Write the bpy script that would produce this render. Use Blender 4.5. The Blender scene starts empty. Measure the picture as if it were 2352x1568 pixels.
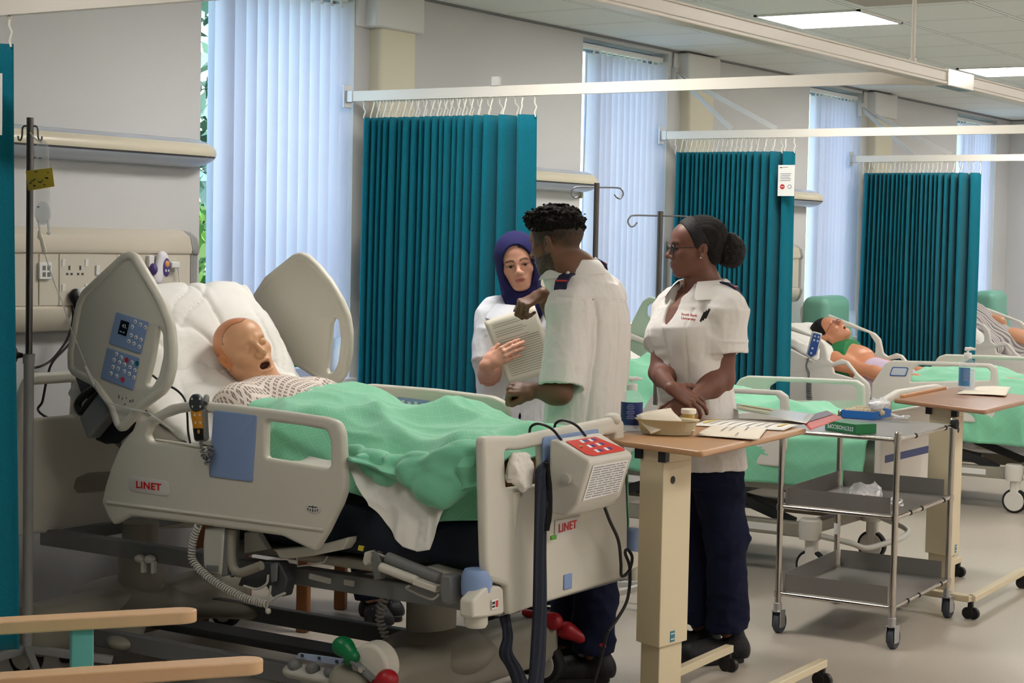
import bpy, bmesh, math, random
import numpy as np
from mathutils import Vector, Matrix, Euler
from math import radians, pi, sin, cos, sqrt, atan2
random.seed(7)
SC = bpy.context.scene
COL = SC.collection
# ------------------------------------------------------------------ camera model (2352 x 1568 frame)
FPX = 4172.3
YAW, PITCH, ROLL = radians(33.358), radians(-3.1417), radians(1.1373)
CAMP = Vector((0, 0, 1.6))
_f = Vector((cos(YAW)*cos(PITCH), sin(YAW)*cos(PITCH), sin(PITCH)))
_r = Vector((sin(YAW), -cos(YAW), 0))
_u = _r.cross(_f)
CR = cos(ROLL)*_r + sin(ROLL)*_u
CU = -sin(ROLL)*_r + cos(ROLL)*_u
CF = _f
def ray(x, y): return CR*((x-1176)/FPX) + CU*(-(y-784)/FPX) + CF
def pX(x, y, X): d = ray(x, y); return CAMP + d*((X-CAMP.x)/d.x)
def pY(x, y, Y): d = ray(x, y); return CAMP + d*((Y-CAMP.y)/d.y)
def pZ(x, y, Z): d = ray(x, y); return CAMP + d*((Z-CAMP.z)/d.z)
def pD(x, y, D): return CAMP + ray(x, y)*D
def pP(x, y, P, n): d = ray(x, y); n = Vector(n); return CAMP + d*((Vector(P)-CAMP).dot(n)/d.dot(n))
# ------------------------------------------------------------------ materials
MATS = {}
def srgb(r, g, b):
    f = lambda c: (c/255/12.92) if c/255 <= 0.04045 else ((c/255+0.055)/1.055)**2.4
    return (f(r), f(g), f(b), 1)
def mat(name, rgb, rough=0.5, metal=0.0, noise=0.0, nscale=20.0, bump=0.0, bscale=40.0, spec=0.5, trans=0.0, emis=None, estr=0.0, alpha=1.0, coat=0.0, sheen=0.0, ior=1.45, sss=0.0):
    if name in MATS: return MATS[name]
    m = bpy.data.materials.new(name); m.use_nodes = True
    nt = m.node_tree; b = nt.nodes['Principled BSDF']
    c = srgb(*rgb)
    b.inputs['Base Color'].default_value = c
    b.inputs['Roughness'].default_value = rough
    b.inputs['Metallic'].default_value = metal
    b.inputs['Specular IOR Level'].default_value = spec
    b.inputs['Transmission Weight'].default_value = trans
    b.inputs['IOR'].default_value = ior
    b.inputs['Alpha'].default_value = alpha
    b.inputs['Coat Weight'].default_value = coat
    b.inputs['Sheen Weight'].default_value = sheen
    if sss > 0:
        b.inputs['Subsurface Weight'].default_value = sss
        b.inputs['Subsurface Radius'].default_value = (0.010, 0.004, 0.002)
    if emis: b.inputs['Emission Color'].default_value = srgb(*emis); b.inputs['Emission Strength'].default_value = estr
    if noise > 0 or bump > 0:
        tc = nt.nodes.new('ShaderNodeTexCoord')
    if noise > 0:
        n = nt.nodes.new('ShaderNodeTexNoise'); n.inputs['Scale'].default_value = nscale; n.inputs['Detail'].default_value = 4
        nt.links.new(tc.outputs['Object'], n.inputs['Vector'])
        mx = nt.nodes.new('ShaderNodeMix'); mx.data_type = 'RGBA'
        mx.inputs[6].default_value = tuple(v*(1-noise) for v in c[:3])+(1,)
        mx.inputs[7].default_value = tuple(min(1, v*(1+noise)) for v in c[:3])+(1,)
        nt.links.new(n.outputs['Fac'], mx.inputs[0]); nt.links.new(mx.outputs[2], b.inputs['Base Color'])
    if bump > 0:
        n2 = nt.nodes.new('ShaderNodeTexNoise'); n2.inputs['Scale'].default_value = bscale; n2.inputs['Detail'].default_value = 3
        nt.links.new(tc.outputs['Object'], n2.inputs['Vector'])
        bp = nt.nodes.new('ShaderNodeBump'); bp.inputs['Strength'].default_value = bump; bp.inputs['Distance'].default_value = 0.01
        nt.links.new(n2.outputs['Fac'], bp.inputs['Height']); nt.links.new(bp.outputs['Normal'], b.inputs['Normal'])
    MATS[name] = m
    return m
# ------------------------------------------------------------------ objects
def link(name, me, m=None, parent=None, smooth=True, angle=None):
    o = bpy.data.objects.new(name, me); COL.objects.link(o)
    if m is not None:
        for x in (m if isinstance(m, (list, tuple)) else [m]): me.materials.append(x)
    if smooth:
        me.shade_smooth()
        if angle is None: angle = 38
        if angle < 179:
            try: me.set_sharp_from_angle(angle=radians(angle))
            except Exception: pass
    if parent is not None: o.parent = parent
    return o
def tag(o, label=None, cat=None, group=None, kind=None):
    if label: o['label'] = label
    if cat: o['category'] = cat
    if group: o['group'] = group
    if kind: o['kind'] = kind
    return o
def thing(name, label, cat, loc=(0, 0, 0), rz=0.0, group=None):
    o = bpy.data.objects.new(name, None); COL.objects.link(o); o.empty_display_size = 0.1
    o.location = loc; o.rotation_euler = (0, 0, rz)
    tag(o, label, cat, group); return o
def reparent_world(o, root):
    """mesh built in world coordinates, root is an Empty with its own place: keep the world shape"""
    o.parent = root
    o.matrix_parent_inverse = (Matrix.Translation(root.location) @ root.rotation_euler.to_matrix().to_4x4()).inverted()
    return o
def copy_tree(o, parent=None):
    c = o.copy(); COL.objects.link(c)
    if parent is not None: c.parent = parent
    for ch in list(o.children): copy_tree(ch, c)
    return c
class MB:
    def __init__(s): s.v = []; s.f = []; s.mi = []; s.cur = 0
    def add(s, vs, fs, mi=None):
        k = len(s.v); s.v += [Vector(v) for v in vs]; s.f += [[i+k for i in f] for f in fs]
        s.mi += [s.cur if mi is None else mi]*len(fs); return s
    def box(s, c, sz, rot=None, M=None):
        c = Vector(c); h = Vector(sz)/2
        vs = [Vector((x*h.x, y*h.y, z*h.z)) for x in (-1, 1) for y in (-1, 1) for z in (-1, 1)]
        if rot is not None:
            R = rot if isinstance(rot, Matrix) else Euler(rot).to_matrix()
            vs = [R@v for v in vs]
        vs = [v+c for v in vs]
        if M is not None: vs = [M@v for v in vs]
        return s.add(vs, [(0, 1, 3, 2), (4, 6, 7, 5), (0, 4, 5, 1), (2, 3, 7, 6), (0, 2, 6, 4), (1, 5, 7, 3)])
    def box2(s, a, b):
        a, b = Vector(a), Vector(b)
        return s.box((a+b)/2, [abs(b[i]-a[i]) for i in range(3)])
    def bar(s, a, b, w, h, up=(0, 0, 1)):
        a, b = Vector(a), Vector(b); d = (b-a); L = d.length; d.normalize()
        sd = d.cross(Vector(up)); 
        if sd.length < 1e-4: sd = d.cross(Vector((1, 0, 0)))
        sd.normalize(); u = sd.cross(d)
        vs = []
        for p in (a, b):
            for x, y in ((-1, -1), (1, -1), (1, 1), (-1, 1)): vs.append(p+sd*x*w/2+u*y*h/2)
        return s.add(vs, [(3, 2, 1, 0), (4, 5, 6, 7), (0, 1, 5, 4), (1, 2, 6, 5), (2, 3, 7, 6), (3, 0, 4, 7)])
    def tube(s, pts, r, n=12, closed=False, caps=True):
        pts = [Vector(p) for p in pts]; N = len(pts)
        rs = r if isinstance(r, (list, tuple)) else [r]*N
        up = None; rings = []
        for i, p in enumerate(pts):
            a = pts[(i-1) % N] if (closed or i > 0) else p; b = pts[(i+1) % N] if (closed or i < N-1) else p
            t = (b-a).normalized()
            if up is None:
                up = Vector((0, 0, 1)) if abs(t.z) < 0.9 else Vector((1, 0, 0))
            x = t.cross(up)
            if x.length < 1e-5: x = t.cross(Vector((0.3, 1, 0.2)))
            x.normalize(); up = x.cross(t).normalized()
            rings.append([p+(x*cos(2*pi*k/n)+up*sin(2*pi*k/n))*rs[i] for k in range(n)])
        vs = [v for ring in rings for v in ring]; fs = []
        for i in range(N if closed else N-1):
            j = (i+1) % N
            for k in range(n):
                k2 = (k+1) % n
                fs.append((i*n+k, i*n+k2, j*n+k2, j*n+k))
        if caps and not closed:
            fs.append(tuple(range(n))[::-1]); fs.append(tuple(range((N-1)*n, N*n)))
        return s.add(vs, fs)
    def cyl(s, a, b, r, r2=None, n=24):
        return s.tube([a, b], [r, r if r2 is None else r2], n)
    def lathe(s, prof, c=(0, 0, 0), n=28, M=None, caps=True):
        """prof: (radius, z)"""
        vs = []; fs = []; c = Vector(c)
        for r, z in prof:
            for k in range(n):
                v = Vector((r*cos(2*pi*k/n), r*sin(2*pi*k/n), z))
                if M is not None: v = M@v
                vs.append(v+c)
        for i in range(len(prof)-1):
            for k in range(n):
                k2 = (k+1) % n; fs.append((i*n+k, i*n+k2, (i+1)*n+k2, (i+1)*n+k))
        if caps:
            fs.append(tuple(range(n))[::-1]); L = (len(prof)-1)*n; fs.append(tuple(range(L, L+n)))
        return s.add(vs, fs)
    def ball(s, c, r, n=16, m=10, R=None):
        r = r if isinstance(r, (tuple, list)) else (r, r, r); vs = []; fs = []
        for i in range(m+1):
            th = pi*i/m
            for k in range(n):
                v = Vector((r[0]*sin(th)*cos(2*pi*k/n), r[1]*sin(th)*sin(2*pi*k/n), r[2]*cos(th)))
                if R is not None: v = R@v
                vs.append(v+Vector(c))
        for i in range(m):
            for k in range(n):
                k2 = (k+1) % n; fs.append((i*n+k, (i+1)*n+k, (i+1)*n+k2, i*n+k2))
        return s.add(vs, fs)
    def prism(s, poly, d, M=None):
        """poly 3D points (planar), d extrusion vector"""
        d = Vector(d); n = len(poly); vs = [Vector(p) for p in poly]+[Vector(p)+d for p in poly]
        fs = [tuple(range(n)), tuple(range(2*n-1, n-1, -1))]
        for i in range(n):
            j = (i+1) % n; fs.append((i, i+n, j+n, j))
        return s.add(vs, fs)
    def mesh(s, name, weld=True):
        me = bpy.data.meshes.new(name)
        me.from_pydata([tuple(v) for v in s.v], [], s.f)
        me.polygons.foreach_set('material_index', s.mi)
        bm = bmesh.new(); bm.from_mesh(me)
        if weld: bmesh.ops.remove_doubles(bm, verts=bm.verts, dist=1e-6)
        bmesh.ops.recalc_face_normals(bm, faces=bm.faces)
        bm.to_mesh(me); bm.free(); return me
    def build(s, name, m, parent=None, smooth=True, bevel=0.0, seg=2, angle=None, sub=0):
        o = link(name, s.mesh(name), m, parent, smooth, angle)
        if bevel > 0:
            b = o.modifiers.new('bevel', 'BEVEL'); b.width = bevel; b.segments = seg; b.limit_method = 'ANGLE'; b.angle_limit = radians(35)
        if sub: 
            b = o.modifiers.new('sub', 'SUBSURF'); b.levels = sub; b.render_levels = sub
        return o
def npmesh(name, V, F, m=None, parent=None, smooth=True, angle=179):
    me = bpy.data.meshes.new(name)
    V = np.asarray(V, dtype=np.float32); F = np.asarray(F, dtype=np.int32)
    k = F.shape[1]
    me.vertices.add(len(V)); me.vertices.foreach_set('co', V.ravel())
    me.loops.add(F.size); me.loops.foreach_set('vertex_index', F.ravel())
    me.polygons.add(len(F)); me.polygons.foreach_set('loop_start', np.arange(0, F.size, k, dtype=np.int32))
    me.update(calc_edges=True); me.validate()
    return link(name, me, m, parent, smooth, angle)
def gridfaces(nu, nv, closed_u=False):
    i = np.arange(nu if closed_u else nu-1)[:, None]; j = np.arange(nv-1)[None, :]
    a = i*nv+j; b = ((i+1) % nu)*nv+j
    return np.stack([a, b, b+1, a+1], -1).reshape(-1, 4)
def rpoly(pts, r=0.02, n=6):
    """round the corners of a 2D polygon; a point may be (u,v) or (u,v,r)"""
    out = []; N = len(pts)
    for i in range(N):
        p = Vector(pts[i][:2]); a = Vector(pts[i-1][:2]); b = Vector(pts[(i+1) % N][:2])
        rr = pts[i][2] if len(pts[i]) > 2 else r
        da = a-p; db = b-p; la, lb = da.length, db.length
        if la < 1e-6 or lb < 1e-6: continue
        ang = da.angle(db)
        if rr <= 0 or ang > pi-0.03: out.append(p); continue
        t = min(rr/math.tan(ang/2), la*0.48, lb*0.48)
        p0 = p+da/la*t; p1 = p+db/lb*t
        for k in range(n+1):
            q = k/n; out.append((1-q)**2*p0+2*q*(1-q)*p+q*q*p1)
    return out
def plate(name, outlines, thick, M, m, parent=None, bevel=0.006, seg=3, angle=40):
    """flat plate with holes and rounded edges: outlines in 2D (u,v), M maps (u,v,w) to the world, thickness centred on w=0"""
    cu = bpy.data.curves.new(name, 'CURVE'); cu.dimensions = '2D'; cu.fill_mode = 'BOTH'
    for pl in outlines:
        sp = cu.splines.new('POLY'); sp.points.add(len(pl)-1)
        for q, p in zip(sp.points, pl): q.co = (p[0], p[1], 0, 1)
        sp.use_cyclic_u = True
    cu.extrude = max(thick/2-bevel, 0); cu.bevel_depth = bevel; cu.bevel_resolution = seg; cu.offset = -bevel
    co = bpy.data.objects.new(name, cu)
    me = bpy.data.meshes.new_from_object(co)
    bpy.data.objects.remove(co); bpy.data.curves.remove(cu)
    me.materials.clear()
    bm = bmesh.new(); bm.from_mesh(me)
    bmesh.ops.remove_doubles(bm, verts=bm.verts, dist=1e-5)
    bm.transform(M); bmesh.ops.recalc_face_normals(bm, faces=bm.faces); bm.to_mesh(me); bm.free()
    me.name = name
    for p in me.polygons: p.material_index = 0
    return link(name, me, m, parent, True, angle)
def frameM(o, u, v, w=None):
    u = Vector(u).normalized(); v = Vector(v); w = (u.cross(v) if w is None else Vector(w)).normalized(); v = w.cross(u) if w.dot(u.cross(v)) > 0 else v.normalized()
    return Matrix(((u.x, v.x, w.x, o[0]), (u.y, v.y, w.y, o[1]), (u.z, v.z, w.z, o[2]), (0, 0, 0, 1)))
def text(name, s, size, M, m, parent=None, ext=0.0006, bold=0.0, align='CENTER', squeeze=1.0):
    cu = bpy.data.curves.new(name, 'FONT'); cu.body = s; cu.size = size; cu.align_x = align; cu.align_y = 'CENTER'
    cu.extrude = ext; cu.offset = bold; cu.space_character = 1.08; cu.resolution_u = 3
    co = bpy.data.objects.new(name, cu); me = bpy.data.meshes.new_from_object(co)
    bpy.data.objects.remove(co); bpy.data.curves.remove(cu)
    me.materials.clear()
    me.transform(M@Matrix.Diagonal((squeeze, 1, 1, 1))); me.name = name
    for p in me.polygons: p.material_index = 0
    return link(name, me, m, parent, False)
def join_meshes(name, objs, m=None):
    bm = bmesh.new(); mats = []
    for o in objs:
        for x in o.data.materials:
            if x not in mats: mats.append(x)
    me = bpy.data.meshes.new(name)
    for o in objs:
        t = o.data.copy(); t.transform(o.matrix_basis)
        mp = [mats.index(x) for x in o.data.materials]
        for p in t.polygons: p.material_index = mp[p.material_index] if mp else 0
        bm.from_mesh(t); bpy.data.meshes.remove(t)
    bm.to_mesh(me); bm.free()
    for x in mats: me.materials.append(x)
    par = objs[0].parent; mpi = objs[0].matrix_parent_inverse.copy()
    for o in objs: bpy.data.objects.remove(o)
    o = bpy.data.objects.new(name, me); COL.objects.link(o); o.parent = par; o.matrix_parent_inverse = mpi
    return o
# ------------------------------------------------------------------ numpy noise
_rs = np.random.RandomState(3)
_PT = _rs.rand(64, 64, 64).astype(np.float32)*2-1
def noise3(P, s=1.0):
    P = np.asarray(P, dtype=np.float64)*s+100.0
    i = np.floor(P).astype(int); f = P-i; f = f*f*(3-2*f); i %= 64; j = (i+1) % 64
    x0, y0, z0 = i[..., 0], i[..., 1], i[..., 2]; x1, y1, z1 = j[..., 0], j[..., 1], j[..., 2]
    fx, fy, fz = f[..., 0], f[..., 1], f[..., 2]
    L = lambda a, b, t: a+(b-a)*t
    return L(L(L(_PT[x0, y0, z0], _PT[x1, y0, z0], fx), L(_PT[x0, y1, z0], _PT[x1, y1, z0], fx), fy),
             L(L(_PT[x0, y0, z1], _PT[x1, y0, z1], fx), L(_PT[x0, y1, z1], _PT[x1, y1, z1], fx), fy), fz)
def fbm(P, s=1.0, o=4):
    return sum(noise3(P, s*2**k)/2**k for k in range(o))
def ridged(P, s=1.0, o=3):
    return sum((1-np.abs(noise3(P, s*2**k)))**2/2**k for k in range(o))-1
def inpoly(U, V, poly):
    poly = np.asarray(poly); r = np.zeros(U.shape, bool); n = len(poly)
    for i in range(n):
        x0, y0 = poly[i-1]; x1, y1 = poly[i]
        c = ((y0 > V) != (y1 > V)) & (U < (x1-x0)*(V-y0)/(y1-y0+1e-12)+x0); r ^= c
    return r
def resample(pts, n):
    P = np.array([tuple(p) for p in pts], float); d = np.r_[0, np.cumsum(np.linalg.norm(np.diff(P, axis=0), axis=1))]
    t = np.linspace(0, d[-1], n); return np.stack([np.interp(t, d, P[:, k]) for k in range(P.shape[1])], 1)
def smoothpath(pts, n=40, closed=False):
    """Catmull-Rom through points"""
    P = [Vector(p) for p in pts]; N = len(P); out = []; seg = max(2, n//max(1, N-1))
    for i in range(N if closed else N-1):
        p0 = P[(i-1) % N] if (closed or i > 0) else P[0]*2-P[1]; p1 = P[i]; p2 = P[(i+1) % N]
        p3 = P[(i+2) % N] if (closed or i < N-2) else P[-1]*2-P[-2]
        for k in range(seg):
            t = k/seg
            out.append(0.5*((2*p1)+(p2-p0)*t+(2*p0-5*p1+4*p2-p3)*t*t+(3*p1-p0-3*p2+p3)*t**3))
    if not closed: out.append(P[-1])
    return out
# ================================================================== the room
WY = 5.55; CZ = 2.83; XE = 16.85; TZ = 2.26
TRX = (3.82, 6.93, 10.08, 13.1)
WIN = ((5.915, 6.985), (9.122, 10.16), (12.32, 13.30), (15.43, 16.48))
def wallmat(name, rgb, rough=0.7):
    return mat(name, rgb, rough, bump=0.06, bscale=220, spec=0.25, noise=0.02, nscale=1.2)
M_WALL = wallmat('wall_paint', (205, 205, 206)); M_TRIM = mat('trim_paint', (214, 213, 210), 0.45)
M_PILLAR = mat('pillar_cream', (215, 208, 184), 0.45)
def floor_material():
    m = bpy.data.materials.new('vinyl_floor'); m.use_nodes = True; nt = m.node_tree; b = nt.nodes['Principled BSDF']
    tc = nt.nodes.new('ShaderNodeTexCoord'); n = nt.nodes.new('ShaderNodeTexNoise'); n.inputs['Scale'].default_value = 260; n.inputs['Detail'].default_value = 2
    n2 = nt.nodes.new('ShaderNodeTexNoise'); n2.inputs['Scale'].default_value = 0.8; n2.inputs['Detail'].default_value = 4
    nt.links.new(tc.outputs['Object'], n.inputs['Vector']); nt.links.new(tc.outputs['Object'], n2.inputs['Vector'])
    r = nt.nodes.new('ShaderNodeValToRGB'); r.color_ramp.elements[0].position = 0.35; r.color_ramp.elements[1].position = 0.7
    r.color_ramp.elements[0].color = srgb(172, 162, 150); r.color_ramp.elements[1].color = srgb(198, 188, 175)
    nt.links.new(n.outputs['Fac'], r.inputs[0]); nt.links.new(r.outputs[0], b.inputs['Base Color'])
    mr = nt.nodes.new('ShaderNodeMapRange'); mr.inputs[3].default_value = 0.28; mr.inputs[4].default_value = 0.42
    nt.links.new(n2.outputs['Fac'], mr.inputs[0]); nt.links.new(mr.outputs[0], b.inputs['Roughness'])
    b.inputs['Specular IOR Level'].default_value = 0.5
    return m
def ceiling_material():
    m = bpy.data.materials.new('ceiling_tiles'); m.use_nodes = True; nt = m.node_tree; b = nt.nodes['Principled BSDF']
    tc = nt.nodes.new('ShaderNodeTexCoord'); sx = nt.nodes.new('ShaderNodeSeparateXYZ'); nt.links.new(tc.outputs['Object'], sx.inputs[0])
    def line(sock, off):
        a = nt.nodes.new('ShaderNodeMath'); a.operation = 'ADD'; a.inputs[1].default_value = off; nt.links.new(sock, a.inputs[0])
        d = nt.nodes.new('ShaderNodeMath'); d.operation = 'DIVIDE'; d.inputs[1].default_value = 0.6; nt.links.new(a.outputs[0], d.inputs[0])
        f = nt.nodes.new('ShaderNodeMath'); f.operation = 'FRACT'; nt.links.new(d.outputs[0], f.inputs[0])
        p = nt.nodes.new('ShaderNodeMath'); p.operation = 'PINGPONG'; p.inputs[1].default_value = 0.5; nt.links.new(f.outputs[0], p.inputs[0])
        l = nt.nodes.new('ShaderNodeMath'); l.operation = 'LESS_THAN'; l.inputs[1].default_value = 0.018; nt.links.new(p.outputs[0], l.inputs[0])
        l2 = nt.nodes.new('ShaderNodeMath'); l2.operation = 'LESS_THAN'; l2.inputs[1].default_value = 0.026; nt.links.new(p.outputs[0], l2.inputs[0])
        return l, l2
    a, a2 = line(sx.outputs[0], 0.6-8.84 % 0.6); c, c2 = line(sx.outputs[1], 0.6-3.72 % 0.6)
    mx = nt.nodes.new('ShaderNodeMath'); mx.operation = 'MAXIMUM'; nt.links.new(a.outputs[0], mx.inputs[0]); nt.links.new(c.outputs[0], mx.inputs[1])
    mx2 = nt.nodes.new('ShaderNodeMath'); mx2.operation = 'MAXIMUM'; nt.links.new(a2.outputs[0], mx2.inputs[0]); nt.links.new(c2.outputs[0], mx2.inputs[1])
    k = nt.nodes.new('ShaderNodeMix'); k.data_type = 'RGBA'; k.inputs[6].default_value = srgb(230, 232, 231); k.inputs[7].default_value = srgb(120, 122, 122)
    nt.links.new(mx2.outputs[0], k.inputs[0])
    k2 = nt.nodes.new('ShaderNodeMix'); k2.data_type = 'RGBA'; k2.inputs[7].default_value = srgb(240, 241, 241); nt.links.new(k.outputs[2], k2.inputs[6]); nt.links.new(mx.outputs[0], k2.inputs[0])
    nt.links.new(k2.outputs[2], b.inputs['Base Color']); b.inputs['Roughness'].default_value = 0.85
    bp = nt.nodes.new('ShaderNodeBump'); bp.inputs['Strength'].default_value = 0.5; bp.inputs['Distance'].default_value = 0.006
    sb = nt.nodes.new('ShaderNodeMath'); sb.operation = 'SUBTRACT'; sb.inputs[0].default_value = 1; nt.links.new(mx2.outputs[0], sb.inputs[1])
    nt.links.new(sb.outputs[0], bp.inputs['Height']); nt.links.new(bp.outputs['Normal'], b.inputs['Normal'])
    return m
def struct(o, kind='structure'): o['kind'] = kind; return o
X0, Y0 = -3.0, -3.6
mb = MB(); mb.box2((X0-.2, Y0-.2, -0.12), (XE+.2, WY+.25, 0)); struct(mb.build('floor', floor_material(), smooth=False))
mb = MB(); mb.box2((X0-.2, Y0-.2, CZ), (XE+.2, WY+.25, CZ+.12)); struct(mb.build('ceiling', ceiling_material(), smooth=False))
# window wall with openings
ZS = 0.92; ZT = 2.80; WT = 0.2
mb = MB(); x = X0-.2
for a, b in WIN:
    mb.box2((x, WY, 0), (a, WY+WT, CZ)); mb.box2((a, WY, 0), (b, WY+WT, ZS)); mb.box2((a, WY, ZT), (b, WY+WT, CZ)); x = b
mb.box2((x, WY, 0), (XE+.2, WY+WT, CZ)); struct(mb.build('wall_left', M_WALL, smooth=False))
mb = MB(); mb.box2((XE, Y0, 0), (XE+.2, WY, CZ)); struct(mb.build('wall_end', M_WALL, smooth=False))
mb = MB(); mb.box2((X0-.2, Y0-.2, 0), (XE+.2, Y0, CZ)); struct(mb.build('wall_right', M_WALL, smooth=False))
mb = MB(); mb.box2((X0-.2, Y0, 0), (X0, WY, CZ)); struct(mb.build('wall_back', M_WALL, smooth=False))
# shadow gap trim at the ceiling edge
mb = MB(); mb.box2((X0, WY-.022, CZ-.012), (XE, WY, CZ)); struct(mb.build('trim_1', mat('trim_dark', (120, 120, 122), .5)))
mb = MB(); mb.box2((XE-.02, Y0, CZ-.012), (XE, WY-.022, CZ)); struct(mb.build('trim_2', MATS['trim_dark']))
mb = MB(); mb.box2((X0, WY-.012, 0), (XE, WY, .1)); struct(mb.build('baseboard_left', mat('skirting', (150, 145, 138), .5)))
# boxed pillars between the windows
PIL = [(pY(860, 100, WY-.03).x, pY(945, 100, WY-.03).x), (10.33, 10.68), (13.42, 13.78)]
for i, (a, b) in enumerate(PIL):
    pl = rpoly([(a, WY+.0, 0), (b, WY, 0), (b, WY-.07, .05), (a, WY-.07, .02)], 0.03)
    mb = MB(); mb.prism([(p.x, p.y, 0) for p in pl], (0, 0, CZ-.012)); struct(mb.build('trim_%d' % (i+3), M_PILLAR))
    mb = MB(); mb.box2((a-.12, WY-.02, CZ-.20), (b+.06, WY, CZ-.013)); mb.box2((a-.06, WY-.09, CZ-.2), (b+.03, WY-.0, CZ-.013)); struct(mb.build('trim_%d' % (i+6), M_TRIM, bevel=.01))
# windows: frame, mullion, glass, sill
M_FRAME = mat('window_frame_grey', (150, 158, 175), .4); M_GLASS = mat('window_glass', (240, 248, 250), .02, trans=1.0, ior=1.02, spec=.3)
for i, (a, b) in enumerate(WIN):
    mb = MB(); y0, y1 = WY+.12, WY+.18
    for (p, q) in (((a, y0, ZS), (a+.045, y1, ZT)), ((b-.045, y0, ZS), (b, y1, ZT)), ((a, y0, ZS), (b, y1, ZS+.05)), ((a, y0, ZT-.05), (b, y1, ZT)), ((a+.06+a*.026+.02, y0-.02, ZS+.01), (a+.06+a*.026+.06, y1, ZT-.01))): mb.box2(p, q)
    w = struct(mb.build('window_%d' % (i+1), M_FRAME, bevel=.004))
    g = MB(); g.box2((a+.04, WY+.145, ZS+.04), (b-.04, WY+.151, ZT-.04)); g.build('pane', M_GLASS, w, smooth=False)
    s = MB(); s.box2((a-.02, WY-.035, ZS-.03), (b+.02, WY+.12, ZS)); s.build('sill', M_TRIM, w, bevel=.005)
# vertical blinds
def blind_material():
    m = bpy.data.materials.new('blind_fabric'); m.use_nodes = True; nt = m.node_tree
    nt.nodes.remove(nt.nodes['Principled BSDF']); out = nt.nodes['Material Output']
    d = nt.nodes.new('ShaderNodeBsdfDiffuse'); d.inputs[0].default_value = srgb(232, 232, 240)
    t = nt.nodes.new('ShaderNodeBsdfTranslucent'); t.inputs[0].default_value = srgb(225, 232, 250)
    mx = nt.nodes.new('ShaderNodeMixShader'); mx.inputs[0].default_value = 0.5
    nt.links.new(d.outputs[0], mx.inputs[1]); nt.links.new(t.outputs[0], mx.inputs[2]); nt.links.new(mx.outputs[0], out.inputs[0])
    return m
M_BLIND = blind_material(); M_WHITE = mat('white_plastic', (228, 228, 226), .35); M_CHAIN = mat('blind_chain', (205, 205, 200), .4)
blabels = ['tall vertical blind on the nearest window, beside the long grey bed light', 'vertical blind on the window behind the nurse with curly hair', 'vertical blind on the window between the second and third teal curtains', 'vertical blind on the farthest window by the end wall']
for i, (a, b) in enumerate(WIN):
    t = thing('vertical_blind', blabels[i], 'blind', (a, WY+.05, 0), 0, 'vertical blinds')
    zb = 1.115; zt = 2.725; n = 12; x0 = .195; pitch = (b-a-x0-.05)/(n-1)
    mb = MB(); mb.box2((.01, -.02, zt+.02), (b-a-.01, .02, zt+.05)); mb.build('headrail', M_WHITE, t, bevel=.003)
    for k in range(n):
        cx = x0+pitch*k; ang = radians(-30+random.uniform(-4, 4)-(12 if i == 0 and k < 4 else 0)) if k > 0 else radians(-50)
        nn = 7; V = []
        for z in (zb, zt):
            for q in range(nn):
                s = (q/(nn-1)-.5)*.089; bow = .015*(1-(2*q/(nn-1)-1)**2)
                V.append((cx+s*cos(ang)+bow*sin(ang)*-1, s*sin(ang)+bow*cos(ang)-.01, z))
        F = [[q, q+1, nn+q+1, nn+q] for q in range(nn-1)]
        npmesh('slat', V, F, M_BLIND, t)
        h = MB(); h.box((cx, -.008, zt+.012), (.012, .006, .03)); h.box((cx, -.008, zt-.004), (.03, .004, .012)); h.build('hanger', M_WHITE, t)
    c = MB(); c.tube([(x0-.04, -.005, zb), (b-a-.04, -.005, zb)], .0015, 6); c.build('chain', M_CHAIN, t)
    if i == 1:
        c = MB(); p = [(.03, -.06, 2.7), (.028, -.062, 2.3), (.02, -.06, 2.0), (.0, -.06, 1.93)]; c.tube(smoothpath(p, 20), .0022, 6); c.lathe([(.002, .05), (.011, .035), (.013, .0), (.006, -.01)], (-.005, -.06, 1.87), 12); c.build('pull_cord', mat('cord_beige', (170, 160, 120), .6), t)
# greenery outside (leaves nobody could count)
def leaves(name, lab, box, n, cols, size, seed, cat='hedge'):
    rs = np.random.RandomState(seed); P = rs.rand(n, 3)*(np.array(box[1])-np.array(box[0]))+np.array(box[0])
    cl = fbm(P*1.0, 1.6, 2); P = P[cl > -.25]; n = len(P)
    a = rs.randn(n, 3); a /= np.linalg.norm(a, axis=1)[:, None]; b = np.cross(a, rs.randn(n, 3)); b /= np.linalg.norm(b, axis=1)[:, None]
    s = size*(.6+.8*rs.rand(n))[:, None]
    V = np.stack([P-a*s, P+b*s*.5, P+a*s, P-b*s*.5], 1).reshape(-1, 3); F = np.arange(4*n).reshape(n, 4)
    o = npmesh(name, V, F, [mat('leaf_%d' % c[0], c, .5, spec=.3) for c in cols])
    o.data.polygons.foreach_set('material_index', rs.randint(0, len(cols), n)); tag(o, lab, cat, None, 'stuff'); return o
leaves('hedge_leaves', 'sunlit green hedge leaves outside the nearest window', ((5.5, 7.3, -.5), (9.5, 8.3, 1.80)), 12000, [(120, 160, 70), (70, 110, 50), (165, 190, 110)], .07, 4)
leaves('tree_leaves', 'pale tree foliage outside above the hedge', ((6.5, 10.5, 1.4), (15.5, 12.5, 6)), 12000, [(110, 140, 120), (60, 85, 70), (150, 175, 160)], .12, 5, 'tree')
mb = MB(); mb.box2((-20, WY+.4, -.9), (40, 40, -.6)); struct(mb.build('ground', mat('outside_grass', (90, 110, 60), .9, noise=.2, nscale=3), smooth=False))
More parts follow.
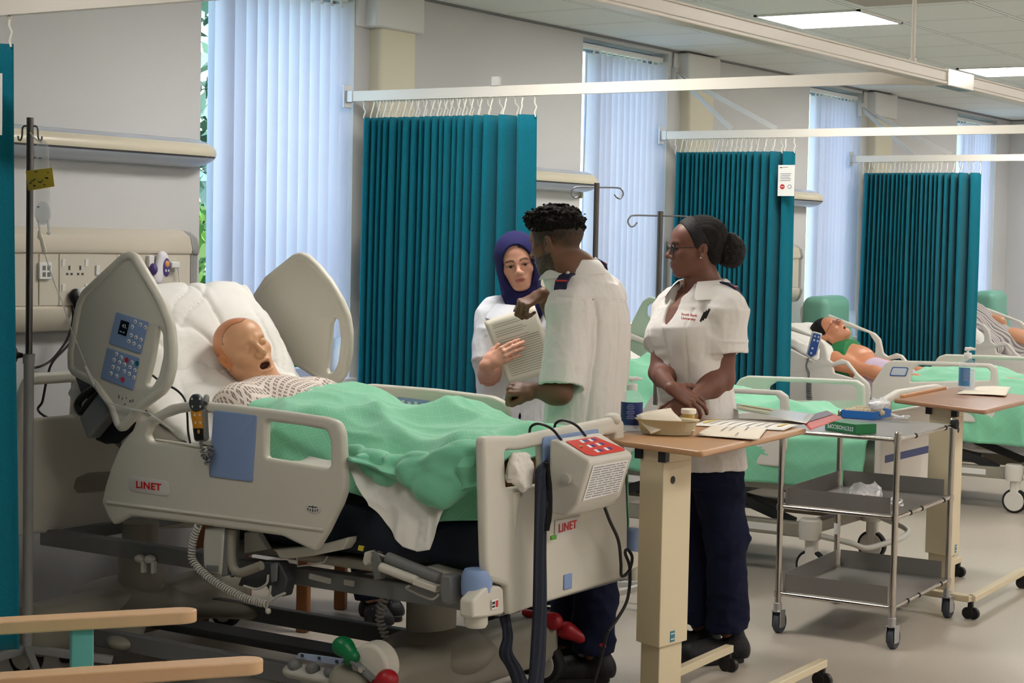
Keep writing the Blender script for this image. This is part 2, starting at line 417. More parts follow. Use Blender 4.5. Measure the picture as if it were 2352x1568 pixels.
# ------------------------------------------------------------------ ceiling lights
M_LED = mat('led_diffuser', (255, 250, 240), .5, emis=(255, 249, 241), estr=35.0); M_LEDDIM = mat('led_dim', (255, 250, 240), .5, emis=(255, 249, 241), estr=14.0)
LSPOT = [(x, y) for y in (3.72, 0.12, -2.28) for x in (2.63, 5.73, 8.84, 11.95, 15.05)]
for k, (x, y) in enumerate(LSPOT):
    vis = {(8.84, 3.72): 'square ceiling light panel over the second bay', (11.95, 3.72): 'square ceiling light panel at the right edge, over the third bay'}.get((x, y), 'square ceiling light panel above the ward aisle')
    t = thing('ceiling_light', vis, 'ceiling light', (x+.3, y+.3, CZ), 0, 'square ceiling lights')
    mb = MB(); mb.box2((-.285, -.285, -.008), (.285, .285, -.002)); mb.build('diffuser', M_LED if (x > 5 or y < 3) else M_LEDDIM, t, smooth=False)
    mb = MB()
    for a, b in (((-.3, -.3), (.3, -.283)), ((-.3, .283), (.3, .3)), ((-.3, -.3), (-.283, .3)), ((.283, -.3), (.3, .3))): mb.box2((*a, -.01), (*b, -.0))
    mb.build('frame', M_WHITE, t, smooth=False)
# ceiling mounted cassette at the top edge of the view
c0 = pZ(1990, 15, 2.70); t = thing('ceiling_cassette', 'boxy ceiling unit cut off by the top edge of the picture', 'air conditioner', (c0.x-.45, c0.y-.45, 2.7))
mb = MB(); mb.box2((-.45, -.45, .03), (.45, .45, CZ-2.7)); mb.build('housing', M_TRIM, t, bevel=.01)
mb = MB(); mb.box2((-.47, -.47, 0), (.47, .47, .028)); mb.build('grille', mat('grille_beige', (178, 170, 160), .5), t, bevel=.012)
# ------------------------------------------------------------------ curtain tracks
M_RAIL = mat('track_white', (222, 217, 208), .28, spec=.6)
RY = 2.60
t = thing('curtain_rail', 'long white ceiling-hung rail running down the whole ward', 'curtain rail', (0, RY, TZ))
mb = MB(); mb.box2((-1, -.028, .0), (XE, .028, .012)); mb.box2((-1, -.024, .012), (XE, .024, .05)); mb.box2((-1, -.028, .05), (XE, .028, .058)); mb.build('rail', M_RAIL, t, bevel=.003)
mb = MB(); mb.box2((7.02, -.032, -.004), (7.32, .032, .064)); mb.build('joint_bracket', mat('joint_metal', (225, 222, 215), .15, metal=.3), t, bevel=.003)
xr = pY(2096, 150, RY).x
for x in (xr-3.1, xr, xr+3.1, xr+6.2):
    mb = MB(); mb.cyl((x, 0, .05), (x, 0, CZ-TZ), .0085, n=12); mb.cyl((x, 0, .055), (x, 0, .075), .014, n=12); mb.build('suspension_rod', M_RAIL, t)
tl = ['short curtain rail over the nearest bay at the top left corner', 'white curtain rail carrying the large nearest teal curtain', 'white curtain rail carrying the teal curtain with the notice', 'white curtain rail carrying the farthest teal curtain']
for i, X in enumerate(TRX):
    t = thing('curtain_track', tl[i], 'curtain rail', (X, 0, TZ), 0, 'white curtain tracks')
    R = .3; pts = [(0, WY-.01, 0), (0, RY+R, 0)]+[(R-R*cos(a), RY+R-R*sin(a), 0) for a in np.linspace(0, pi/2, 12)[1:]]
    prof = [(-.014, 0), (-.014, .048), (.014, .048), (.014, 0)]; V = []
    for k, p in enumerate(pts):
        q = Vector(pts[min(k+1, len(pts)-1)])-Vector(pts[max(k-1, 0)]); sdx = Vector((q.y, -q.x, 0)).normalized()
        if k == 0: sdx = Vector((-1, 0, 0))
        for u, z in prof: V.append(Vector(p)+sdx*u+Vector((0, 0, z)))
    mb = MB(); n = len(pts); mb.add(V, [(a*4+b, a*4+(b+1) % 4, (a+1)*4+(b+1) % 4, (a+1)*4+b) for a in range(n-1) for b in range(4)]+[(0, 1, 2, 3), (4*n-1, 4*n-2, 4*n-3, 4*n-4)]); mb.build('rail', M_RAIL, t)
    if i > 0:
        mb = MB(); mb.box2((-.03, WY-.012, -.03), (.03, WY, .08)); mb.box2((-.018, WY-.05, -.004), (.018, WY-.01, .052)); mb.build('wall_bracket', mat('bracket_grey', (190, 192, 196), .35, metal=.3), t, bevel=.002)
        mb = MB()
        a = Vector((1.0 if i > 1 else .5, 0, 0)); wy = WY-.03
        if i > 1:
            mb.bar((.0, WY-.5, .05), (.14, WY-.02, .42), .006, .03); mb.bar((.0, WY-.8, .05), (.15, WY-.02, .42), .006, .03); mb.box2((.12, WY-.03, .36), (.18, WY, .46))
        else: mb.box2((-.02, WY-.9, .05), (.0, WY-.86, .09))
        mb.build('brace', mat('brace_grey', (196, 193, 190), .4), t)
# ------------------------------------------------------------------ teal curtains
def curtain_material():
    m = bpy.data.materials.new('teal_curtain'); m.use_nodes = True; nt = m.node_tree; b = nt.nodes['Principled BSDF']
    tc = nt.nodes.new('ShaderNodeTexCoord'); n = nt.nodes.new('ShaderNodeTexNoise'); n.inputs['Scale'].default_value = 350; nt.links.new(tc.outputs['Object'], n.inputs['Vector'])
    r = nt.nodes.new('ShaderNodeValToRGB'); r.color_ramp.elements[0].color = srgb(0, 92, 112); r.color_ramp.elements[1].color = srgb(3, 110, 128)
    r.color_ramp.elements[0].position = .3; r.color_ramp.elements[1].position = .7
    nt.links.new(n.outputs['Fac'], r.inputs[0]); nt.links.new(r.outputs[0], b.inputs['Base Color']); b.inputs['Roughness'].default_value = .8; b.inputs['Sheen Weight'].default_value = .15; b.inputs['Specular IOR Level'].default_value = .15
    return m
M_CURT = curtain_material(); M_HOOK = mat('hook_white', (235, 232, 222), .4)
def curtain(i, y0, y1, zb, npl, label, seed):
    """y0 wall side, y1 room side: accordion folds that stand across the track"""
    X = TRX[i]; zt = TZ-.085; rs = np.random.RandomState(seed)
    t = thing('teal_curtain', label, 'curtain', (X, (y0+y1)/2, 0), 0, 'teal bay curtains'); cy = (y0+y1)/2
    # fold pitch: wide flat panels at both ends, tight in the middle
    w = np.ones(npl)*.022; w += rs.rand(npl)*.012; w[:1] = .09; k = np.arange(npl); w += .05*np.clip((k-npl*.72)/(npl*.28), 0, 1)**1.5; w[-1] = .09
    w *= (y0-y1)/w.sum(); ye = y0-np.r_[0, np.cumsum(w)]
    pts = []
    for j in range(npl+1):
        amp = .072+.022*rs.rand(); s = -1 if j % 2 else 1
        if j == 0 or j == npl: amp = .02
        if j == npl-1: amp = .045
        pts.append((s*amp, ye[j]))
    P = []; 
    for j in range(npl):
        (xa, ya), (xb, yb) = pts[j], pts[j+1]
        for q in range(8):
            tt = q/8; c = (1-cos(pi*tt))/2; P.append((xa+(xb-xa)*(.35*tt+.65*c), ya+(yb-ya)*(.55*tt+.45*(tt+sin(2*pi*tt)/(2*pi)*.9))))
    P.append(pts[-1]); P = np.array(P); nz = 26
    zs = np.linspace(0, 1, nz); V = np.zeros((len(P), nz, 3))
    for j, q in enumerate(zs):
        z = zt+(zb-zt)*q; fl = 1+.035*q
        ph = noise3(np.c_[P[:, 1]*9, np.full(len(P), q*1.3+seed), np.zeros(len(P))])
        V[:, j, 0] = P[:, 0]*(.85+.25*q)+.012*q*ph; V[:, j, 1] = (P[:, 1]-cy)*fl+.02*q*noise3(np.c_[P[:, 1]*4, np.full(len(P), q*1.1+seed+9), np.zeros(len(P))]); V[:, j, 2] = z
    o = npmesh('fabric', V.reshape(-1, 3), gridfaces(len(P), nz), M_CURT, t)
    md = o.modifiers.new('s', 'SOLIDIFY'); md.thickness = .0025
    hm = MB()
    for j in range(0, npl+1):
        xa, ya = pts[j]; hm = MB(); yy = ya-cy; xx = xa*.3
        hm.tube([(0, yy, TZ-.002), (xx*.3, yy+.004, TZ-.03), (xx, yy-.004, TZ-.05), (xx, yy+.006, TZ-.075), (xx, yy, zt-.01)], .0035, 6); hm.ball((0, yy, TZ-.005), .007, 8, 6)
        hm.build('hook', M_HOOK, t)
    return t
c0y1 = pX(9, 300, TRX[0]-.02).y
curtain(0, 5.46, c0y1, .3, 44, 'sliver of teal curtain with a notice at the left edge of the picture', 1)
c1y1 = pX(1228, 300, TRX[1]).y; curtain(1, 5.44, c1y1, .32, 40, 'wide teal curtain hanging behind the nurse in the navy headscarf', 2)
c2y1 = pX(1824, 360, TRX[2]).y; c2 = curtain(2, 5.44, c2y1, .32, 40, 'teal curtain with a white notice near its top corner', 3)
c3y1 = pX(2252, 400, TRX[3]).y; curtain(3, 5.44, c3y1, .32, 44, 'farthest teal curtain, behind the sanitiser bottle on the right table', 4)
# notices on curtains
M_PAPER = mat('paper_white', (232, 230, 226), .6); M_INK = mat('ink_dark', (60, 60, 66), .6); M_RED = mat('ink_red', (190, 40, 40), .6); M_GREY = mat('ink_grey', (140, 140, 145), .6)
def notice(loc, w, h, label):
    t = thing('notice', label, 'sign', loc, 0, 'paper notices on the curtains')
    mb = MB(); mb.box((0, 0, 0), (.003, w, h)); mb.build('sheet', M_PAPER, t, smooth=False)
    mb = MB(); L = lambda y0, y1, z, hh: mb.box((-.0025, (y0+y1)/2, z), (.001, abs(y1-y0), hh))
    L(w*.4, w*.25, h*.42, h*.03)
    mb.build('heading', M_INK, t, smooth=False)
    mb = MB(); L = lambda y0, y1, z, hh: mb.box((-.0025, (y0+y1)/2, z), (.001, abs(y1-y0), hh))
    for k in range(5): L(w*(.36-.03*(k % 2)), -w*(.3-.05*(k % 3)), h*(.22-.055*k), h*.018)
    L(w*.2, -w*.1, h*.43, h*.02); mb.build('text_lines', M_GREY, t, smooth=False)
    for nm, yy, r, m_ in (('red_logo', w*.22, w*.14, M_RED), ('round_logo', -w*.22, w*.12, M_GREY)):
        mb = MB(); mb.lathe([(r, -.0005), (r, .0005)], (-.0025, yy, -h*.2), 24, Matrix.Rotation(pi/2, 3, 'Y')); lo = mb.build(nm, m_, t, smooth=False)
    mb = MB(); mb.lathe([(w*.08, -.0005), (w*.08, .0005)], (-.0033, -w*.22, -h*.2), 20, Matrix.Rotation(pi/2, 3, 'Y')); mb.build('round_logo_centre', M_PAPER, t, smooth=False)
    mb = MB(); mb.box((-.0028, w*.22, -h*.2), (.001, w*.16, h*.02)); mb.box((-.0025, w*.25, -h*.34), (.001, w*.14, h*.03)); mb.build('small_mark', M_PAPER, t, smooth=False)
a = pX(1788, 379, TRX[2]-.075); b = pX(1824, 450, TRX[2]-.075)
notice(((a+b)/2), abs(a.y-b.y)*1.0, abs(a.z-b.z), 'white notice with a red logo fixed high on the second full teal curtain')
a = pX(-30, 170, TRX[0]-.075); b = pX(4, 310, TRX[0]-.075); notice((a+b)/2, abs(a.y-b.y), abs(a.z-b.z), 'white notice on the curtain sliver at the left edge')
# ================================================================== implicit surfaces (people, cushions, soft things)
class SDF:
    """a list of primitives, each blended in order; mode + union, - carve, & cut"""
    def __init__(s): s.p = []
    def _a(s, fn, c, r, k, mode): s.p.append((fn, np.array(c, float), float(r), float(k), mode)); return s
    def ell(s, c, r, R=None, k=.01, mode='+'):
        c = np.array(c, float); r = np.array(r if hasattr(r, '__len__') else (r,)*3, float)
        RT = None if R is None else np.array(R, float)          # columns = local axes in world
        def fn(P):
            q = P-c
            if RT is not None: q = q@RT
            a = np.sqrt(((q/r)**2).sum(1)); b = np.sqrt(((q/(r*r))**2).sum(1))+1e-9
            return a*(a-1)/b
        return s._a(fn, c, r.max(), k, mode)
    def cap(s, a, b, ra, rb=None, k=.01, mode='+', flat=None, fa=1.0):
        """tapered capsule; flat = unit vector along which the section is squashed by fa (<1)"""
        a = np.array(a, float); b = np.array(b, float); rb = ra if rb is None else rb; d = b-a; L2 = d@d
        fl = None if flat is None else np.array(flat, float)
        def fn(P):
            q = P-a; t = np.clip((q@d)/L2, 0, 1); w = q-t[:, None]*d
            if fl is not None:
                m = w@fl; w = w+np.outer(m*(1/fa-1), fl)
                return (np.sqrt((w*w).sum(1))-(ra+(rb-ra)*t))*(fa+(1-fa)*.3)
            return np.sqrt((w*w).sum(1))-(ra+(rb-ra)*t)
        return s._a(fn, (a+b)/2, np.sqrt(L2)/2+max(ra, rb), k, mode)
    def chain(s, pts, rs, k=.01, **kw):
        for i in range(len(pts)-1): s.cap(pts[i], pts[i+1], rs[i], rs[i+1], k, **kw)
        return s
    def plane(s, p, n, k=.002):
        p = np.array(p, float); n = np.array(n, float); n = n/np.linalg.norm(n)
        return s._a(lambda P: (P-p)@n, p, 1e9, k, '&')
    def fn(s, f, c, r, k=.01, mode='+'): return s._a(f, c, r, k, mode)
    def __call__(s, P, cen=None, rad=None):
        d = np.full(len(P), 1.0)
        for fn, c, r, k, mode in s.p:
            if cen is not None and mode != '&' and np.linalg.norm(c-cen)-r > rad+k+.03: continue
            e = fn(P)
            if mode == '+':
                h = np.maximum(k-np.abs(d-e), 0)/k; d = np.minimum(d, e)-h*h*k*.25
            elif mode == '-':
                e = -e; h = np.maximum(k-np.abs(d-e), 0)/k; d = np.maximum(d, e)+h*h*k*.25
            elif mode == '&':
                h = np.maximum(k-np.abs(d-e), 0)/k; d = np.maximum(d, e)+h*h*k*.25
            elif mode == '~': d = d+e
        return d
def surfnet(f, lo, hi, h):
    lo = np.array(lo, float); hi = np.array(hi, float); B = 8
    nb = np.maximum(1, np.ceil((hi-lo)/(h*B)).astype(int)); n = nb*B+1
    H = h*B
    ci = np.stack(np.meshgrid(*[np.arange(k) for k in nb], indexing='ij'), -1).reshape(-1, 3)
    cc = lo+(ci+.5)*H; dc = np.empty(len(cc))
    for i in range(0, len(cc), 20000): dc[i:i+20000] = f(cc[i:i+20000])
    keep = np.abs(dc) < H*1.25
    D = np.ones(n, np.float32)
    for (i, j, k), d in zip(ci[(dc < 0) & ~keep], dc[(dc < 0) & ~keep]): D[i*B:(i+1)*B+1, j*B:(j+1)*B+1, k*B:(k+1)*B+1] = -1
    kc = ci[keep]; sup = kc//4; key = sup[:, 0]*1000000+sup[:, 1]*1000+sup[:, 2]
    off = np.stack(np.meshgrid(*[np.arange(B+1)]*3, indexing='ij'), -1).reshape(-1, 3)
    for u in np.unique(key):
        m = kc[key == u]; idx = (m[:, None, :]*B+off[None]).reshape(-1, 3)
        P = lo+idx*h; cen = (P.min(0)+P.max(0))/2; rad = np.linalg.norm(P.max(0)-P.min(0))/2
        D[idx[:, 0], idx[:, 1], idx[:, 2]] = f(P, cen, rad)
    s = D < 0
    a = s[:-1, :-1, :-1].astype(np.int8)
    cnt = sum(s[i:n[0]-1+i, j:n[1]-1+j, k:n[2]-1+k].astype(np.int8) for i in (0, 1) for j in (0, 1) for k in (0, 1))
    act = (cnt > 0) & (cnt < 8); I = np.argwhere(act); vid = -np.ones(act.shape, np.int32); vid[tuple(I.T)] = np.arange(len(I))
    acc = np.zeros((len(I), 3)); w = np.zeros(len(I))
    cor = [(i, j, k) for i in (0, 1) for j in (0, 1) for k in (0, 1)]
    for p in cor:
        for ax in range(3):
            if p[ax]: continue
            q = list(p); q[ax] = 1
            dp = D[I[:, 0]+p[0], I[:, 1]+p[1], I[:, 2]+p[2]]; dq = D[I[:, 0]+q[0], I[:, 1]+q[1], I[:, 2]+q[2]]
            m = (dp < 0) != (dq < 0); t = np.zeros(len(I)); t[m] = dp[m]/(dp[m]-dq[m])
            v = np.tile(np.array(p, float), (len(I), 1)); v[:, ax] = t
            acc[m] += v[m]; w[m] += 1
    V = lo+(I+acc/w[:, None])*h
    F = []
    for ax in range(3):
        sl0 = [slice(1, -1)]*3; sl0[ax] = slice(0, -1); sl1 = [slice(1, -1)]*3; sl1[ax] = slice(1, None)
        A = s[tuple(sl0)]; C = s[tuple(sl1)]; E_ = np.argwhere(A != C)
        inside = A[tuple(E_.T)]
        base = E_.copy(); o1, o2 = [(1, 2), (2, 0), (0, 1)][ax]
        for d in range(3):
            if d != ax: base[:, d] += 1
        def g(u, v):
            q = base.copy(); q[:, o1] -= u; q[:, o2] -= v; return vid[tuple(q.T)]
        f4 = np.stack([g(1, 1), g(0, 1), g(0, 0), g(1, 0)], 1)
        f4[~inside] = f4[~inside][:, ::-1]; F.append(f4)
    F = np.concatenate(F); F = F[(F >= 0).all(1)]
    return V, F
def sdfmesh(name, f, lo, hi, h, m, parent=None, col=None, relax=1):
    V, F = surfnet(f, lo, hi, h)
    for _ in range(relax):          # light smoothing of the grid steps
        S = np.zeros_like(V); c = np.zeros(len(V))
        for a, b in ((0, 1), (1, 2), (2, 3), (3, 0)):
            np.add.at(S, F[:, a], V[F[:, b]]); np.add.at(c, F[:, a], 1); np.add.at(S, F[:, b], V[F[:, a]]); np.add.at(c, F[:, b], 1)
        V = V*.5+.5*S/np.maximum(c, 1)[:, None]
    o = npmesh(name, V, F, m, parent)
    if col is not None:
        C = np.ones((len(V), 4), np.float32); C[:, :3] = col(V)
        ca = o.data.color_attributes.new('Col', 'FLOAT_COLOR', 'POINT'); ca.data.foreach_set('color', C.ravel())
    return o
def lin(rgb): return np.array(srgb(*rgb)[:3])
def skin_material(name, rough=.5, bump=.15, spec=.4, sss=.15):
    m = bpy.data.materials.new(name); m.use_nodes = True; nt = m.node_tree; b = nt.nodes['Principled BSDF']
    a = nt.nodes.new('ShaderNodeVertexColor'); a.layer_name = 'Col'; nt.links.new(a.outputs[0], b.inputs['Base Color'])
    b.inputs['Roughness'].default_value = rough; b.inputs['Specular IOR Level'].default_value = spec
    b.inputs['Subsurface Weight'].default_value = sss; b.inputs['Subsurface Radius'].default_value = (.010, .004, .002); b.inputs['Subsurface Scale'].default_value = .5
    tc = nt.nodes.new('ShaderNodeTexCoord'); n = nt.nodes.new('ShaderNodeTexNoise'); n.inputs['Scale'].default_value = 350; nt.links.new(tc.outputs['Object'], n.inputs['Vector'])
    bp = nt.nodes.new('ShaderNodeBump'); bp.inputs['Strength'].default_value = bump; bp.inputs['Distance'].default_value = .002; nt.links.new(n.outputs['Fac'], bp.inputs['Height']); nt.links.new(bp.outputs['Normal'], b.inputs['Normal'])
    return m
M_SKIN = skin_material('skin')
def npv(v): return np.array(tuple(v), float)
def nrm(v): v = np.array(v, float); return v/np.linalg.norm(v)
class Frame:
    """local frame: x forward, y left, z up"""
    def __init__(s, o, fwd, up=(0, 0, 1), sc=1.0):
        s.o = npv(o); f = nrm(fwd); u = npv(up); l = nrm(np.cross(u, f)); u = np.cross(f, l)
        s.R = np.stack([f, l, u], 1); s.sc = sc
    def __call__(s, x, y, z): return s.o+s.R@(np.array((x, y, z), float)*s.sc)
    def inv(s, P): return (P-s.o)@s.R/s.sc
    def M(s):
        R = s.R; return Matrix(((R[0, 0], R[0, 1], R[0, 2], s.o[0]), (R[1, 0], R[1, 1], R[1, 2], s.o[1]), (R[2, 0], R[2, 1], R[2, 2], s.o[2]), (0, 0, 0, 1)))
def head(S, F, jaw=1.0, nose=1.0, open_=0.0, lips=1.0, closed=False, ears=True, fem=0.0):
    q = F.sc; R = F.R
    E = lambda c, r, k=.012, mode='+', RR=None: S.ell(F(*c), np.array(r)*q, R if RR is None else RR, k*q, mode)
    C = lambda a, b, ra, rb, k=.01, mode='+': S.cap(F(*a), F(*b), ra*q, rb*q, k*q, mode)
    E((-.014, 0, .034), (.098, .077, .083)); E((.030, 0, -.030), (.060, .060, .080), .03)
    E((.035, 0, .045), (.056, .064, .05), .03)
    for s in (-1, 1):
        C((-.012, s*.052, -.045), (.058, s*.024*jaw, -.094), .021, .017, .025)
        E((.055, s*.044, -.020), (.026, .021, .022), .02)
        C((.078, s*.040, .020), (.088, s*.012, .019), .009, .010, .016)
    E((.070, 0, -.096), (.020, .023*jaw, .016), .02)
    E((.070, 0, -.060), (.023, .033, .030), .02)
    for s in (-1, 1): E((.097, s*.032, .0), (.020, .018, .0125), .014, '-')
    C((.090, 0, .010), (.108*1, 0, -.026), .0065, .0105*nose, .012); E((.109, 0, -.029), (.011*nose, .0115*nose, .0095), None or .008)
    for s in (-1, 1):
        E((.099, s*.0135*nose, -.034), (.0105, .0085*nose, .0075), .007)
        E((.104, s*.008*nose, -.0415), (.005, .0035, .003), .003, '-')
    E((.0905, 0, -.0575), (.0105, .0235, .0055*lips), .005); E((.0890, 0, -.0700-open_*.016), (.0110, .0205, .0070*lips), .006)
    E((.088, .012, -.0575), (.0105, .012, .005*lips), .005); E((.088, -.012, -.0575), (.0105, .012, .005*lips), .005)
    if open_ > 0: E((.092, 0, -.066-open_*.007), (.022, .0215, .0035+.0095*open_), .003, '-')
    else: E((.104, 0, -.0640), (.012, .0235, .0012), .003, '-')
    for s in (-1, 1):     # lids over the eyeball
        E((.0765, s*.0318, .0015), (.0135, .0165, .0115), .004)
        if not closed: E((.0905, s*.0318, -.0008), (.010, .0125, .0037), .002, '-')
        else: E((.0915, s*.0318, -.0045), (.006, .014, .0008), .002, '-')
    if ears:
        for s in (-1, 1):
            RR = F.R@np.array(Euler((radians(s*-14), radians(-12), radians(s*-16))).to_matrix())
            E((-.010, s*.077, -.008), (.019, .0075, .0315), .006, '+', RR); E((-.006, s*.085, -.003), (.0115, .006, .020), .004, '-', RR)
            E((-.002, s*.0805, -.028), (.009, .006, .011), .005, '+')
            C((-.012, s*.084, .004), (-.010, s*.084, -.016), .0035, .003, .004)
def head_paint(F, base, lip, brow, under=None, browth=1.0):
    def paint(V, C):
        L = F.inv(V); x, y, z = L[:, 0], L[:, 1], L[:, 2]; a = np.abs(y)
        fr = x > .05
        # mottled warmth of cheeks, nose and ears
        w = np.exp(-((a-.045)/.02)**2-((z+.03)/.02)**2)*fr*.35+np.exp(-(y/.014)**2-((z+.03)/.014)**2)*(x > .09)*.4+(a > .078)*.4
        C[:] = C*(1-w[:, None]*.25)+w[:, None]*.25*np.array([1.0, .45, .38])*C.mean()*1.4
        m = np.clip((1.0-np.sqrt((y/.0240)**2+((z+.0640)/.0112)**2))*4, 0, 1)*(x > .080)
        C[:] = C*(1-m[:, None]*.85)+m[:, None]*.80*lip
        bz = .0205+.004*np.sin((a-.012)/.036*pi); m = np.clip(1.7-np.abs(z-bz)/(.0032*browth), 0, 1)*((a > .011) & (a < .050))*(x > .05)
        C[:] = C*(1-m[:, None]*.85)+m[:, None]*.85*brow
        m = np.clip(1.3-np.abs(np.sqrt(((a-.0318)/.0138)**2+((z-.0004)/.0056)**2)-1)/.30, 0, 1)*(x > .06)*.85*(z > -.003)     # lash line
        C[:] = C*(1-m[:, None])+m[:, None]*brow*.7
        return C
    return paint
def eyes(F, parent, iris=(60, 38, 25), look=(1, 0, 0), white=(225, 220, 214)):
    q = F.sc; lk = nrm(np.array(look, float))
    for s in (-1, 1):
        c = F(.0755, s*.0318, 0); V = []; FF = []; mb = MB(); r = .0120*q
        lw = F.R@nrm(lk); x = Vector(lw); y = Vector((0, 0, 1)).cross(x).normalized(); z = x.cross(y)
        R = Matrix((y, z, x)).transposed(); mb.ball(c, r, 24, 20, R)
        k = 0
        for i in range(20):
            for j in range(24):
                mb.mi[k] = 2 if i < 2 else (1 if i < 5 else 0); k += 1
        o = mb.build('eye', [mat('eye_white', white, .2), mat('iris_%d' % iris[0], iris, .15), mat('pupil', (12, 10, 10), .1)], None, angle=179)
        reparent_world(o, parent)
# ------------------------------------------------------------------ hands
def hand(S, wrist, pd, nd, side, curl=(.5, .5, .5, .5), spread=.1, thumb=.4, sc=1.0, thumbout=.6, fcurl=None, k=.004):
    """wrist point, pd = direction wrist->knuckles, nd = back-of-hand normal, side +1 if thumb lies on cross(pd, nd) side"""
    w = npv(wrist); p = nrm(pd); n = npv(nd); n = nrm(n-p*(n@p)); t = np.cross(p, n)*side; s = sc*.93
    # palm
    S.cap(w-p*.01*s, w+p*.03*s, .024*s, .027*s, .012, '+', n, .72)
    kn = []
    for i, (u, L) in enumerate(((.030, .092), (.010, .097), (-.010, .092), (-.029, .082))):
        b = w+p*L*s+t*u*s+n*(.002-.003*abs(i-1.3))*s; kn.append(b)
        S.cap(w+p*.022*s+t*u*.62*s, b, .0150*s, .0108*s, .008, '+', n, .85)
    lens = ((.043, .026, .020), (.048, .030, .021), (.044, .028, .021), (.034, .021, .018))
    for i, b in enumerate(kn):
        c = curl[i]; d = nrm(p+t*spread*(1.5-i)*.6); a = 0; q = b; r = (.0102, .0092, .0084, .0072) if i < 3 else (.0090, .0080, .0072, .0064)
        angs = (c*1.35, c*1.75, c*1.1)
        S.ell(b+n*.003*s, .0112*s if i < 3 else .0098*s, None, .005)
        for m in range(3):
            a += angs[m]; dd = d*cos(a)-n*sin(a); e = q+dd*lens[i][m]*s
            S.cap(q, e, r[m]*s, r[m+1]*s, k*.6); S.ell(e, r[m+1]*1.07*s, None, .003); q = e
    # thumb from the side of the palm
    b = w+p*.022*s+t*.026*s-n*.006*s; d = nrm(p*(.75)+t*thumbout-n*.25); q = b; a = 0
    S.ell(b, (.019*s), None, .012)
    for m, (L, r0, r1) in enumerate(((.040, .0150, .0118), (.032, .0116, .0104), (.026, .0104, .0080))):
        a += (.15, .45, .5)[m]*thumb*2; dd = nrm(d*cos(a)+(p*.6-n*.5-t*.4)*sin(a)); e = q+dd*L*s; S.cap(q, e, r0*s, r1*s, .006); q = e
    return q
# ================================================================== people
def _loft(F, secs, ex=2.3, top=True):
    A = np.array(secs, float)       # h, cx, cy, rx, ry
    o = F.o.copy(); R = F.R.copy(); sc = F.sc
    def fn(P):
        q = (P-o)@R/sc; h = q[:, 2]
        hc = np.clip(h, A[0, 0], A[-1, 0]); g = [np.interp(hc, A[:, 0], A[:, i]) for i in (1, 2, 3, 4)]
        x = (q[:, 0]-g[0])/g[2]; y = (q[:, 1]-g[1])/g[3]
        rr = (np.abs(x)**ex+np.abs(y)**ex)**(1/ex); d = (rr-1)*np.minimum(g[2], g[3])
        return np.maximum(d, np.maximum(A[0, 0]-h, h-A[-1, 0]))*sc
    c = F(A[:, 1].mean(), A[:, 2].mean(), (A[0, 0]+A[-1, 0])/2)
    return fn, c, (np.hypot((A[-1, 0]-A[0, 0])/2, max(A[:, 3].max(), A[:, 4].max()))+.1)*sc
def loft(S, F, secs, k=.01, mode='+', ex=2.3):
    fn, c, r = _loft(F, secs, ex); S.fn(fn, c, r, k, mode); return S
def conefn(a, b, ra, rb):
    a = npv(a); b = npv(b); L = np.linalg.norm(b-a); d = (b-a)/L
    def fn(P):
        q = P-a; t = q@d; w = np.sqrt(np.maximum((q*q).sum(1)-t*t, 0)); r = ra+(rb-ra)*np.clip(t/L, -.2, 1.2)
        return np.maximum(w-r, np.maximum(-t, t-L))
    return fn, (a+b)/2, L/2+max(ra, rb)
def cone(S, a, b, ra, rb, k=.01, mode='+'):
    fn, c, r = conefn(a, b, ra, rb); S.fn(fn, c, r, k, mode); return S
def box3(pts, pad):
    P = np.array([npv(p) for p in pts]); return P.min(0)-pad, P.max(0)+pad
UP = np.array((0, 0, 1.0)); CRh = nrm((CR.x, CR.y, 0)); CFh = nrm((CF.x, CF.y, 0))
def dirv(r, a, u=0.0):
    """direction from image-right, away-from-camera, up"""
    return nrm(CRh*r+CFh*a+UP*u)
M_TUNIC = mat('tunic_white', (226, 222, 218), .75, bump=.12, bscale=600, spec=.2)
M_TROU = mat('trousers_navy', (24, 28, 50), .85, bump=.15, bscale=500, spec=.15, noise=.15, nscale=60)
M_SHOE = mat('shoe_black', (20, 20, 22), .55, bump=.3, bscale=90, spec=.35); M_SOLE = mat('sole_black', (14, 14, 15), .6)
M_NAVY = mat('epaulette_navy', (22, 26, 62), .7, bump=.2, bscale=400); M_EPRED = mat('epaulette_red', (205, 60, 62), .6)
def arm_radii(g): return (.052*g, .041*g, .0385*g, .0275*g)
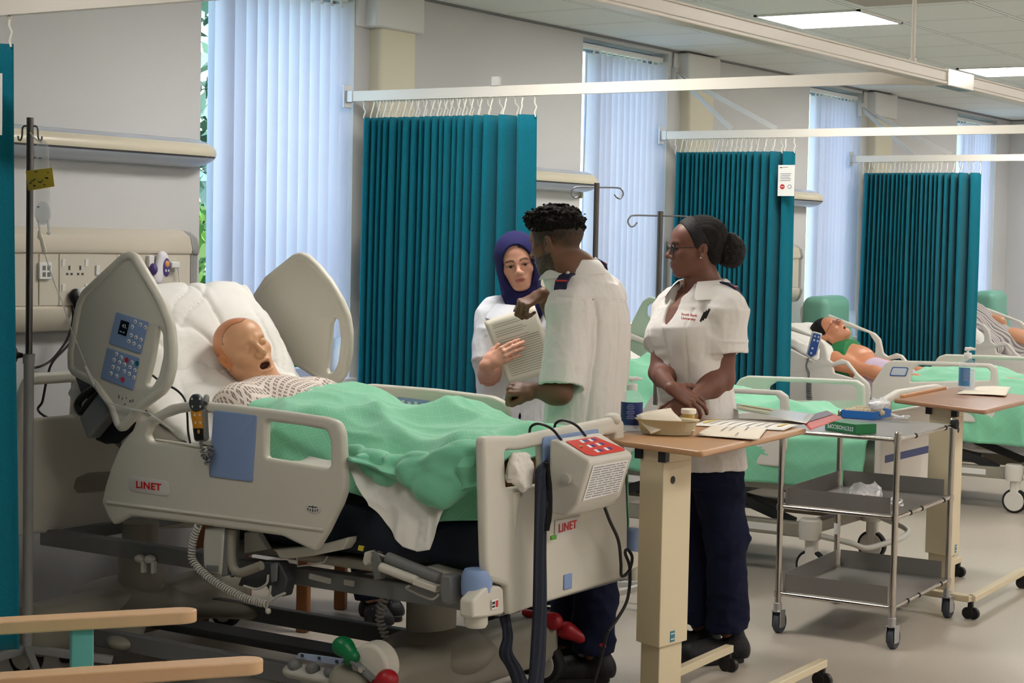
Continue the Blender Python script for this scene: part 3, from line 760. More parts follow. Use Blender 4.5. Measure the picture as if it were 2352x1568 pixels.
def build_person(P):
    """P: dict of joints (world) and options"""
    g = P.get('girth', 1.0); HF = P['head']; TF = P['torso']; skin = P['skin']
    B = SDF()
    head(B, HF, **P.get('hk', {}))
    nb = P['neck']
    B.cap(HF(-.018, 0, -.05), HF(-.030, 0, -.11), .050*HF.sc*P.get('nk', 1), .052*HF.sc*P.get('nk', 1), .03); B.cap(HF(-.030, 0, -.10), nb, .053*HF.sc*P.get('nk', 1), .060*P.get('nk', 1), .03)
    for sd in ('L', 'R'):
        sh, el, wr = [npv(P[k+sd]) for k in ('sh', 'el', 'wr')]
        B.cap(nb, sh+UP*.005, .05*g, .048*g, .05)
        r = arm_radii(g*P.get('arm', 1))
        m = sh+(el-sh)*.4; B.chain([sh, m, el], [r[0], r[1]*1.08, r[1]*.90], .03)
        m2 = el+(wr-el)*.3; B.chain([el, m2, wr], [r[2]*.96, r[2]*1.02, r[3]*.95], .02)
        if P.get('hand'+sd): hand(B, wr, **P['hand'+sd])
    loft(B, TF, [(a, b, c, d*(.90 if a > .02 else .74), e*(.90 if a > .02 else .74)) for a, b, c, d, e in P['torso_secs']], .05)
    for hp, kn, an in P.get('legs', []): B.chain([hp, kn, an], [.075*g, .052*g, .036], .03)
    paints = head_paint(HF, lin(skin), lin(P['lip']), lin(P['brow']), browth=P.get('browth', 1))
    extra = P.get('paint')
    def col(V):
        C = np.tile(lin(skin), (len(V), 1)); C *= (1+.10*fbm(V, 22, 3))[:, None]
        L = HF.inv(V); hd = np.linalg.norm(L, axis=1) < .2
        Ch = C[hd]; C[hd] = paints(V[hd], Ch)
        if extra: C = extra(V, C, HF)
        return np.clip(C, 0, 1)
    pts = [HF(0, 0, .15), HF(.13, 0, 0), HF(-.13, 0, 0), nb]+[P[k+s] for k in ('sh', 'el', 'wr') for s in 'LR']+[q for l in P.get('legs', []) for q in l]+[TF(0, 0, a[0]) for a in P['torso_secs']]
    for s in 'LR':
        if P.get('hand'+s): w = npv(P['wr'+s]); pts += [w+nrm(P['hand'+s]['pd'])*.16]
    lo, hi = box3(pts, .13)
    body = sdfmesh('person', B, lo, hi, P.get('h', .0042), M_SKIN, None, col)
    tag(body, P['label'], 'person')
    body['_p'] = 0; del body['_p']
    eyes(HF, body, P.get('iris', (50, 32, 22)), P.get('look', (1, 0, 0)))
    return body
def wrinkle(amp, s, dirs=(1, 1, 1), seed=0.0):
    d = np.array(dirs)
    return lambda P: -amp*(ridged(P*d+seed, s, 3))
def tunic(P, body, name='tunic', col_m=None, extra=None, h=.0045, hem=None, sleeve=(0.098, .082), wr=.004, vneck=None, m=None):
    g = P.get('girth', 1.0); TF = P['torso']; S = SDF()
    loft(S, TF, P['torso_secs'] if hem is None else hem, .05)
    nb = npv(P['neck']); tn = npv(P.get('tneck', nb-UP*.035)); wrf = wrinkle(wr*1.25, 10, (1, 1, .7), P.get('seed', 1)+3)
    for sd in 'LR':
        sh, el = npv(P['sh'+sd]), npv(P['el'+sd]); d = el-sh; L = P.get('sleeve'+sd, .8)
        S.cap(tn, sh-UP*.004, P.get('tr', .055)*g, .062*g, .06)
        S.ell(sh, .066*g, None, .05)
        if 'yoke' in P: S.ell(P['yoke'][0], P['yoke'][1], P['yoke'][2], .05)
        e = sh+d*L; r0, r1 = P.get('srad', sleeve); SL = SDF(); cone(SL, sh+d*.05, e, r0*.70*g, r1*g, .01)
        cone(SL, e-d*.16, e+d*.1, r1*g-.024, r1*g-.016, .004, '-'); S.fn(lambda Q, SL=SL: SL(Q), (sh+e)/2, np.linalg.norm(d)*L/2+r1*1.3, .035)
    # inner hollow of sleeves, neck opening
    S.fn(wrinkle(wr, 9, (1, 1, .6), P.get('seed', 1)), nb, 1e9, .01, '~')
    S.fn(wrinkle(wr*.4, 26, (1, 1, .5), P.get('seed', 1)+5), nb, 1e9, .01, '~')
    if extra: extra(S, TF)
    if P.get('ncut', 1): S.cap(nb-UP*.02, nb+UP*.12, .056*P.get('nk', 1), .075, .006, '-')
    if vneck: vneck(S)
    A = hem or P['torso_secs']; z0 = A[0][0]
    pts = [P[k+s] for k in ('sh', 'el') for s in 'LR']+[TF(0, 0, a[0]) for a in A]+[nb]
    lo, hi = box3(pts, .24); hi[2] = nb[2]+.08; lo[2] = min(TF(0, 0, z0)[2], npv(P['elL'])[2], npv(P['elR'])[2])-.02
    return sdfmesh(name, S, lo, hi, h, m or M_TUNIC, body)
def trousers(legs, waistF, body, r=(.098, .075, .078), wr=.012, seed=0., h=.007):
    S = SDF(); loft(S, waistF, [(-.16, 0, 0, .115, .165), (0.0, 0, 0, .12, .165), (.12, 0, 0, .10, .15)], .04)
    for hp, kn, an in legs:
        hp, kn, an = npv(hp), npv(kn), npv(an); S.chain([hp, (hp+kn)/2, kn], [r[0], r[0]*.94, r[1]], .03); cone(S, kn, an, r[1], r[2], .02); S.ell(kn, r[1], None, .02)
    S.fn(wrinkle(wr, 7, (1, 1, 1.4), seed), npv(legs[0][1]), 1e9, .01, '~')
    pts = [p for l in legs for p in l]+[waistF(0, 0, .12)]
    lo, hi = box3(pts, .17); lo[2] = min(npv(l[2])[2] for l in legs)-.01; hi[2] = waistF(0, 0, .12)[2]+.02
    return sdfmesh('trousers', S, lo, hi, h, M_TROU, body)
def shoe(heel, toe, body, w=.046, clog=False, laces=False):
    a = npv(heel); b = npv(toe); d = nrm(b-a); L = np.linalg.norm(b-a); F = Frame(a, d); S = SDF()
    S.cap(F(.03, 0, .045), F(L-.05, 0, .038), .040, .040, .02); S.cap(F(L*.5, 0, .05), F(L-.055, 0, .03), .048, .044, .03); S.ell(F(.02, 0, .05), (.045, .038, .05), F.R, .03)
    S.cap(F(.035, 0, .06), F(.04, 0, .115 if not clog else .075), .042, .040, .03)
    S.plane(F(0, 0, .022), F.R@np.array((0, 0, -1.0)))
    if clog:
        for i in range(4):
            for j in range(-2, 3):
                S.cap(F(L-.115+.026*i, j*.018+(i % 2)*.008, .05), F(L-.115+.026*i, j*.018+(i % 2)*.008, .11), .0042, .0042, .002, '-')
    lo, hi = box3([F(-.05, 0, 0), F(L+.02, 0, .14)], .06); lo[2] = a[2]
    o = sdfmesh('shoe', S, lo, hi, .0045, M_SHOE, body)
    m = MB(); n = 26; P = []
    for k in range(n):
        t = 2*pi*k/n; x = L*.5+(L*.5+.004)*cos(t); y = (.043 if cos(t) > 0 else .036)*np.sign(sin(t))*abs(sin(t))**.7; P.append(Vector(F(x, y, 0)))
    m.prism(P, (0, 0, .026)); so = m.build('sole', M_SOLE, o, bevel=.005)
    if laces:
        m = MB()
        for i in range(4):
            x = L*.45+.022*i; m.tube([F(x, -.026, .082-.006*i), F(x+.006, 0, .094-.008*i), F(x+.012, .026, .082-.006*i)], .003, 6)
        m.build('laces', M_SOLE, o)
    return o
def epaulette(c, along, up, body, w=.052, L=.085):
    F = Frame(c, along, up); m = MB(); M = F.M()
    pl = []
    for x, z in ((-L/2, -.012), (-L*.2, .001), (L*.2, .001), (L/2, -.014)): pl.append((x, z))
    for i in range(3):
        (x0, z0), (x1, z1) = pl[i], pl[i+1]
        m.add([M@Vector(v) for v in ((x0, -w/2, z0), (x0, w/2, z0), (x1, w/2, z1), (x1, -w/2, z1), (x0, -w/2, z0-.008), (x0, w/2, z0-.008), (x1, w/2, z1-.008), (x1, -w/2, z1-.008))], [(0, 1, 2, 3), (7, 6, 5, 4), (0, 4, 5, 1), (1, 5, 6, 2), (2, 6, 7, 3), (3, 7, 4, 0)])
    e = m.build('epaulette', M_NAVY, body, bevel=.003)
    m = MB(); m.box((0.012, 0, .0025), (.007, w*.96, .002), M=M); m.build('red_stripe', M_EPRED, e)
    m = MB(); m.box((-L*.42, 0, -.006), (.012, .010, .008), M=M); m.build('loop', M_TUNIC, e, bevel=.002)
    return e
def collar(nb, F, body, r=.07, rise=.030, drop=.045, gap=40, m=None, flare=.03, lean=0.0):
    """fold-over collar round the neck, open at the front by +-gap degrees"""
    n = 40; V = []
    for i in range(n):
        a = radians(gap)+(2*pi-2*radians(gap))*i/(n-1); s = abs(i/(n-1)-.5)*2
        for (rr, z) in ((r*.92, -.01), (r*.93, rise*(1-.5*s*s)), (r*1.02, rise*(1-.5*s*s)+.004), (r+flare*.55, rise*.3-.012*s), (r+flare*(1+.35*s), -drop*(1-.4*(1-s))-.012*s)):
            V.append(F(rr*cos(a)*(1.0)+lean*z, rr*sin(a)*1.05, z))
    o = npmesh('collar', np.array(V), gridfaces(n, 5), m or M_TUNIC, body)
    md = o.modifiers.new('t', 'SOLIDIFY'); md.thickness = .003; md.offset = 0
    sb = o.modifiers.new('s', 'SUBSURF'); sb.levels = 1; sb.render_levels = 2
    return o
# ------------------------------------------------------------------ the man with curly hair, seen from behind
D = 6.63
f_t = dirv(-cos(radians(38)), sin(radians(38)))
pel = pD(1338, 1010, D+.02); pel = npv(pel); chest = npv(pD(1362, 760, D+.0))
upv = nrm(chest-pel); TFm = Frame(pel, f_t, upv)
H = np.linalg.norm(chest-pel)
hf = dirv(-cos(radians(33)), sin(radians(33)), -.22)
HFm = Frame(pD(1279, 556, D-.02), hf, nrm(UP+.02*CRh), 1.0)
L_ = TFm.R[:, 1]
shL = npv(pD(1304, 700, D-.13)); shR = npv(pD(1390, 680, D+.13)); nbm = npv(pD(1326, 622, D+.0))
man = dict(head=HFm, torso=TFm, skin=(112, 76, 56), lip=(96, 58, 50), brow=(22, 17, 15), neck=nbm, shL=shL, shR=shR,
    elL=npv(pD(1288, 902, D-.20)), wrL=npv(pD(1232, 896, D-.16)), elR=npv(pD(1335, 860, D+.36)), wrR=npv(pD(1248, 676, D+.16)),
    torso_secs=[(-.20, .0, 0, .135, .185), (-.02, -.0, 0, .125, .172), (H*.45, -.005, 0, .122, .168), (H*.8, -.005, 0, .132, .178), (H+.03, -.008, 0, .128, .182), (H+.12, -.016, 0, .10, .15), (H+.175, -.02, 0, .070, .10)],
    nk=1.1, ncut=0, tneck=npv(pD(1340, 654, D+.02)), tr=.060, girth=1.0, sleeveL=.93, sleeveR=.8, srad=(.100, .083), seed=2.0, look=(1, 0, -.3), hk=dict(jaw=1.15, nose=1.2, lips=1.3), arm=1.08,
    handL=dict(pd=dirv(-1, .1, .05), nd=dirv(-.1, -.55, .8), side=-1, curl=(1.02, 1.05, 1.05, 1.05), thumb=.75, sc=1.06, spread=.0),
    handR=dict(pd=dirv(-.75, -.2, -.35), nd=dirv(-.5, -.5, .7), side=1, curl=(.75, .7, .75, .8), thumb=.5, sc=1.02, spread=.05),
    label='person with curly black hair and beard in white tunic, back to the camera', h=.0042)
legs_m = [(TFm(0, .09, -.08), npv(pD(1372, 1300, D+.0)), npv(pD(1362, 1500, D+.0))), (TFm(0, -.09, -.08), npv(pD(1330, 1290, D+.16)), npv(pD(1300, 1475, D+.16)))]
man['legs'] = legs_m
def beard(V, C, HF):
    L = HF.inv(V); x, y, z = L[:, 0], L[:, 1], L[:, 2]; a = np.abs(y); hd = np.linalg.norm(L, axis=1) < .17
    n = noise3(V, 160)
    jaw = hd & (z < -.045-.01*n+.25*np.clip(.03-x, 0, .1)*0) & (x > -.012) & (z > -.13) & ~((x > .08) & (a < .026) & (z > -.078) & (z < -.050))
    side = hd & (x > -.008) & (x < .028) & (z < .03) & (z > -.06) & (a > .05) & (a < .078)
    mo = hd & (x > .08) & (a < .03) & (z > -.056) & (z < -.044)
    m = (jaw | mo)*1.0*(.80+.15*n)+side*.45; m = np.clip(m, 0, .93)[:, None]
    C = C*(1-m)+m*lin((24, 18, 15))
    # faded hair on the sides and back of the head
    fade = np.clip((z+.022+.010*n)/.035, 0, 1)*(x < .058)*hd; back = np.clip((-x-.03)/.04, 0, 1)*np.clip((z+.07)/.05, 0, 1)*hd
    f = np.clip(np.maximum(fade, back*.8)*(.85+.1*n), 0, .93)[:, None]*(a < .0835)[:, None]
    return C*(1-f)+f*lin((26, 20, 17))
man['paint'] = beard
man['yoke'] = (npv(pD(1322, 642, D+.01)), (.10, .115, .045), Frame(nbm, f_t, nrm(UP+.34*f_t)).R)
bm_ = build_person(man)
def man_extra(S, TF):
    o, R = TF.o, TF.R
    def seam(P):
        q = (P-o)@R; x, y, z = q[:, 0], q[:, 1], q[:, 2]; back = x < -.02
        yoke = np.exp(-((z-(H+.115))/.0045)**2)*.005*back
        pl = sum(np.exp(-((y-s*.105-.05*(H-z)*s*.3)/.006)**2)*.007*back for s in (-1, 1))*(z < H+.115)
        mid = np.exp(-((y+.0)/.003)**2)*.003*back*(z < H+.115)
        billow = .010*np.exp(-((z-.02)/.06)**2)*noise3(P, 6)
        return yoke+pl+mid-billow
    S.fn(seam, o, 1e9, .01, '~')
tm = tunic(man, bm_, extra=man_extra, wr=.006)
collar(nbm, Frame(npv(pD(1320, 608, D+.005)), f_t, nrm(UP+.34*f_t)), bm_, r=.082, rise=.018, drop=.052, gap=34, flare=.036)
trousers(legs_m, Frame(TFm(0, 0, -.06), f_t), bm_, r=(.100, .082, .082), wr=.012, seed=4.)
lf = dirv(-.9, -.05); 
hl = legs_m[0][2].copy(); hl[2] = 0; h2 = legs_m[1][2].copy(); h2[2] = 0
shoe(hl-lf*.06, hl+lf*.215, bm_, laces=True); shoe(h2-lf*.06, h2+lf*.215, bm_, laces=True)
epaulette(pD(1293, 640, D-.150), dirv(-.38, -.50, -.62), dirv(-.35, -.45, .8), bm_, w=.054, L=.085); epaulette(pD(1382, 600, D+.09), dirv(.6, .5, -.45), dirv(.3, -.1, .9), bm_, w=.045, L=.065)
def curly(F, parent, m):
    S = SDF(); S.ell(F(-.014, 0, .052), (.108, .085, .082), F.R, .02); S.ell(F(.038, 0, .098), (.064, .06, .040), F.R, .03); S.ell(F(.074, .012, .098), (.030, .045, .024), F.R, .02)
    S.fn(lambda P: -.016*np.abs(noise3(P, 58))-.009*np.abs(noise3(P, 115))+.008, F(0, 0, .1), 1e9, .01, '~')
    S.fn(lambda P: (F.inv(P)@np.array((.16, 0, -1.0)))+.040+.010*noise3(P, 70), F.o, 1e9, .006, '&')
    lo, hi = box3([F(x, y, z) for x in (-.13, .12) for y in (-.1, .1) for z in (.0, .155)], .03)
    return sdfmesh('hair', S, lo, hi, .003, m, parent, relax=0)
M_HAIR = mat('hair_black', (26, 22, 21), .6, bump=.8, bscale=300, spec=.3)
curly(HFm, bm_, mat('hair_curly', (26, 22, 20), .8, bump=.8, bscale=250, spec=.18))
# ------------------------------------------------------------------ the woman with glasses, hands folded
D = 6.98
f2 = dirv(-cos(radians(38)), -sin(radians(38))); pel = npv(pD(1602, 980, D)); chest = npv(pD(1608, 770, D+.02)); upv2 = nrm(chest-pel); TF2 = Frame(pel, f2, upv2); H2 = np.linalg.norm(chest-pel)
hf2 = dirv(-cos(radians(9)), -sin(radians(9)), -.03)
HF2 = Frame(pD(1597, 570, D-.03), hf2, UP, .97)
nb2 = npv(pD(1614, 652, D+.02)); shL2 = npv(pD(1672, 706, D-.12)); shR2 = npv(pD(1546, 708, D+.13))
w2 = dict(head=HF2, torso=TF2, skin=(116, 76, 62), lip=(128, 70, 66), brow=(30, 20, 18), neck=nb2, shL=shL2, shR=shR2,
    elL=npv(pD(1664, 868, D-.10)), wrL=npv(pD(1572, 922, D-.24)), elR=npv(pD(1510, 856, D-.02)), wrR=npv(pD(1545, 893, D-.26)),
    torso_secs=[(-.19, -.005, 0, .145, .195), (-.06, -.01, 0, .135, .185), (.10, 0, 0, .120, .160), (H2*.75, .012, 0, .130, .165), (H2+.03, .022, 0, .138, .170), (H2+.11, .005, 0, .105, .150), (H2+.165, -.02, 0, .065, .11)],
    nk=.92, girth=.96, sleeveL=.62, sleeveR=.60, srad=(.108, .086), seed=7.0, look=(1, .12, .0), hk=dict(jaw=.92, nose=1.15, lips=1.55), iris=(48, 30, 22), arm=.91,
    handR=dict(pd=dirv(.80, .0, -.42), nd=dirv(.15, -.75, .60), side=-1, curl=(.30, .25, .30, .38), thumb=.15, thumbout=1.0, sc=1.0, spread=.22),
    handL=dict(pd=dirv(-.75, -.1, -.66), nd=dirv(-.3, -.8, .45), side=1, curl=(.35, .35, .35, .4), thumb=.3, sc=.95, spread=.05),
    label='person with hair bun and glasses in white tunic, hands folded in front', h=.004, browth=1.2)
legs2 = [(TF2(0, .09, -.08), npv(pD(1668, 1240, D-.02)), npv(pD(1672, 1445, D+.0))), (TF2(0, -.09, -.08), npv(pD(1600, 1240, D+.14)), npv(pD(1606, 1430, D+.14)))]
w2['legs'] = legs2
w2['yoke'] = (npv(pD(1614, 686, D+.0)), (.105, .12, .045), Frame(nb2, f2, nrm(UP+.42*f2)).R)
b2 = build_person(w2)
def w2_extra(S, TF):
    o, R = TF.o, TF.R
    S.ell(TF(.078, .064, H2+.0), (.055, .060, .065), R, .05); S.ell(TF(.078, -.062, H2+.0), (.055, .060, .065), R, .05)
    def seam(P):
        q = (P-o)@R; x, y, z = q[:, 0], q[:, 1], q[:, 2]; fr = (x > .02)*(z < H2+.1)
        pk = np.exp(-((y-.0+.0)/.004)**2)*.007*fr+np.exp(-((y-.022)/.0022)**2)*.0015*fr
        pr = sum(np.exp(-((y-s*(.07+.03*np.clip(z/H2, 0, 1)**2))/.004)**2)*.005*fr for s in (-1, 1))
        gather = .0032*np.sin(z*150+4*noise3(P, 9))*np.exp(-((y+.045)/.035)**2)*fr*(z > -.02)*(z < H2*.9)
        return pk+pr+gather
    S.fn(seam, o, 1e9, .01, '~')
    for sd in 'LR':    # sleeve band
        sh, el = w2['sh'+sd], w2['el'+sd]; d = el-sh; L = w2['sleeve'+sd]; cone(S, sh+d*(L-.17), sh+d*(L-.15), w2['srad'][1]*.96+.002, w2['srad'][1]*.96+.002, .004)
def v2(S):
    S.ell(TF2(.125, 0.0, H2+.140), (.085, .034, .100), Frame(nb2, f2+.35*UP).R, .006, '-'); S.ell(TF2(.07, 0.0, H2+.185), (.06, .055, .06), None, .006, '-')
t2 = tunic(w2, b2, extra=w2_extra, wr=.0055, vneck=v2, hem=[(-.165, -.005, 0, .150, .200)]+w2['torso_secs'][1:])
collar(nb2, Frame(npv(pD(1613, 655, D-.01)), f2, nrm(UP+.60*f2)), b2, r=.088, rise=.026, drop=.046, gap=32, flare=.045)
trousers(legs2, Frame(TF2(0, 0, -.06), f2), b2, r=(.100, .084, .082), wr=.014, seed=9.)
lf = dirv(-.95, -.25); hl = legs2[0][2].copy(); hl[2] = 0; h2 = legs2[1][2].copy(); h2[2] = 0
shoe(hl-lf*.065, hl+lf*.20, b2); shoe(h2-lf*.065, h2+lf*.20, b2)
epaulette(pD(1683, 655, D-.10), dirv(.75, -.4, -.48), dirv(.38, -.15, .9), b2, w=.045, L=.095)
S = SDF(); S.ell(HF2(-.026, 0, .046), (.104, .084, .083), HF2.R, .02); S.ell(HF2(-.060, 0, -.005), (.058, .068, .065), HF2.R, .03)
S.fn(lambda P: -.0012*np.sin(HF2.inv(P)[:, 1]*500+3*noise3(P, 30)), HF2.o, 1e9, .01, '~'); S.plane(HF2(.047, 0, .03), HF2.R@np.array((1, 0, -.55)), .01)
S.ell(HF2(-.030, .095, -.032), (.030, .03, .034), HF2.R, .01, '-')
lo, hi = box3([HF2(x, y, z) for x in (-.16, .1) for y in (-.1, .1) for z in (-.1, .14)], .02); sdfmesh('hair', S, lo, hi, .0035, M_HAIR, b2)
S = SDF(); S.ell(HF2(-.135, 0, -.008), (.062, .066, .062), HF2.R, .01); S.fn(lambda P: -.006*np.abs(noise3(P, 45))-.004*np.abs(noise3(P, 100)), HF2.o, 1e9, .01, '~'); S.ell(HF2(-.155, 0, -.045), (.035, .045, .032), HF2.R, .02)
lo, hi = box3([HF2(-.135, 0, -.01)], .13); sdfmesh('hair_bun', S, lo, hi, .0035, M_HAIR, b2, relax=0)
# headband
S = SDF(); S.ell(HF2(-.022, 0, .046), (.1075, .0865, .087), HF2.R, .01); S.ell(HF2(-.022, 0, .046), (.103, .082, .082), HF2.R, .002, '-'); S.plane(HF2(.040, 0, .05), HF2.R@np.array((1, 0, -.45))); S.plane(HF2(-.02, 0, .05), HF2.R@np.array((-1, 0, .45)), .004); S.plane(HF2(0, 0, -.012), HF2.R@np.array((0, 0, -1.0)))
lo, hi = box3([HF2(x, y, z) for x in (-.12, .1) for y in (-.1, .1) for z in (-.05, .15)], .02); sdfmesh('headband', S, lo, hi, .0032, mat('headband_black', (22, 22, 25), .7, bump=.2, bscale=300), b2)
def glasses(F, parent, m):
    g = MB()
    for s in (-1, 1):
        pts = [F(.103-.004*abs(cos(t)), s*.033+.0215*cos(t), -.004+.0175*sin(t)) for t in np.linspace(0, 2*pi, 25)[:-1]]; g.tube(pts, .0016*1.1, 8, closed=True)
        g.tube([F(.099, s*.054, .002), F(.088, s*.071, .004), F(.03, s*.077, .004), F(-.008, s*.079, .006), F(-.022, s*.079, -.008)], .0017, 8)
    g.tube([F(.104, -.012, .001), F(.110, 0, .003), F(.104, .012, .001)], .0016, 8)
    o = g.build('glasses', m, parent)
    for s in (-1, 1):
        l = MB(); l.prism([Vector(F(.102, s*.033+.021*cos(t), -.004+.017*sin(t))) for t in np.linspace(0, 2*pi, 25)[:-1]], Vector(F.R@np.array((.001, 0, 0)))); l.build('lens', mat('lens_glass', (245, 248, 250), .02, trans=1.0, ior=1.1), o, smooth=False)
glasses(HF2, b2, mat('glasses_frame', (44, 32, 34), .3))
m = MB(); m.ball(HF2(.0, .0815, -.036), .0034, 10, 8); m.build('earring', mat('pearl', (240, 236, 228), .15), b2)
# pens in the chest pocket
for k, (x, y) in enumerate(((1619, 716), (1624, 713), (1630, 709))):
    m = MB(); a = pD(x, y, D-.20); b = pD(x-10, y+22, D-.19); m.cyl(a, b, .0042, n=10); m.build('pen', mat('pen_black', (25, 25, 28), .3), b2)
tx = pD(1582, 727, D-.20); nv = Vector(tuple(nrm(f2+.0*UP+.25*L_*0)))
for k, s in enumerate(('South Bank', 'University')):
    o = pD(1583+k*-2, 723+k*9, D-.196); text('tunic_logo', s, .0130, frameM(o, dirv(.86, -.5, -.06), dirv(.0, 0, 1)), mat('embroidery_red', (190, 40, 50), .6), b2, bold=.0004)
# ------------------------------------------------------------------ the woman in the navy headscarf
D = 7.5
f3 = dirv(.25, -.97); pel = npv(pD(1178, 960, D)); chest = npv(pD(1182, 770, D)); upv3 = nrm(chest-pel); TF3 = Frame(pel, f3, upv3); H3 = np.linalg.norm(chest-pel)
HF3 = Frame(pD(1189, 604, D-.08), dirv(.0, -1, -.10), nrm(UP-CRh*.20), .94)
nb3 = npv(pD(1203, 692, D)); sR3 = npv(pD(1137, 722, D+.0)); sL3 = npv(pD(1272, 722, D+.05))
w1 = dict(head=HF3, torso=TF3, skin=(214, 160, 138), lip=(178, 98, 94), brow=(46, 30, 26), neck=nb3, shR=sR3, shL=sL3,
    elR=npv(pD(1123, 858, D-.08)), wrR=npv(pD(1117, 838, D-.325)), elL=npv(pD(1285, 850, D-.02)), wrL=npv(pD(1262, 820, D-.24)),
    torso_secs=[(-.30, 0, 0, .135, .195), (-.06, 0, 0, .125, .18), (.10, 0, 0, .110, .155), (H3*.8, .005, 0, .120, .160), (H3+.03, .005, 0, .115, .165), (H3+.10, -.005, 0, .085, .13), (H3+.13, -.01, 0, .05, .09)],
    nk=.9, girth=.93, sleeveL=.85, sleeveR=.82, srad=(.104, .084), seed=12.0, browth_=1, look=(1, .05, .02), hk=dict(jaw=.86, nose=.95, lips=1.3), iris=(58, 38, 28),
    handR=dict(pd=dirv(.80, -.05, .50), nd=dirv(-.15, -.95, .2), side=-1, curl=(.14, .15, .17, .20), thumb=.3, thumbout=.5, sc=.98, spread=.0),
    handL=dict(pd=dirv(-.8, 0, .3), nd=dirv(0, -1, .1), side=1, curl=(.3, .3, .3, .3), thumb=.3, sc=.92),
    label='person in a navy headscarf and white tunic holding a printed sheet of paper', h=.004, browth=.9)
legs3 = [(TF3(0, .09, -.1), npv(pD(1215, 1210, D+.02)), npv(pD(1236, 1385, D+.05))), (TF3(0, -.09, -.1), npv(pD(1150, 1210, D+.02)), npv(pD(1150, 1385, D+.05)))]
w1['legs'] = legs3
b3 = build_person(w1)
def w1_extra(S, TF):
    o, R = TF.o, TF.R
    def seam(P):
        q = (P-o)@R; x, y, z = q[:, 0], q[:, 1], q[:, 2]; fr = x > .02
        return np.exp(-(y/.003)**2)*.004*fr+sum(np.exp(-((y-s*.085)/.003)**2)*.002*fr for s in (-1, 1))
    S.fn(seam, o, 1e9, .01, '~')
tunic(w1, b3, extra=w1_extra, wr=.006, m=mat('tunic_bluewhite', (228, 230, 238), .75, bump=.12, bscale=600, spec=.2))
collar(nb3, Frame(npv(pD(1203, 704, D-.06)), f3, nrm(UP+.35*f3)), b3, r=.100, rise=.012, drop=.050, gap=32, flare=.045, m=MATS['tunic_bluewhite'])
trousers(legs3, Frame(TF3(0, 0, -.06), f3), b3, wr=.012, seed=14.)
for lg in legs3:
    q = lg[2].copy(); q[2] = 0; d = dirv(.55, -.8); shoe(q-d*.06, q+d*.19, b3, clog=True)
S = SDF(); S.ell(HF3(-.010, 0, .030), (.114, .092, .104), HF3.R, .01); S.ell(HF3(.0, 0, -.055), (.090, .080, .088), HF3.R, .04)
S.cap(HF3(-.03, 0, -.06), nb3-UP*.02, .078, .085, .04); S.ell(nb3-UP*.03+f3*.035, (.115, .070, .085), None, .05); S.cap(nb3+f3*.09-UP*.02, nb3+f3*.125-UP*.115, .045, .012, .05)
S.cap(nb3-UP*.01, sL3+UP*.04, .05, .035, .04)
S.fn(lambda P: -.007*ridged(HF3.inv(P)*np.array((1, 1, 2.4)), 12, 2)*np.clip((-.03-HF3.inv(P)[:, 2])/.06, 0, 1)-.0008, HF3.o, 1e9, .01, '~')
S.ell(HF3(.095, 0, -.018), (.075, .0660, .1010), HF3.R, .006, '-'); S.cap(HF3(.06, 0, -.03), HF3(.02, 0, -.03), .060, .050, .004, '-')
lo, hi = box3([HF3(0, 0, .12), HF3(0, 0, -.1), nb3, sL3, nb3-UP*.15], .15); sdfmesh('headscarf', S, lo, hi, .004, mat('scarf_navy', (38, 36, 82), .8, bump=.15, bscale=500, spec=.15), b3)
S = SDF(); S.ell(HF3(-.004, 0, .030), (.1050, .082, .094), HF3.R, .01); S.ell(HF3(.085, 0, -.020), (.075, .0635, .0935), HF3.R, .004, '-'); S.plane(HF3(.0, 0, .0), HF3.R@np.array((-1, 0, 0.0))); S.plane(HF3(0, 0, -.02), HF3.R@np.array((0, 0, -1.0)))
S.cap(HF3(.06, 0, -.03), HF3(.02, 0, -.03), .058, .05, .004, '-')
lo, hi = box3([HF3(0, -.09, -.05), HF3(.1, .09, .13)], .02); sdfmesh('undercap', S, lo, hi, .0035, mat('undercap_black', (26, 24, 30), .8), b3)
# the sheet of paper she holds
DP = D-.290
c4 = [pD(1111, 738, DP), pD(1228, 701, DP), pD(1282, 850, DP+.02), pD(1168, 884, DP)]
n = 14; V = []
for i in range(n):
    for j in range(n):
        u, v = i/(n-1), j/(n-1); p = (c4[0]*(1-u)+c4[1]*u)*(1-v)+(c4[3]*(1-u)+c4[2]*u)*v; p = p-CF*(.010*sin(pi*u)*(1-v)+.006*sin(2*pi*v)); V.append(tuple(p))
sheet = npmesh('paper_sheet', np.array(V), gridfaces(n, n), mat('paper_cream', (225, 218, 205), .7, trans=.0), None); tag(sheet, 'printed sheet of paper in the hand of the person in the headscarf', 'paper')
md = sheet.modifiers.new('s', 'SOLIDIFY'); md.thickness = .0006
mb = MB(); rr = random.Random(5)
def onsheet(u, v): 
    p = (c4[0]*(1-u)+c4[1]*u)*(1-v)+(c4[3]*(1-u)+c4[2]*u)*v; return p-CF*(.010*sin(pi*u)*(1-v)+.006*sin(2*pi*v)+.0012)
for k in range(24):
    v = .10+.034*k
    if k in (2, 6): continue
    u0 = .12; u1 = .9 if k > 7 else .35+.4*rr.random(); hh = .0045 if k in (8, 9) else .003; N = 8
    for q in range(N):
        a, b = u0+(u1-u0)*q/N, u0+(u1-u0)*(q+1)/N
        mb.add([onsheet(a, v), onsheet(b, v), onsheet(b, v+hh/.25), onsheet(a, v+hh/.25)], [(0, 1, 2, 3)])
mb.build('printed_lines', mat('print_grey', (172, 165, 156), .7), sheet, smooth=False)
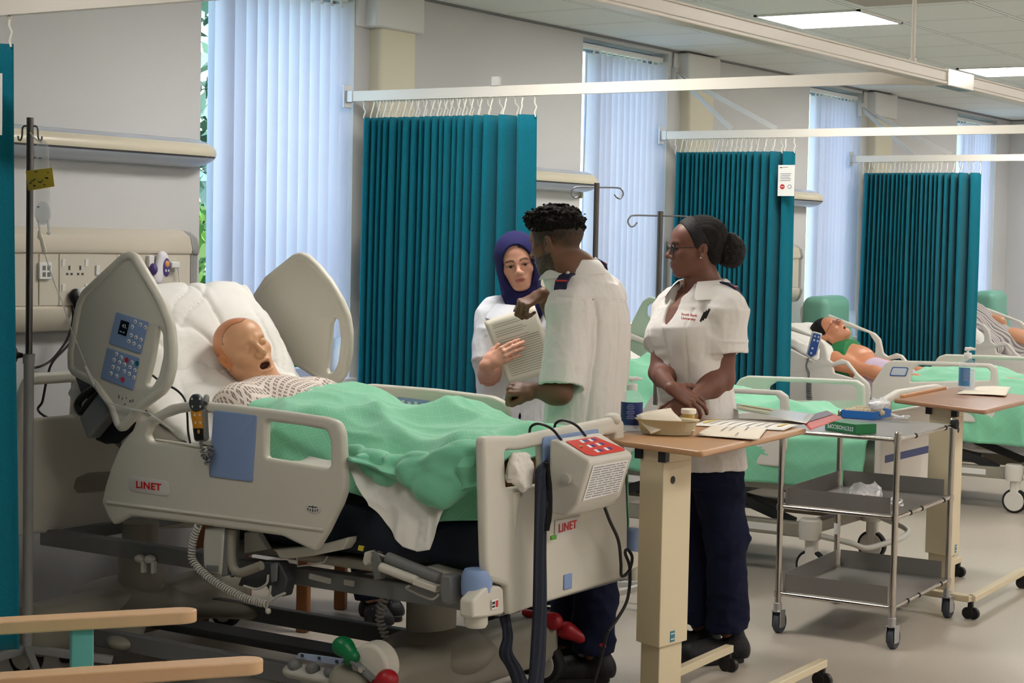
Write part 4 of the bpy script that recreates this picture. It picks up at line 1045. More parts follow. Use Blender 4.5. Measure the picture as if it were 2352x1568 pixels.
# ------------------------------------------------------------------ the person sitting behind the bed: only legs and clogs show
fo = Vector((.35, -.94, 0)).normalized()
seat = npv((5.80, 5.03, .50)); f4 = npv(fo); TF4 = Frame(seat, f4); HF4 = Frame(seat+UP*.70+f4*.02, nrm(f4-.3*UP), UP, .93)
l4 = TF4.R[:, 1]; nb4 = seat+UP*.55; an1 = npv((5.97, 4.60, .10)); an2 = npv((6.15, 4.68, .10))
w4 = dict(head=HF4, torso=TF4, skin=(200, 150, 128), lip=(170, 98, 94), brow=(50, 36, 30), neck=nb4, shL=nb4+l4*.16-UP*.07, shR=nb4-l4*.16-UP*.07, elL=seat+l4*.20+UP*.22+f4*.05, elR=seat-l4*.20+UP*.22+f4*.05,
    wrL=seat+l4*.08+UP*.16+f4*.26, wrR=seat-l4*.06+UP*.16+f4*.26, torso_secs=[(-.06, 0, 0, .13, .18), (.1, 0, 0, .115, .16), (.3, 0, 0, .115, .16), (.42, 0, 0, .11, .17), (.52, -.01, 0, .08, .12)], girth=.93, seed=20., hk=dict(),
    handL=dict(pd=nrm(f4-l4*.3), nd=UP, side=1), handR=dict(pd=nrm(f4+l4*.3), nd=UP, side=-1), label='person seated behind the bed, only navy trousers and black clogs showing below it', h=.006)
kn1 = npv((5.99, 4.70, .52)); kn2 = npv((6.17, 4.76, .52)); legs4 = [(seat+l4*.09, kn2, an2), (seat-l4*.09, kn1, an1)]; w4['legs'] = legs4
b4 = build_person(w4); tunic(w4, b4, h=.008, wr=.003)
trousers(legs4, Frame(seat-UP*.02, f4), b4, r=(.085, .075, .078), wr=.008, h=.008)
d = dirv(.35, -.9)
for an in (an1, an2): q = an.copy(); q[2] = 0; shoe(q-d*.06, q+d*.19, b4, clog=True)
S = SDF(); S.ell(HF4(-.02, 0, .04), (.105, .086, .09), HF4.R, .02); S.ell(HF4(-.05, 0, -.03), (.06, .075, .09), HF4.R, .03); S.plane(HF4(.05, 0, .03), HF4.R@np.array((1, 0, -.6)))
lo, hi = box3([HF4(-.12, -.1, -.13), HF4(.1, .1, .14)], .05); sdfmesh('hair', S, lo, hi, .006, M_HAIR, b4)
# chair under that person
def wood_chair(loc, rz, label):
    t = thing('visitor_chair', label, 'chair', loc, rz); wd = mat('chair_wood', (150, 98, 58), .45, noise=.15, nscale=30)
    for x, y in ((-.24, .22), (.24, .22), (-.24, -.22), (.24, -.22)):
        m = MB(); m.box((x, y, .22 if y > 0 else .32), (.045, .05, .44 if y > 0 else .64)); m.build('leg', wd, t, bevel=.006)
    m = MB(); m.box((0, 0, .42), (.44, .46, .07)); m.build('seat', mat('chair_vinyl', (60, 70, 90), .5), t, bevel=.02, seg=4)
    m = MB(); m.box((0, -.24, .70), (.44, .05, .42), (radians(8), 0, 0)); m.build('backrest', MATS['chair_vinyl'], t, bevel=.02, seg=4)
    for x in (-.24, .24): m = MB(); m.box((x, .0, .655), (.055, .5, .03)); m.build('armrest', wd, t, bevel=.012, seg=3)
wood_chair((5.80, 5.00, 0), atan2(fo.y, fo.x)-pi/2, 'wooden-legged chair standing behind the near hospital bed, legs showing under it')
# ================================================================== near bed (all measured on its own planes)
M_BED = mat('bed_cream', (208, 204, 192), .42, spec=.45, noise=.02, nscale=3); M_BEDD = mat('bed_grey_beige', (150, 145, 132), .45, spec=.4)
M_BLUE = mat('bed_blue_panel', (132, 156, 198), .45); M_STEEL = mat('frame_grey_steel', (128, 130, 131), .45, metal=.2); M_LGREY = mat('light_grey_plastic', (188, 186, 178), .4)
M_BLACK = mat('black_plastic', (20, 20, 22), .45); M_DGREY = mat('dark_grey_plastic', (66, 68, 72), .45); M_MGREY = mat('mid_grey_plastic', (112, 113, 113), .45)
M_SILVER = mat('bright_steel', (200, 200, 200), .2, metal=1.0); M_RUB = mat('rubber_black', (24, 24, 26), .75)
M_LRED = mat('letter_red', (205, 30, 38), .45); M_BADGE = mat('badge_silver', (205, 203, 198), .35); M_WBTN = mat('button_white', (225, 228, 232), .4); M_NAVYF = mat('mattress_navy', (24, 32, 50), .6, bump=.2, bscale=60)
BX0, BX1 = 4.5, 5.58
bed = thing('hospital_bed', 'nearest hospital bed, cream plastic rails with blue panels, mannequin lying in it', 'hospital bed', (5.04, 4.1, 0))
IDX = Matrix(((0, 0, 1, 0), (-1, 0, 0, 0), (0, 1, 0, 0), (0, 0, 0, 1)))
def XM(X): return Matrix(((0, 0, -1, X), (-1, 0, 0, 0), (0, 1, 0, 0), (0, 0, 0, 1)))      # (u,v,w) -> x = X-w, y = -u, z = v
def YM(Y): return Matrix(((1, 0, 0, 0), (0, 0, -1, Y), (0, 1, 0, 0), (0, 0, 0, 1)))      # (u,v,w) -> x = u, y = Y-w, z = v
def tx(pts, X): 
    out = []
    for p in pts:
        q = pX(p[0], p[1], X); out.append((-q.y, q.z)+tuple(p[2:]))
    return out
def ty(pts, Y):
    out = []
    for p in pts:
        q = pY(p[0], p[1], Y); out.append((q.x, q.z)+tuple(p[2:]))
    return out
RB = lambda o: reparent_world(o, bed)
def rimtube(name, pl, X, r, m, par, w=0.0, closed=True):
    mb = MB(); mb.tube([(X-w, -p[0], p[1]) for p in pl], r, 10, closed=closed); return mb.build(name, m, par)
def inset(pl, d):
    n = len(pl); A = sum(pl[i-1][0]*pl[i][1]-pl[i][0]*pl[i-1][1] for i in range(n)); sg = 1 if A > 0 else -1; out = []
    for i in range(n):
        a = Vector(pl[i-1][:2]); b = Vector(pl[(i+1) % n][:2]); t = (b-a)
        t = t.normalized() if t.length > 1e-9 else Vector((1, 0)); out.append(Vector(pl[i][:2])+Vector((-t.y, t.x))*d*sg)
    return out
# ---- near foot-end side rail
o1 = tx([(240, 1152, .01), (256, 1190, .01), (267, 1205, .02), (304, 1184, .03), (475, 1205, .3), (654, 1229.5, .1), (679, 1242, .06), (730, 1266, .02), (757, 1222, .1), (789, 1157, .1), (801, 1122, .1), (797, 1050, .3), (794, 995, .05), (784, 968, .05), (752, 957, .06), (654, 943, .3), (540, 929, .3), (480, 922.5, .2), (437, 921.5, .12), (396, 928, .1), (352, 953, .12), (318, 977, .12), (284, 1018, .12), (262, 1069, .1), (247, 1117, .1)], BX0)
h1 = tx([(345, 998, .01), (352, 981, .02), (380, 960, .05), (412, 949, .05), (446, 944, .05), (496, 949, .01), (493, 1025, .01), (465, 1025, .02), (352, 1012, .02)], BX0)
h2 = tx([(617, 966, .015), (700, 977, .2), (756, 987, .03), (764, 1010, .03), (765, 1074, .015), (616, 1050, .015)], BX0)
P1 = rpoly(o1); rail = RB(plate('side_rail', [P1, rpoly(h1), rpoly(h2)], .034, XM(BX0), M_BED, None, .013, 4))
rail['label'] = 'near foot-end side rail with blue panel'
bl = RB(plate('blue_panel', [rpoly(tx([(500, 940.5), (599, 953), (589, 1105), (489.5, 1092)], BX0), .008)], .006, XM(BX0-.0185), M_BLUE, None, .002, 2)); bl.parent = rail; bl.matrix_parent_inverse = Matrix()
rail.matrix_parent_inverse = rail.matrix_parent_inverse
def sub(o, par):
    """make o (world mesh) a child of a part that itself sits under a thing"""
    o.parent = par; o.matrix_parent_inverse = (Matrix.Translation(par.parent.location) @ par.matrix_parent_inverse).inverted() if par.parent else Matrix()
    return o
sub(bl, rail)
mb = MB(); mb.tube([pX(246, 1153, BX0-.017), pX(480, 1183, BX0-.017), pX(744, 1217, BX0-.017)], .006, 8); sub(mb.build('moulded_ridge', M_BED), rail)
mb = MB(); mb.tube([pX(x, y, BX0-.015) for x, y in ((358, 1010), (420, 1019), (464, 1027))], .005, 8); sub(mb.build('moulded_lip', M_BED), rail)
def badge(cx, cy, w, h, X, txt, size, rl):
    c = pX(cx, cy, X); s = (pX(cx-w/2, cy-w/2*.1, X)-pX(cx+w/2, cy+w/2*.1, X)); L = abs(s.y)
    q = sub(plate('badge', [rpoly([(-c.y-L/2, c.z-h/2+.001), (-c.y+L/2, c.z-h/2-.001), (-c.y+L/2, c.z+h/2-.001), (-c.y-L/2, c.z+h/2+.001)], .018)], .003, XM(X), M_BADGE, None, .001, 1), rl)
    q = sub(text('lettering', txt, size, XM(X-.0025)@Matrix.Translation((-c.y, c.z, 0)), M_LRED, None, .0008, .0007, squeeze=1.3), rl)
badge(342, 1116, 92, .052, BX0-.0175, 'LINET', .033, rail)
c = pX(719, 1165, BX0-.0178); st = plate('angle_scale', [rpoly([(-c.y-.032, c.z+.008), (-c.y+.032, c.z+.002), (-c.y+.026, c.z-.014), (-c.y, c.z-.020), (-c.y-.026, c.z-.012)], .012)], .002, XM(c.x), M_BADGE, None, .0008, 1); sub(st, rail)
mb = MB()
for k in range(5): mb.box((c.x-.0016, c.y+.02-.01*k, c.z-.007-.004*(1-abs(k-2)/2)), (.001, .004, .006))
mb.box((c.x-.0016, c.y, c.z-.001), (.001, .002, .016)); mb.box((c.x-.0016, c.y, c.z+.002), (.001, .036, .003)); sub(mb.build('scale_marks', M_INK, smooth=False), rail)
# ---- near head-end side rail with the keypads
XH = BX0-.01
o2 = [(304, 577, .03), (318, 585, .03), (353, 643, .1), (382, 694, .1), (401, 745, .1), (406, 799, .1), (404, 847, .1), (395, 882, .06), (379, 905, .05), (337, 936, .1), (290, 988, .02), (279, 989, .02), (270, 977, .03), (257, 936, .08), (219, 885, .1), (172, 860, .02), (163, 846, .02), (162, 809, .1), (176, 726, .2), (182.6, 694, .1), (195, 667, .05), (285, 584, .05)]
P2 = rpoly(tx(o2, XH)); hh = rpoly(tx([(369, 747, .01), (378, 768, .03), (379.5, 815, .1), (369, 862, .05), (353, 889, .02), (341, 883, .015), (345, 868, .02), (355, 830, .1)], XH))
hr = RB(plate('head_side_rail', [P2, hh], .026, XM(XH), M_BED, None, .010, 4)); hr['label'] = 'raised head-end side rail with two blue keypads'
sub(rimtube('rounded_rim', inset(P2, .014)[::2], XH, .0165, M_BED, None, .006), hr)
for k, (q, scr) in enumerate((([(275, 716), (348.5, 739), (331, 812), (257.5, 788)], True), ([(254, 797.5), (328, 821.5), (313.5, 895), (238.5, 868)], False))):
    pn = sub(plate('keypad', [rpoly(tx(q, XH), .006)], .004, XM(XH-.0155), M_BLUE, None, .0012, 1), hr)
    Q = [pX(a, b, XH-.0185) for a, b in q]
    def kp(u, v): return (Q[0]*(1-u)+Q[1]*u)*(1-v)+(Q[3]*(1-u)+Q[2]*u)*v
    if scr:
        mb = MB(); mb.prism([kp(.10, .22), kp(.36, .22), kp(.36, .66), kp(.10, .66)], (-.0012, 0, 0)); sub(mb.build('screen', mat('screen_black', (16, 20, 28), .2)), hr)
        up_ = (kp(.2, .2)-kp(.2, .6)).normalized(); rt = (kp(.4, .4)-kp(.1, .4)).normalized(); mtx = lambda p: frameM(p+Vector((-.0015, 0, 0)), rt, up_, Vector((-1, 0, 0)))
        sub(text('screen_digits', '43.', .018, mtx(kp(.25, .38)), M_WBTN, None, .0003), hr); sub(text('screen_digits', 'Min 40', .008, mtx(kp(.22, .57)), M_WBTN, None, .0003), hr)
        spots = [(.53, .14), (.70, .18), (.86, .22), (.48, .32), (.50, .58), (.66, .60), (.82, .62), (.48, .78), (.64, .80), (.82, .84)]
    else: spots = [(.22, .14), (.38, .20), (.72, .24), (.19, .34), (.36, .36), (.52, .38), (.69, .40), (.85, .44), (.20, .56), (.36, .56), (.55, .58), (.71, .60), (.86, .66), (.18, .78), (.36, .80)]
    for (u, v) in spots:
        p = kp(u, v); mb = MB(); mb.lathe([(.0075, 0), (.0075, .0012), (.0062, .002)], p, 14, Matrix.Rotation(-pi/2, 3, 'Y')); b_ = sub(mb.build('key', M_WBTN), hr)
        mb = MB(); p2 = p+Vector((-.0022, 0, 0)); mb.prism([p2+Vector((0, -.003, -.0025)), p2+Vector((0, .003, -.0025)), p2+Vector((0, 0, .0035))], (-.0003, 0, 0)); sub(mb.build('key_symbol', M_INK, smooth=False), hr)
    if not scr:
        for (u, v, c_) in ((.55, .22, (190, 50, 60)), (.55, .84, (205, 50, 60)), (.87, .22, (30, 110, 130))):
            mb = MB(); mb.lathe([(.009, 0), (.009, .0015)], kp(u, v), 14, Matrix.Rotation(-pi/2, 3, 'Y')); sub(mb.build('coloured_key', mat('key_%d' % c_[0], c_, .4)), hr)
mb = MB()
for (x, y, a, b) in ((273, 911, .006, .012), (281, 915, .004, .010), (290, 914, .004, .006), (299, 921, .008, .008), (305, 920, .006, .010), (287, 928, .007, .005)): mb.box(pX(x, y, XH-.0135), (.001, a, b))
sub(mb.build('moulded_symbol', M_MGREY, smooth=False), hr)
# ---- far rails
XF = BX1
o3 = tx([(693, 579, .04), (710, 585, .04), (734, 607, .1), (764, 644, .1), (790, 688, .1), (805, 724, .1), (810, 765, .1), (808, 815, .1), (797, 861, .04), (779, 880, .05), (752, 889, .03), (741, 877, .03), (700, 850, .1), (640, 815, .1), (585, 790, .05), (578, 700, .05), (585, 675, .05), (611, 636, .05), (677, 583, .05)], XF)
hh = rpoly(tx([(772, 728, .02), (781, 737, .02), (786, 779, .1), (780, 830, .05), (771, 852, .03), (757, 857, .01), (755, 845, .01), (761, 800, .1), (766, 742, .02)], XF))
P3 = rpoly(o3); fr = RB(plate('head_side_rail', [P3, hh], .026, XM(XF), M_BED, None, .010, 4)); sub(rimtube('rounded_rim', inset(P3, .014)[::2], XF, .016, M_BED, None, -.0), fr)
o4 = tx([(770, 905, .05), (810, 885, .06), (856, 881, .2), (1000, 892, .3), (1137, 909, .1), (1163, 923, .05), (1172, 945, .05), (1176, 1040, .1), (1150, 1100, .1), (800, 1080, .1), (750, 960, .05)], XF)
h4 = rpoly(tx([(803, 921, .02), (818, 909, .02), (850, 905, .1), (896, 908, .005), (896, 952, .005), (800, 945, .02)], XF), .01); h5 = rpoly(tx([(1010, 925, .01), (1130, 938, .02), (1148, 950, .01), (1148, 985, .01), (1010, 965, .005)], XF))
fl = RB(plate('side_rail', [rpoly(o4), h4, h5], .034, XM(XF), M_BED, None, .013, 4)); sub(plate('blue_panel', [rpoly(tx([(912, 911), (986, 920), (984, 960), (910, 950)], XF-.02), .006)], .004, XM(XF-.0185), M_BLUE, None, .0012, 1), fl)
mb = MB()
for k, (x, y) in enumerate(((926, 922), (940, 926), (955, 926), (972, 930))): mb.box(pX(x, y, XF-.0225), (.001, .014, .012))
sub(mb.build('white_marks', M_WBTN, smooth=False), fl)
# ---- footboard
YF = 3.05
o5 = ty([(1100, 1013, .03), (1104, 1003, .03), (1126, 1000, .05), (1186, 1001, .1), (1238, 990, .1), (1392, 960, .1), (1406, 955, .02), (1425, 966, .02), (1427, 1050, .2), (1433, 1200, .3), (1431, 1324, .02), (1240, 1384, .3), (1163, 1412, .02), (1155, 1345, .01), (1111, 1330, .01), (1107, 1290, .2), (1103, 1150, .3)], YF)
h6 = rpoly(ty([(1150, 1034, .01), (1190, 1032, .05), (1236, 1022, .01), (1240, 1110, .01), (1154, 1120, .01)], YF)); h7 = rpoly(ty([(1375, 1000, .01), (1404, 996, .01), (1407, 1055, .03), (1395, 1068, .02), (1372, 1073, .01)], YF))
fb = RB(plate('footboard', [rpoly(o5), h6, h7], .036, YM(YF), M_BED, None, .014, 4))
sub(plate('blue_inlay', [rpoly(ty([(1246, 1004), (1374, 984), (1372, 1120), (1362, 1133), (1262, 1152), (1246, 1140)], YF-.02), .012)], .006, YM(YF-.02), M_BLUE, None, .002, 1), fb)
c = pY(1304, 1209, YF-.022); fm = frameM(c, (1, 0, 0), (0, 0, 1), (0, -1, 0)); sub(text('lettering', 'LINET', .038, fm@Matrix.Rotation(radians(1), 4, 'Z'), M_LRED, None, .0008, .0005, squeeze=1.05), fb)
mb = MB(); mb.box(c+Vector((0, .0015, 0)), (.15, .001, .055)); sub(mb.build('badge', M_BADGE, smooth=False), fb)
mb = MB(); c = pY(1304, 1335, YF-.02); mb.box(c, (.05, .006, .05)); sub(mb.build('blue_latch', M_BLUE, bevel=.003), fb)
mb = MB()
for (a, b, r) in (((1180, 1130), (1172, 1300), .02), ((1222, 1125), (1215, 1290), .012)): mb.tube([pY(a[0], a[1], YF-.008), pY(b[0], b[1], YF-.006)], [r, r*.4], 10)
sub(mb.build('moulded_flute', M_BED), fb)
mb = MB(); mb.ball(pY(1407, 962, YF), (.03, .03, .022), 16, 12); sub(mb.build('corner_cap', M_BED), fb)
# ---- headboard
YH = 5.12
o6 = ty([(42, 905, .05), (58, 866, .04), (80, 856, .03), (168, 852, .1), (420, 842, .3), (640, 830, .1), (665, 860, .05), (665, 1180, .1), (600, 1205, .1), (60, 1225, .02), (22, 1235, .02), (30, 1050, .3)], YH)
h8 = rpoly(ty([(66, 884, .008), (168, 877, .008), (164, 952, .008), (60, 962, .008)], YH)); h9 = rpoly(ty([(185, 880, .01), (520, 868, .1), (520, 950, .02), (190, 958, .02)], YH))
hb = RB(plate('headboard', [rpoly(o6), h8, h9], .04, YM(YH), M_BED, None, .015, 4))
sub(plate('handle_recess', [rpoly(ty([(170, 1120), (176, 1098), (205, 1085), (330, 1078), (330, 1120), (180, 1132)], YH-.022), .012)], .004, YM(YH-.021), M_BEDD, None, .001, 1), hb)
# ---- lift columns, base frame, wheels
def wall_tube(name, pts, r, m, par=None, n=12, closed=False):
    mb = MB(); mb.tube(pts, r, n, closed=closed); return RB(mb.build(name, m)) if par is None else sub(mb.build(name, m), par)
CM = 5.0
for (cy, nm) in ((3.60, 'foot'), (4.98, 'head')):
    mb = MB(); mb.lathe([(.092, .20), (.092, .255), (.086, .258), (.086, .40), (.070, .402), (.070, .50)], (CM, cy, 0), 32); RB(mb.build('lift_column', mat('column_cover', (150, 146, 134), .4, metal=.15)))
S = SDF()        # moulded base covers
for cy in (3.52, 5.0):
    mb = MB(); mb.box2((4.425, cy-.10, .075), (5.575, cy+.09, .255)); RB(mb.build('base_crossmember', M_BEDD, bevel=.055, seg=6))
    S = SDF(); S.cap((4.62, cy+.02, .16), (5.0, cy+.04, .20), .06, .12, .04, flat=(0, 0, 1), fa=.6); S.cap((5.0, cy+.04, .20), (5.38, cy+.02, .16), .12, .06, .04, flat=(0, 0, 1), fa=.6); S.ell((5.0, cy+.06, .20), (.22, .20, .07), None, .05)
    S.cap((5.0, cy+.05, .18), (4.66, cy+(.30 if cy < 4 else -.28), .13), .11, .06, .06, flat=(0, 0, 1), fa=.45); S.cap((5.0, cy+.05, .18), (5.34, cy+(.30 if cy < 4 else -.28), .13), .11, .06, .06, flat=(0, 0, 1), fa=.45)
    S.plane((4.40, 0, 0), (-1, 0, 0), .02); S.plane((5.6, 0, 0), (1, 0, 0), .02); S.plane((0, 0, .06), (0, 0, -1))
    o = sdfmesh('base_cover', S, (4.3, cy-.45, .02), (5.7, cy+.5, .38), .008, M_BEDD); RB(o)
mb = MB()
for x in (4.66, 5.34): 
    mb = MB(); mb.box2((x-.02, 3.5, .10), (x+.02, 5.05, .165)); RB(mb.build('base_rail', M_MGREY, bevel=.004))
mb = MB(); mb.box2((4.98, 3.5, .10), (5.12, 5.05, .13)); RB(mb.build('base_tray', M_DGREY, bevel=.01))
for x in (4.47, 5.53):
    for cy in (3.5, 5.0):
        mb = MB(); yy = cy+(-.03 if cy < 4 else .02); mb.tube([(x-.022, yy, .075), (x+.022, yy, .075)], .075, 28); w_ = RB(mb.build('castor_wheel', M_RUB, bevel=.008)); 
        mb = MB(); mb.tube([(x-.026, yy, .075), (x+.026, yy, .075)], .052, 24); sub(mb.build('hub', M_LGREY, bevel=.004), w_)
        mb = MB(); mb.lathe([(.026, .13), (.03, .2)], (x, yy, 0), 16); RB(mb.build('castor_stem', M_DGREY))
# brake pedals: green and red levers near, red levers far
def pedal(a, b, c, m):
    S = SDF(); S.ell(a, (.032, .035, .028), None, .01); S.cap(a, b, .027, .020, .02); S.cap(b, c, .018, .014, .01); lo, hi = box3([a, b, c], .06)
    return RB(sdfmesh('brake_pedal', S, lo, hi, .004, m))
M_GREEN = mat('pedal_green', (0, 110, 60), .35); M_PRED = mat('pedal_red', (160, 20, 32), .4)
XP = 4.44
g_ = pedal(npv(pX(788, 1484, XP)), npv(pX(812, 1508, XP)), npv(pX(800, 1520, XP)), M_GREEN); g_['label'] = 'green pedal'
r_ = pedal(npv(pX(890, 1560, XP)), npv(pX(870, 1575, XP)), npv(pX(850, 1575, XP)), M_PRED); r_['label'] = 'red pedal'
mb = MB(); mb.bar(pX(812, 1516, XP), pX(862, 1562, XP), .012, .038, (1, 0, 0)); a = pX(833, 1536, XP-.01); RB(mb.build('pedal_bracket', M_MGREY, bevel=.003))
mb = MB(); mb.tube([a, a+Vector((-.012, 0, 0))], .010, 12); RB(mb.build('bolt', M_SILVER))
mb = MB(); c = pX(855, 1528, 4.47); mb.tube([c+Vector((.05, 0, -.0)), c+Vector((-.02, 0, 0))], [.075, .072], 32); RB(mb.build('end_cap', M_BED, bevel=.012, seg=4))
p_ = pedal(npv((5.56, 3.40, .20)), npv((5.60, 3.33, .16)), npv((5.62, 3.28, .15)), M_PRED)
p_ = pedal(npv((5.50, 3.42, .24)), npv((5.46, 3.46, .26)), npv((5.44, 3.5, .27)), M_PRED)
# foot control with three domed buttons
c = pX(712, 1522, 4.52); fcb = MB(); yM = lambda x, y, X=4.5: pX(x, y, X)
S = SDF(); a = npv(pX(680, 1540, 4.50)); b = npv(pX(765, 1556, 4.50)); S.cap(a, b, .045, .045, .02, flat=(0, 0, 1), fa=.55); lo, hi = box3([a, b], .08); fc = RB(sdfmesh('foot_control', S, lo, hi, .005, M_LGREY))
for (x, y) in ((677, 1527), (718, 1535), (760, 1544)):
    mb = MB(); mb.ball(pX(x, y, 4.475), (.022, .026, .020), 18, 12); sub(mb.build('domed_button', M_MGREY), fc)
mb = MB(); mb.prism([pX(x, y, 4.50) for x, y in ((685, 1500), (788, 1514), (780, 1528), (680, 1511))], (.012, 0, 0)); sub(mb.build('blue_label', mat('label_paleblue', (170, 185, 215), .5)), fc)
mb = MB()
for x, y in ((694, 1505), (733, 1511), (773, 1519)): mb.box(pX(x, y, 4.497), (.002, .010, .010))
sub(mb.build('label_arrows', M_INK, smooth=False), fc)
# ---- upper frame, mattress platform
mb = MB(); mb.box2((4.64, 3.08, .44), (4.69, 5.14, .50)); RB(mb.build('frame_rail', M_STEEL, bevel=.004)); mb = MB(); mb.box2((5.39, 3.08, .44), (5.44, 5.14, .50)); RB(mb.build('frame_rail', M_STEEL, bevel=.004))
for y in (3.1, 3.7, 4.4, 5.1): mb = MB(); mb.box2((4.66, y-.025, .445), (5.42, y+.025, .495)); RB(mb.build('cross_beam', M_STEEL, bevel=.004))
mb = MB(); mb.box2((4.60, 3.10, .53), (5.48, 4.20, .56)); RB(mb.build('mattress_platform', M_BEDD, bevel=.01))
# plastic trough and wing under the near rail
def xprism(name, pts, X, d, m, bev=.004, par=None):
    mb = MB(); mb.prism([pX(x, y, X) for x, y in pts], (d, 0, 0)); o = mb.build(name, m, None, bevel=bev); return RB(o) if par is None else sub(o, par)
xprism('platform_wing', [(624, 1262), (700, 1256), (745, 1248), (790, 1236), (800, 1233), (797, 1247), (787, 1262), (720, 1276), (652, 1284), (640, 1280), (634, 1268)], 4.55, .05, M_BED, .01)
xprism('platform_edge', [(560, 1222), (590, 1223), (613, 1262), (560, 1272)], 4.58, .03, M_LGREY)
xprism('leg_platform', [(980, 1300), (1085, 1332), (1072, 1356), (1064, 1358), (940, 1312)], 4.56, .3, M_BED, .012)
xprism('control_box', [(469, 1212), (515, 1210), (508, 1322), (476, 1314), (466, 1300), (465, 1250)], 4.50, .06, M_LGREY, .008)
xprism('box_handle', [(472, 1297), (501, 1299), (500, 1314), (474, 1309)], 4.495, .004, M_MGREY, .002)
xprism('box_side', [(515, 1212), (524, 1216), (521, 1322), (508, 1324)], 4.505, .06, M_MGREY, .003)
mb = MB(); mb.tube(smoothpath([pX(*p, 4.52) for p in ((534, 1215), (531, 1260), (534, 1300), (550, 1315), (580, 1306), (600, 1298))], 30), .016, 10); RB(mb.build('curved_bracket', M_BEDD))
mb = MB(); c = pX(531, 1322, 4.49); mb.tube([c, c+Vector((.01, 0, 0))], .006, 10); RB(mb.build('bolt', M_SILVER))
xprism('lock_mechanism', [(560, 1310), (600, 1290), (640, 1290), (660, 1330), (650, 1370), (625, 1372), (610, 1345), (580, 1352), (545, 1345)], 4.56, .05, M_DGREY, .006)
xprism('lock_plate', [(620, 1296), (636, 1292), (634, 1335), (622, 1338)], 4.545, .01, M_MGREY)
def coil(pts, R, r, turns, name, m, par=None, n=10):
    path = smoothpath(pts, 60); out = []; N = turns*n; P = np.array([tuple(p) for p in path]); d = np.r_[0, np.cumsum(np.linalg.norm(np.diff(P, axis=0), axis=1))]
    up = Vector((1, 0, 0))
    for i in range(N+1):
        s = d[-1]*i/N; p = Vector([np.interp(s, d, P[:, k]) for k in range(3)]); q = Vector([np.interp(min(s+.004, d[-1]), d, P[:, k]) for k in range(3)]); t = (q-p)
        t = t.normalized() if t.length > 1e-7 else T0; T0 = t; x = t.cross(up).normalized(); y = x.cross(t); a = 2*pi*i/n; out.append(p+(x*cos(a)+y*sin(a))*R)
    mb = MB(); mb.tube(out, r, 6); return mb.build(name, m)
RB(coil([pX(*p, 4.49) for p in ((456, 1205), (444, 1240), (442, 1285), (470, 1318), (500, 1340), (550, 1368), (590, 1382), (612, 1386))], .011, .0035, 46, 'coiled_cable', M_LGREY))
mb = MB(); mb.tube(smoothpath([pX(*p, 4.49) for p in ((560, 1345), (590, 1352), (612, 1340), (616, 1320))], 16), .004, 8); RB(mb.build('cable', M_LGREY))
mb = MB(); mb.tube([pX(*p, 4.49) for p in ((622, 1345), (616, 1385), (611, 1398))], .004, 8); mb.tube([pX(*p, 4.49) for p in ((612, 1386), (636, 1370), (655, 1362))], .005, 8); mb.ball(pX(616, 1403, 4.49), .010, 12, 10); RB(mb.build('cable_plug', M_LGREY))
# wires and hook bar
mb = MB(); mb.tube([pX(*p, 4.6) for p in ((682, 1280), (684, 1300), (715, 1296), (745, 1290), (752, 1278))], .003, 8); RB(mb.build('wire_hook', M_BADGE))
# gas strut, actuator
mb = MB(); mb.tube([pX(857, 1267, 4.52), pX(892, 1281, 4.52)], .006, 10); RB(mb.build('strut_rod', M_SILVER)); mb = MB(); mb.tube([pX(890, 1280, 4.52), pX(1012, 1329, 4.52)], .019, 18); RB(mb.build('gas_strut', M_MGREY, bevel=.003))
mb = MB(); mb.tube([pX(874, 1301, 4.50), pX(960, 1334, 4.50)], .015, 14); mb.bar(pX(955, 1333, 4.5), pX(1010, 1352, 4.5), .02, .042, (1, 0, 0)); RB(mb.build('lever_cover', M_BED, bevel=.004))
xprism('strut_bracket', [(856, 1266), (866, 1270), (874, 1290), (874, 1330), (858, 1332), (855, 1290)], 4.51, .03, M_MGREY)
xprism('end_block', [(1012, 1318), (1036, 1322), (1038, 1380), (1030, 1390), (1012, 1385), (1008, 1350)], 4.46, .06, M_MGREY, .008)
xprism('warning_label', [(824, 1252), (836, 1254), (833, 1266), (821, 1263)], 4.55, .003, mat('warning_yellow', (200, 185, 50), .5), .0005)
xprism('lock_lever', [(836, 1268), (850, 1264), (852, 1292), (838, 1300), (832, 1290)], 4.54, .03, M_BED)
for (a, b) in (((712, 1322), (758, 1334)), ((792, 1336), (812, 1340))): mb = MB(); mb.bar(pX(*a, 4.62), pX(*b, 4.62), .01, .018); RB(mb.build('accessory_clip', M_LGREY))
mb = MB(); mb.tube(smoothpath([pX(*p, 4.6) for p in ((942, 1345), (935, 1352), (985, 1374), (1000, 1372), (1008, 1363))], 20), .004, 8); RB(mb.build('wire_loop', M_BADGE))
RB(coil([(4.86, 3.68, .42), (4.84, 3.70, .33), (4.85, 3.68, .26)], .012, .004, 12, 'coiled_cable', M_LGREY))
for (x, y) in ((322, 1282), (345, 1284)):
    mb = MB(); mb.ball(pX(x, y, 4.62), (.02, .022, .016), 10, 8); mb.box(pX(x+8, y+18, 4.62), (.02, .012, .045)); RB(mb.build('bag_hook', M_LGREY, bevel=.003))
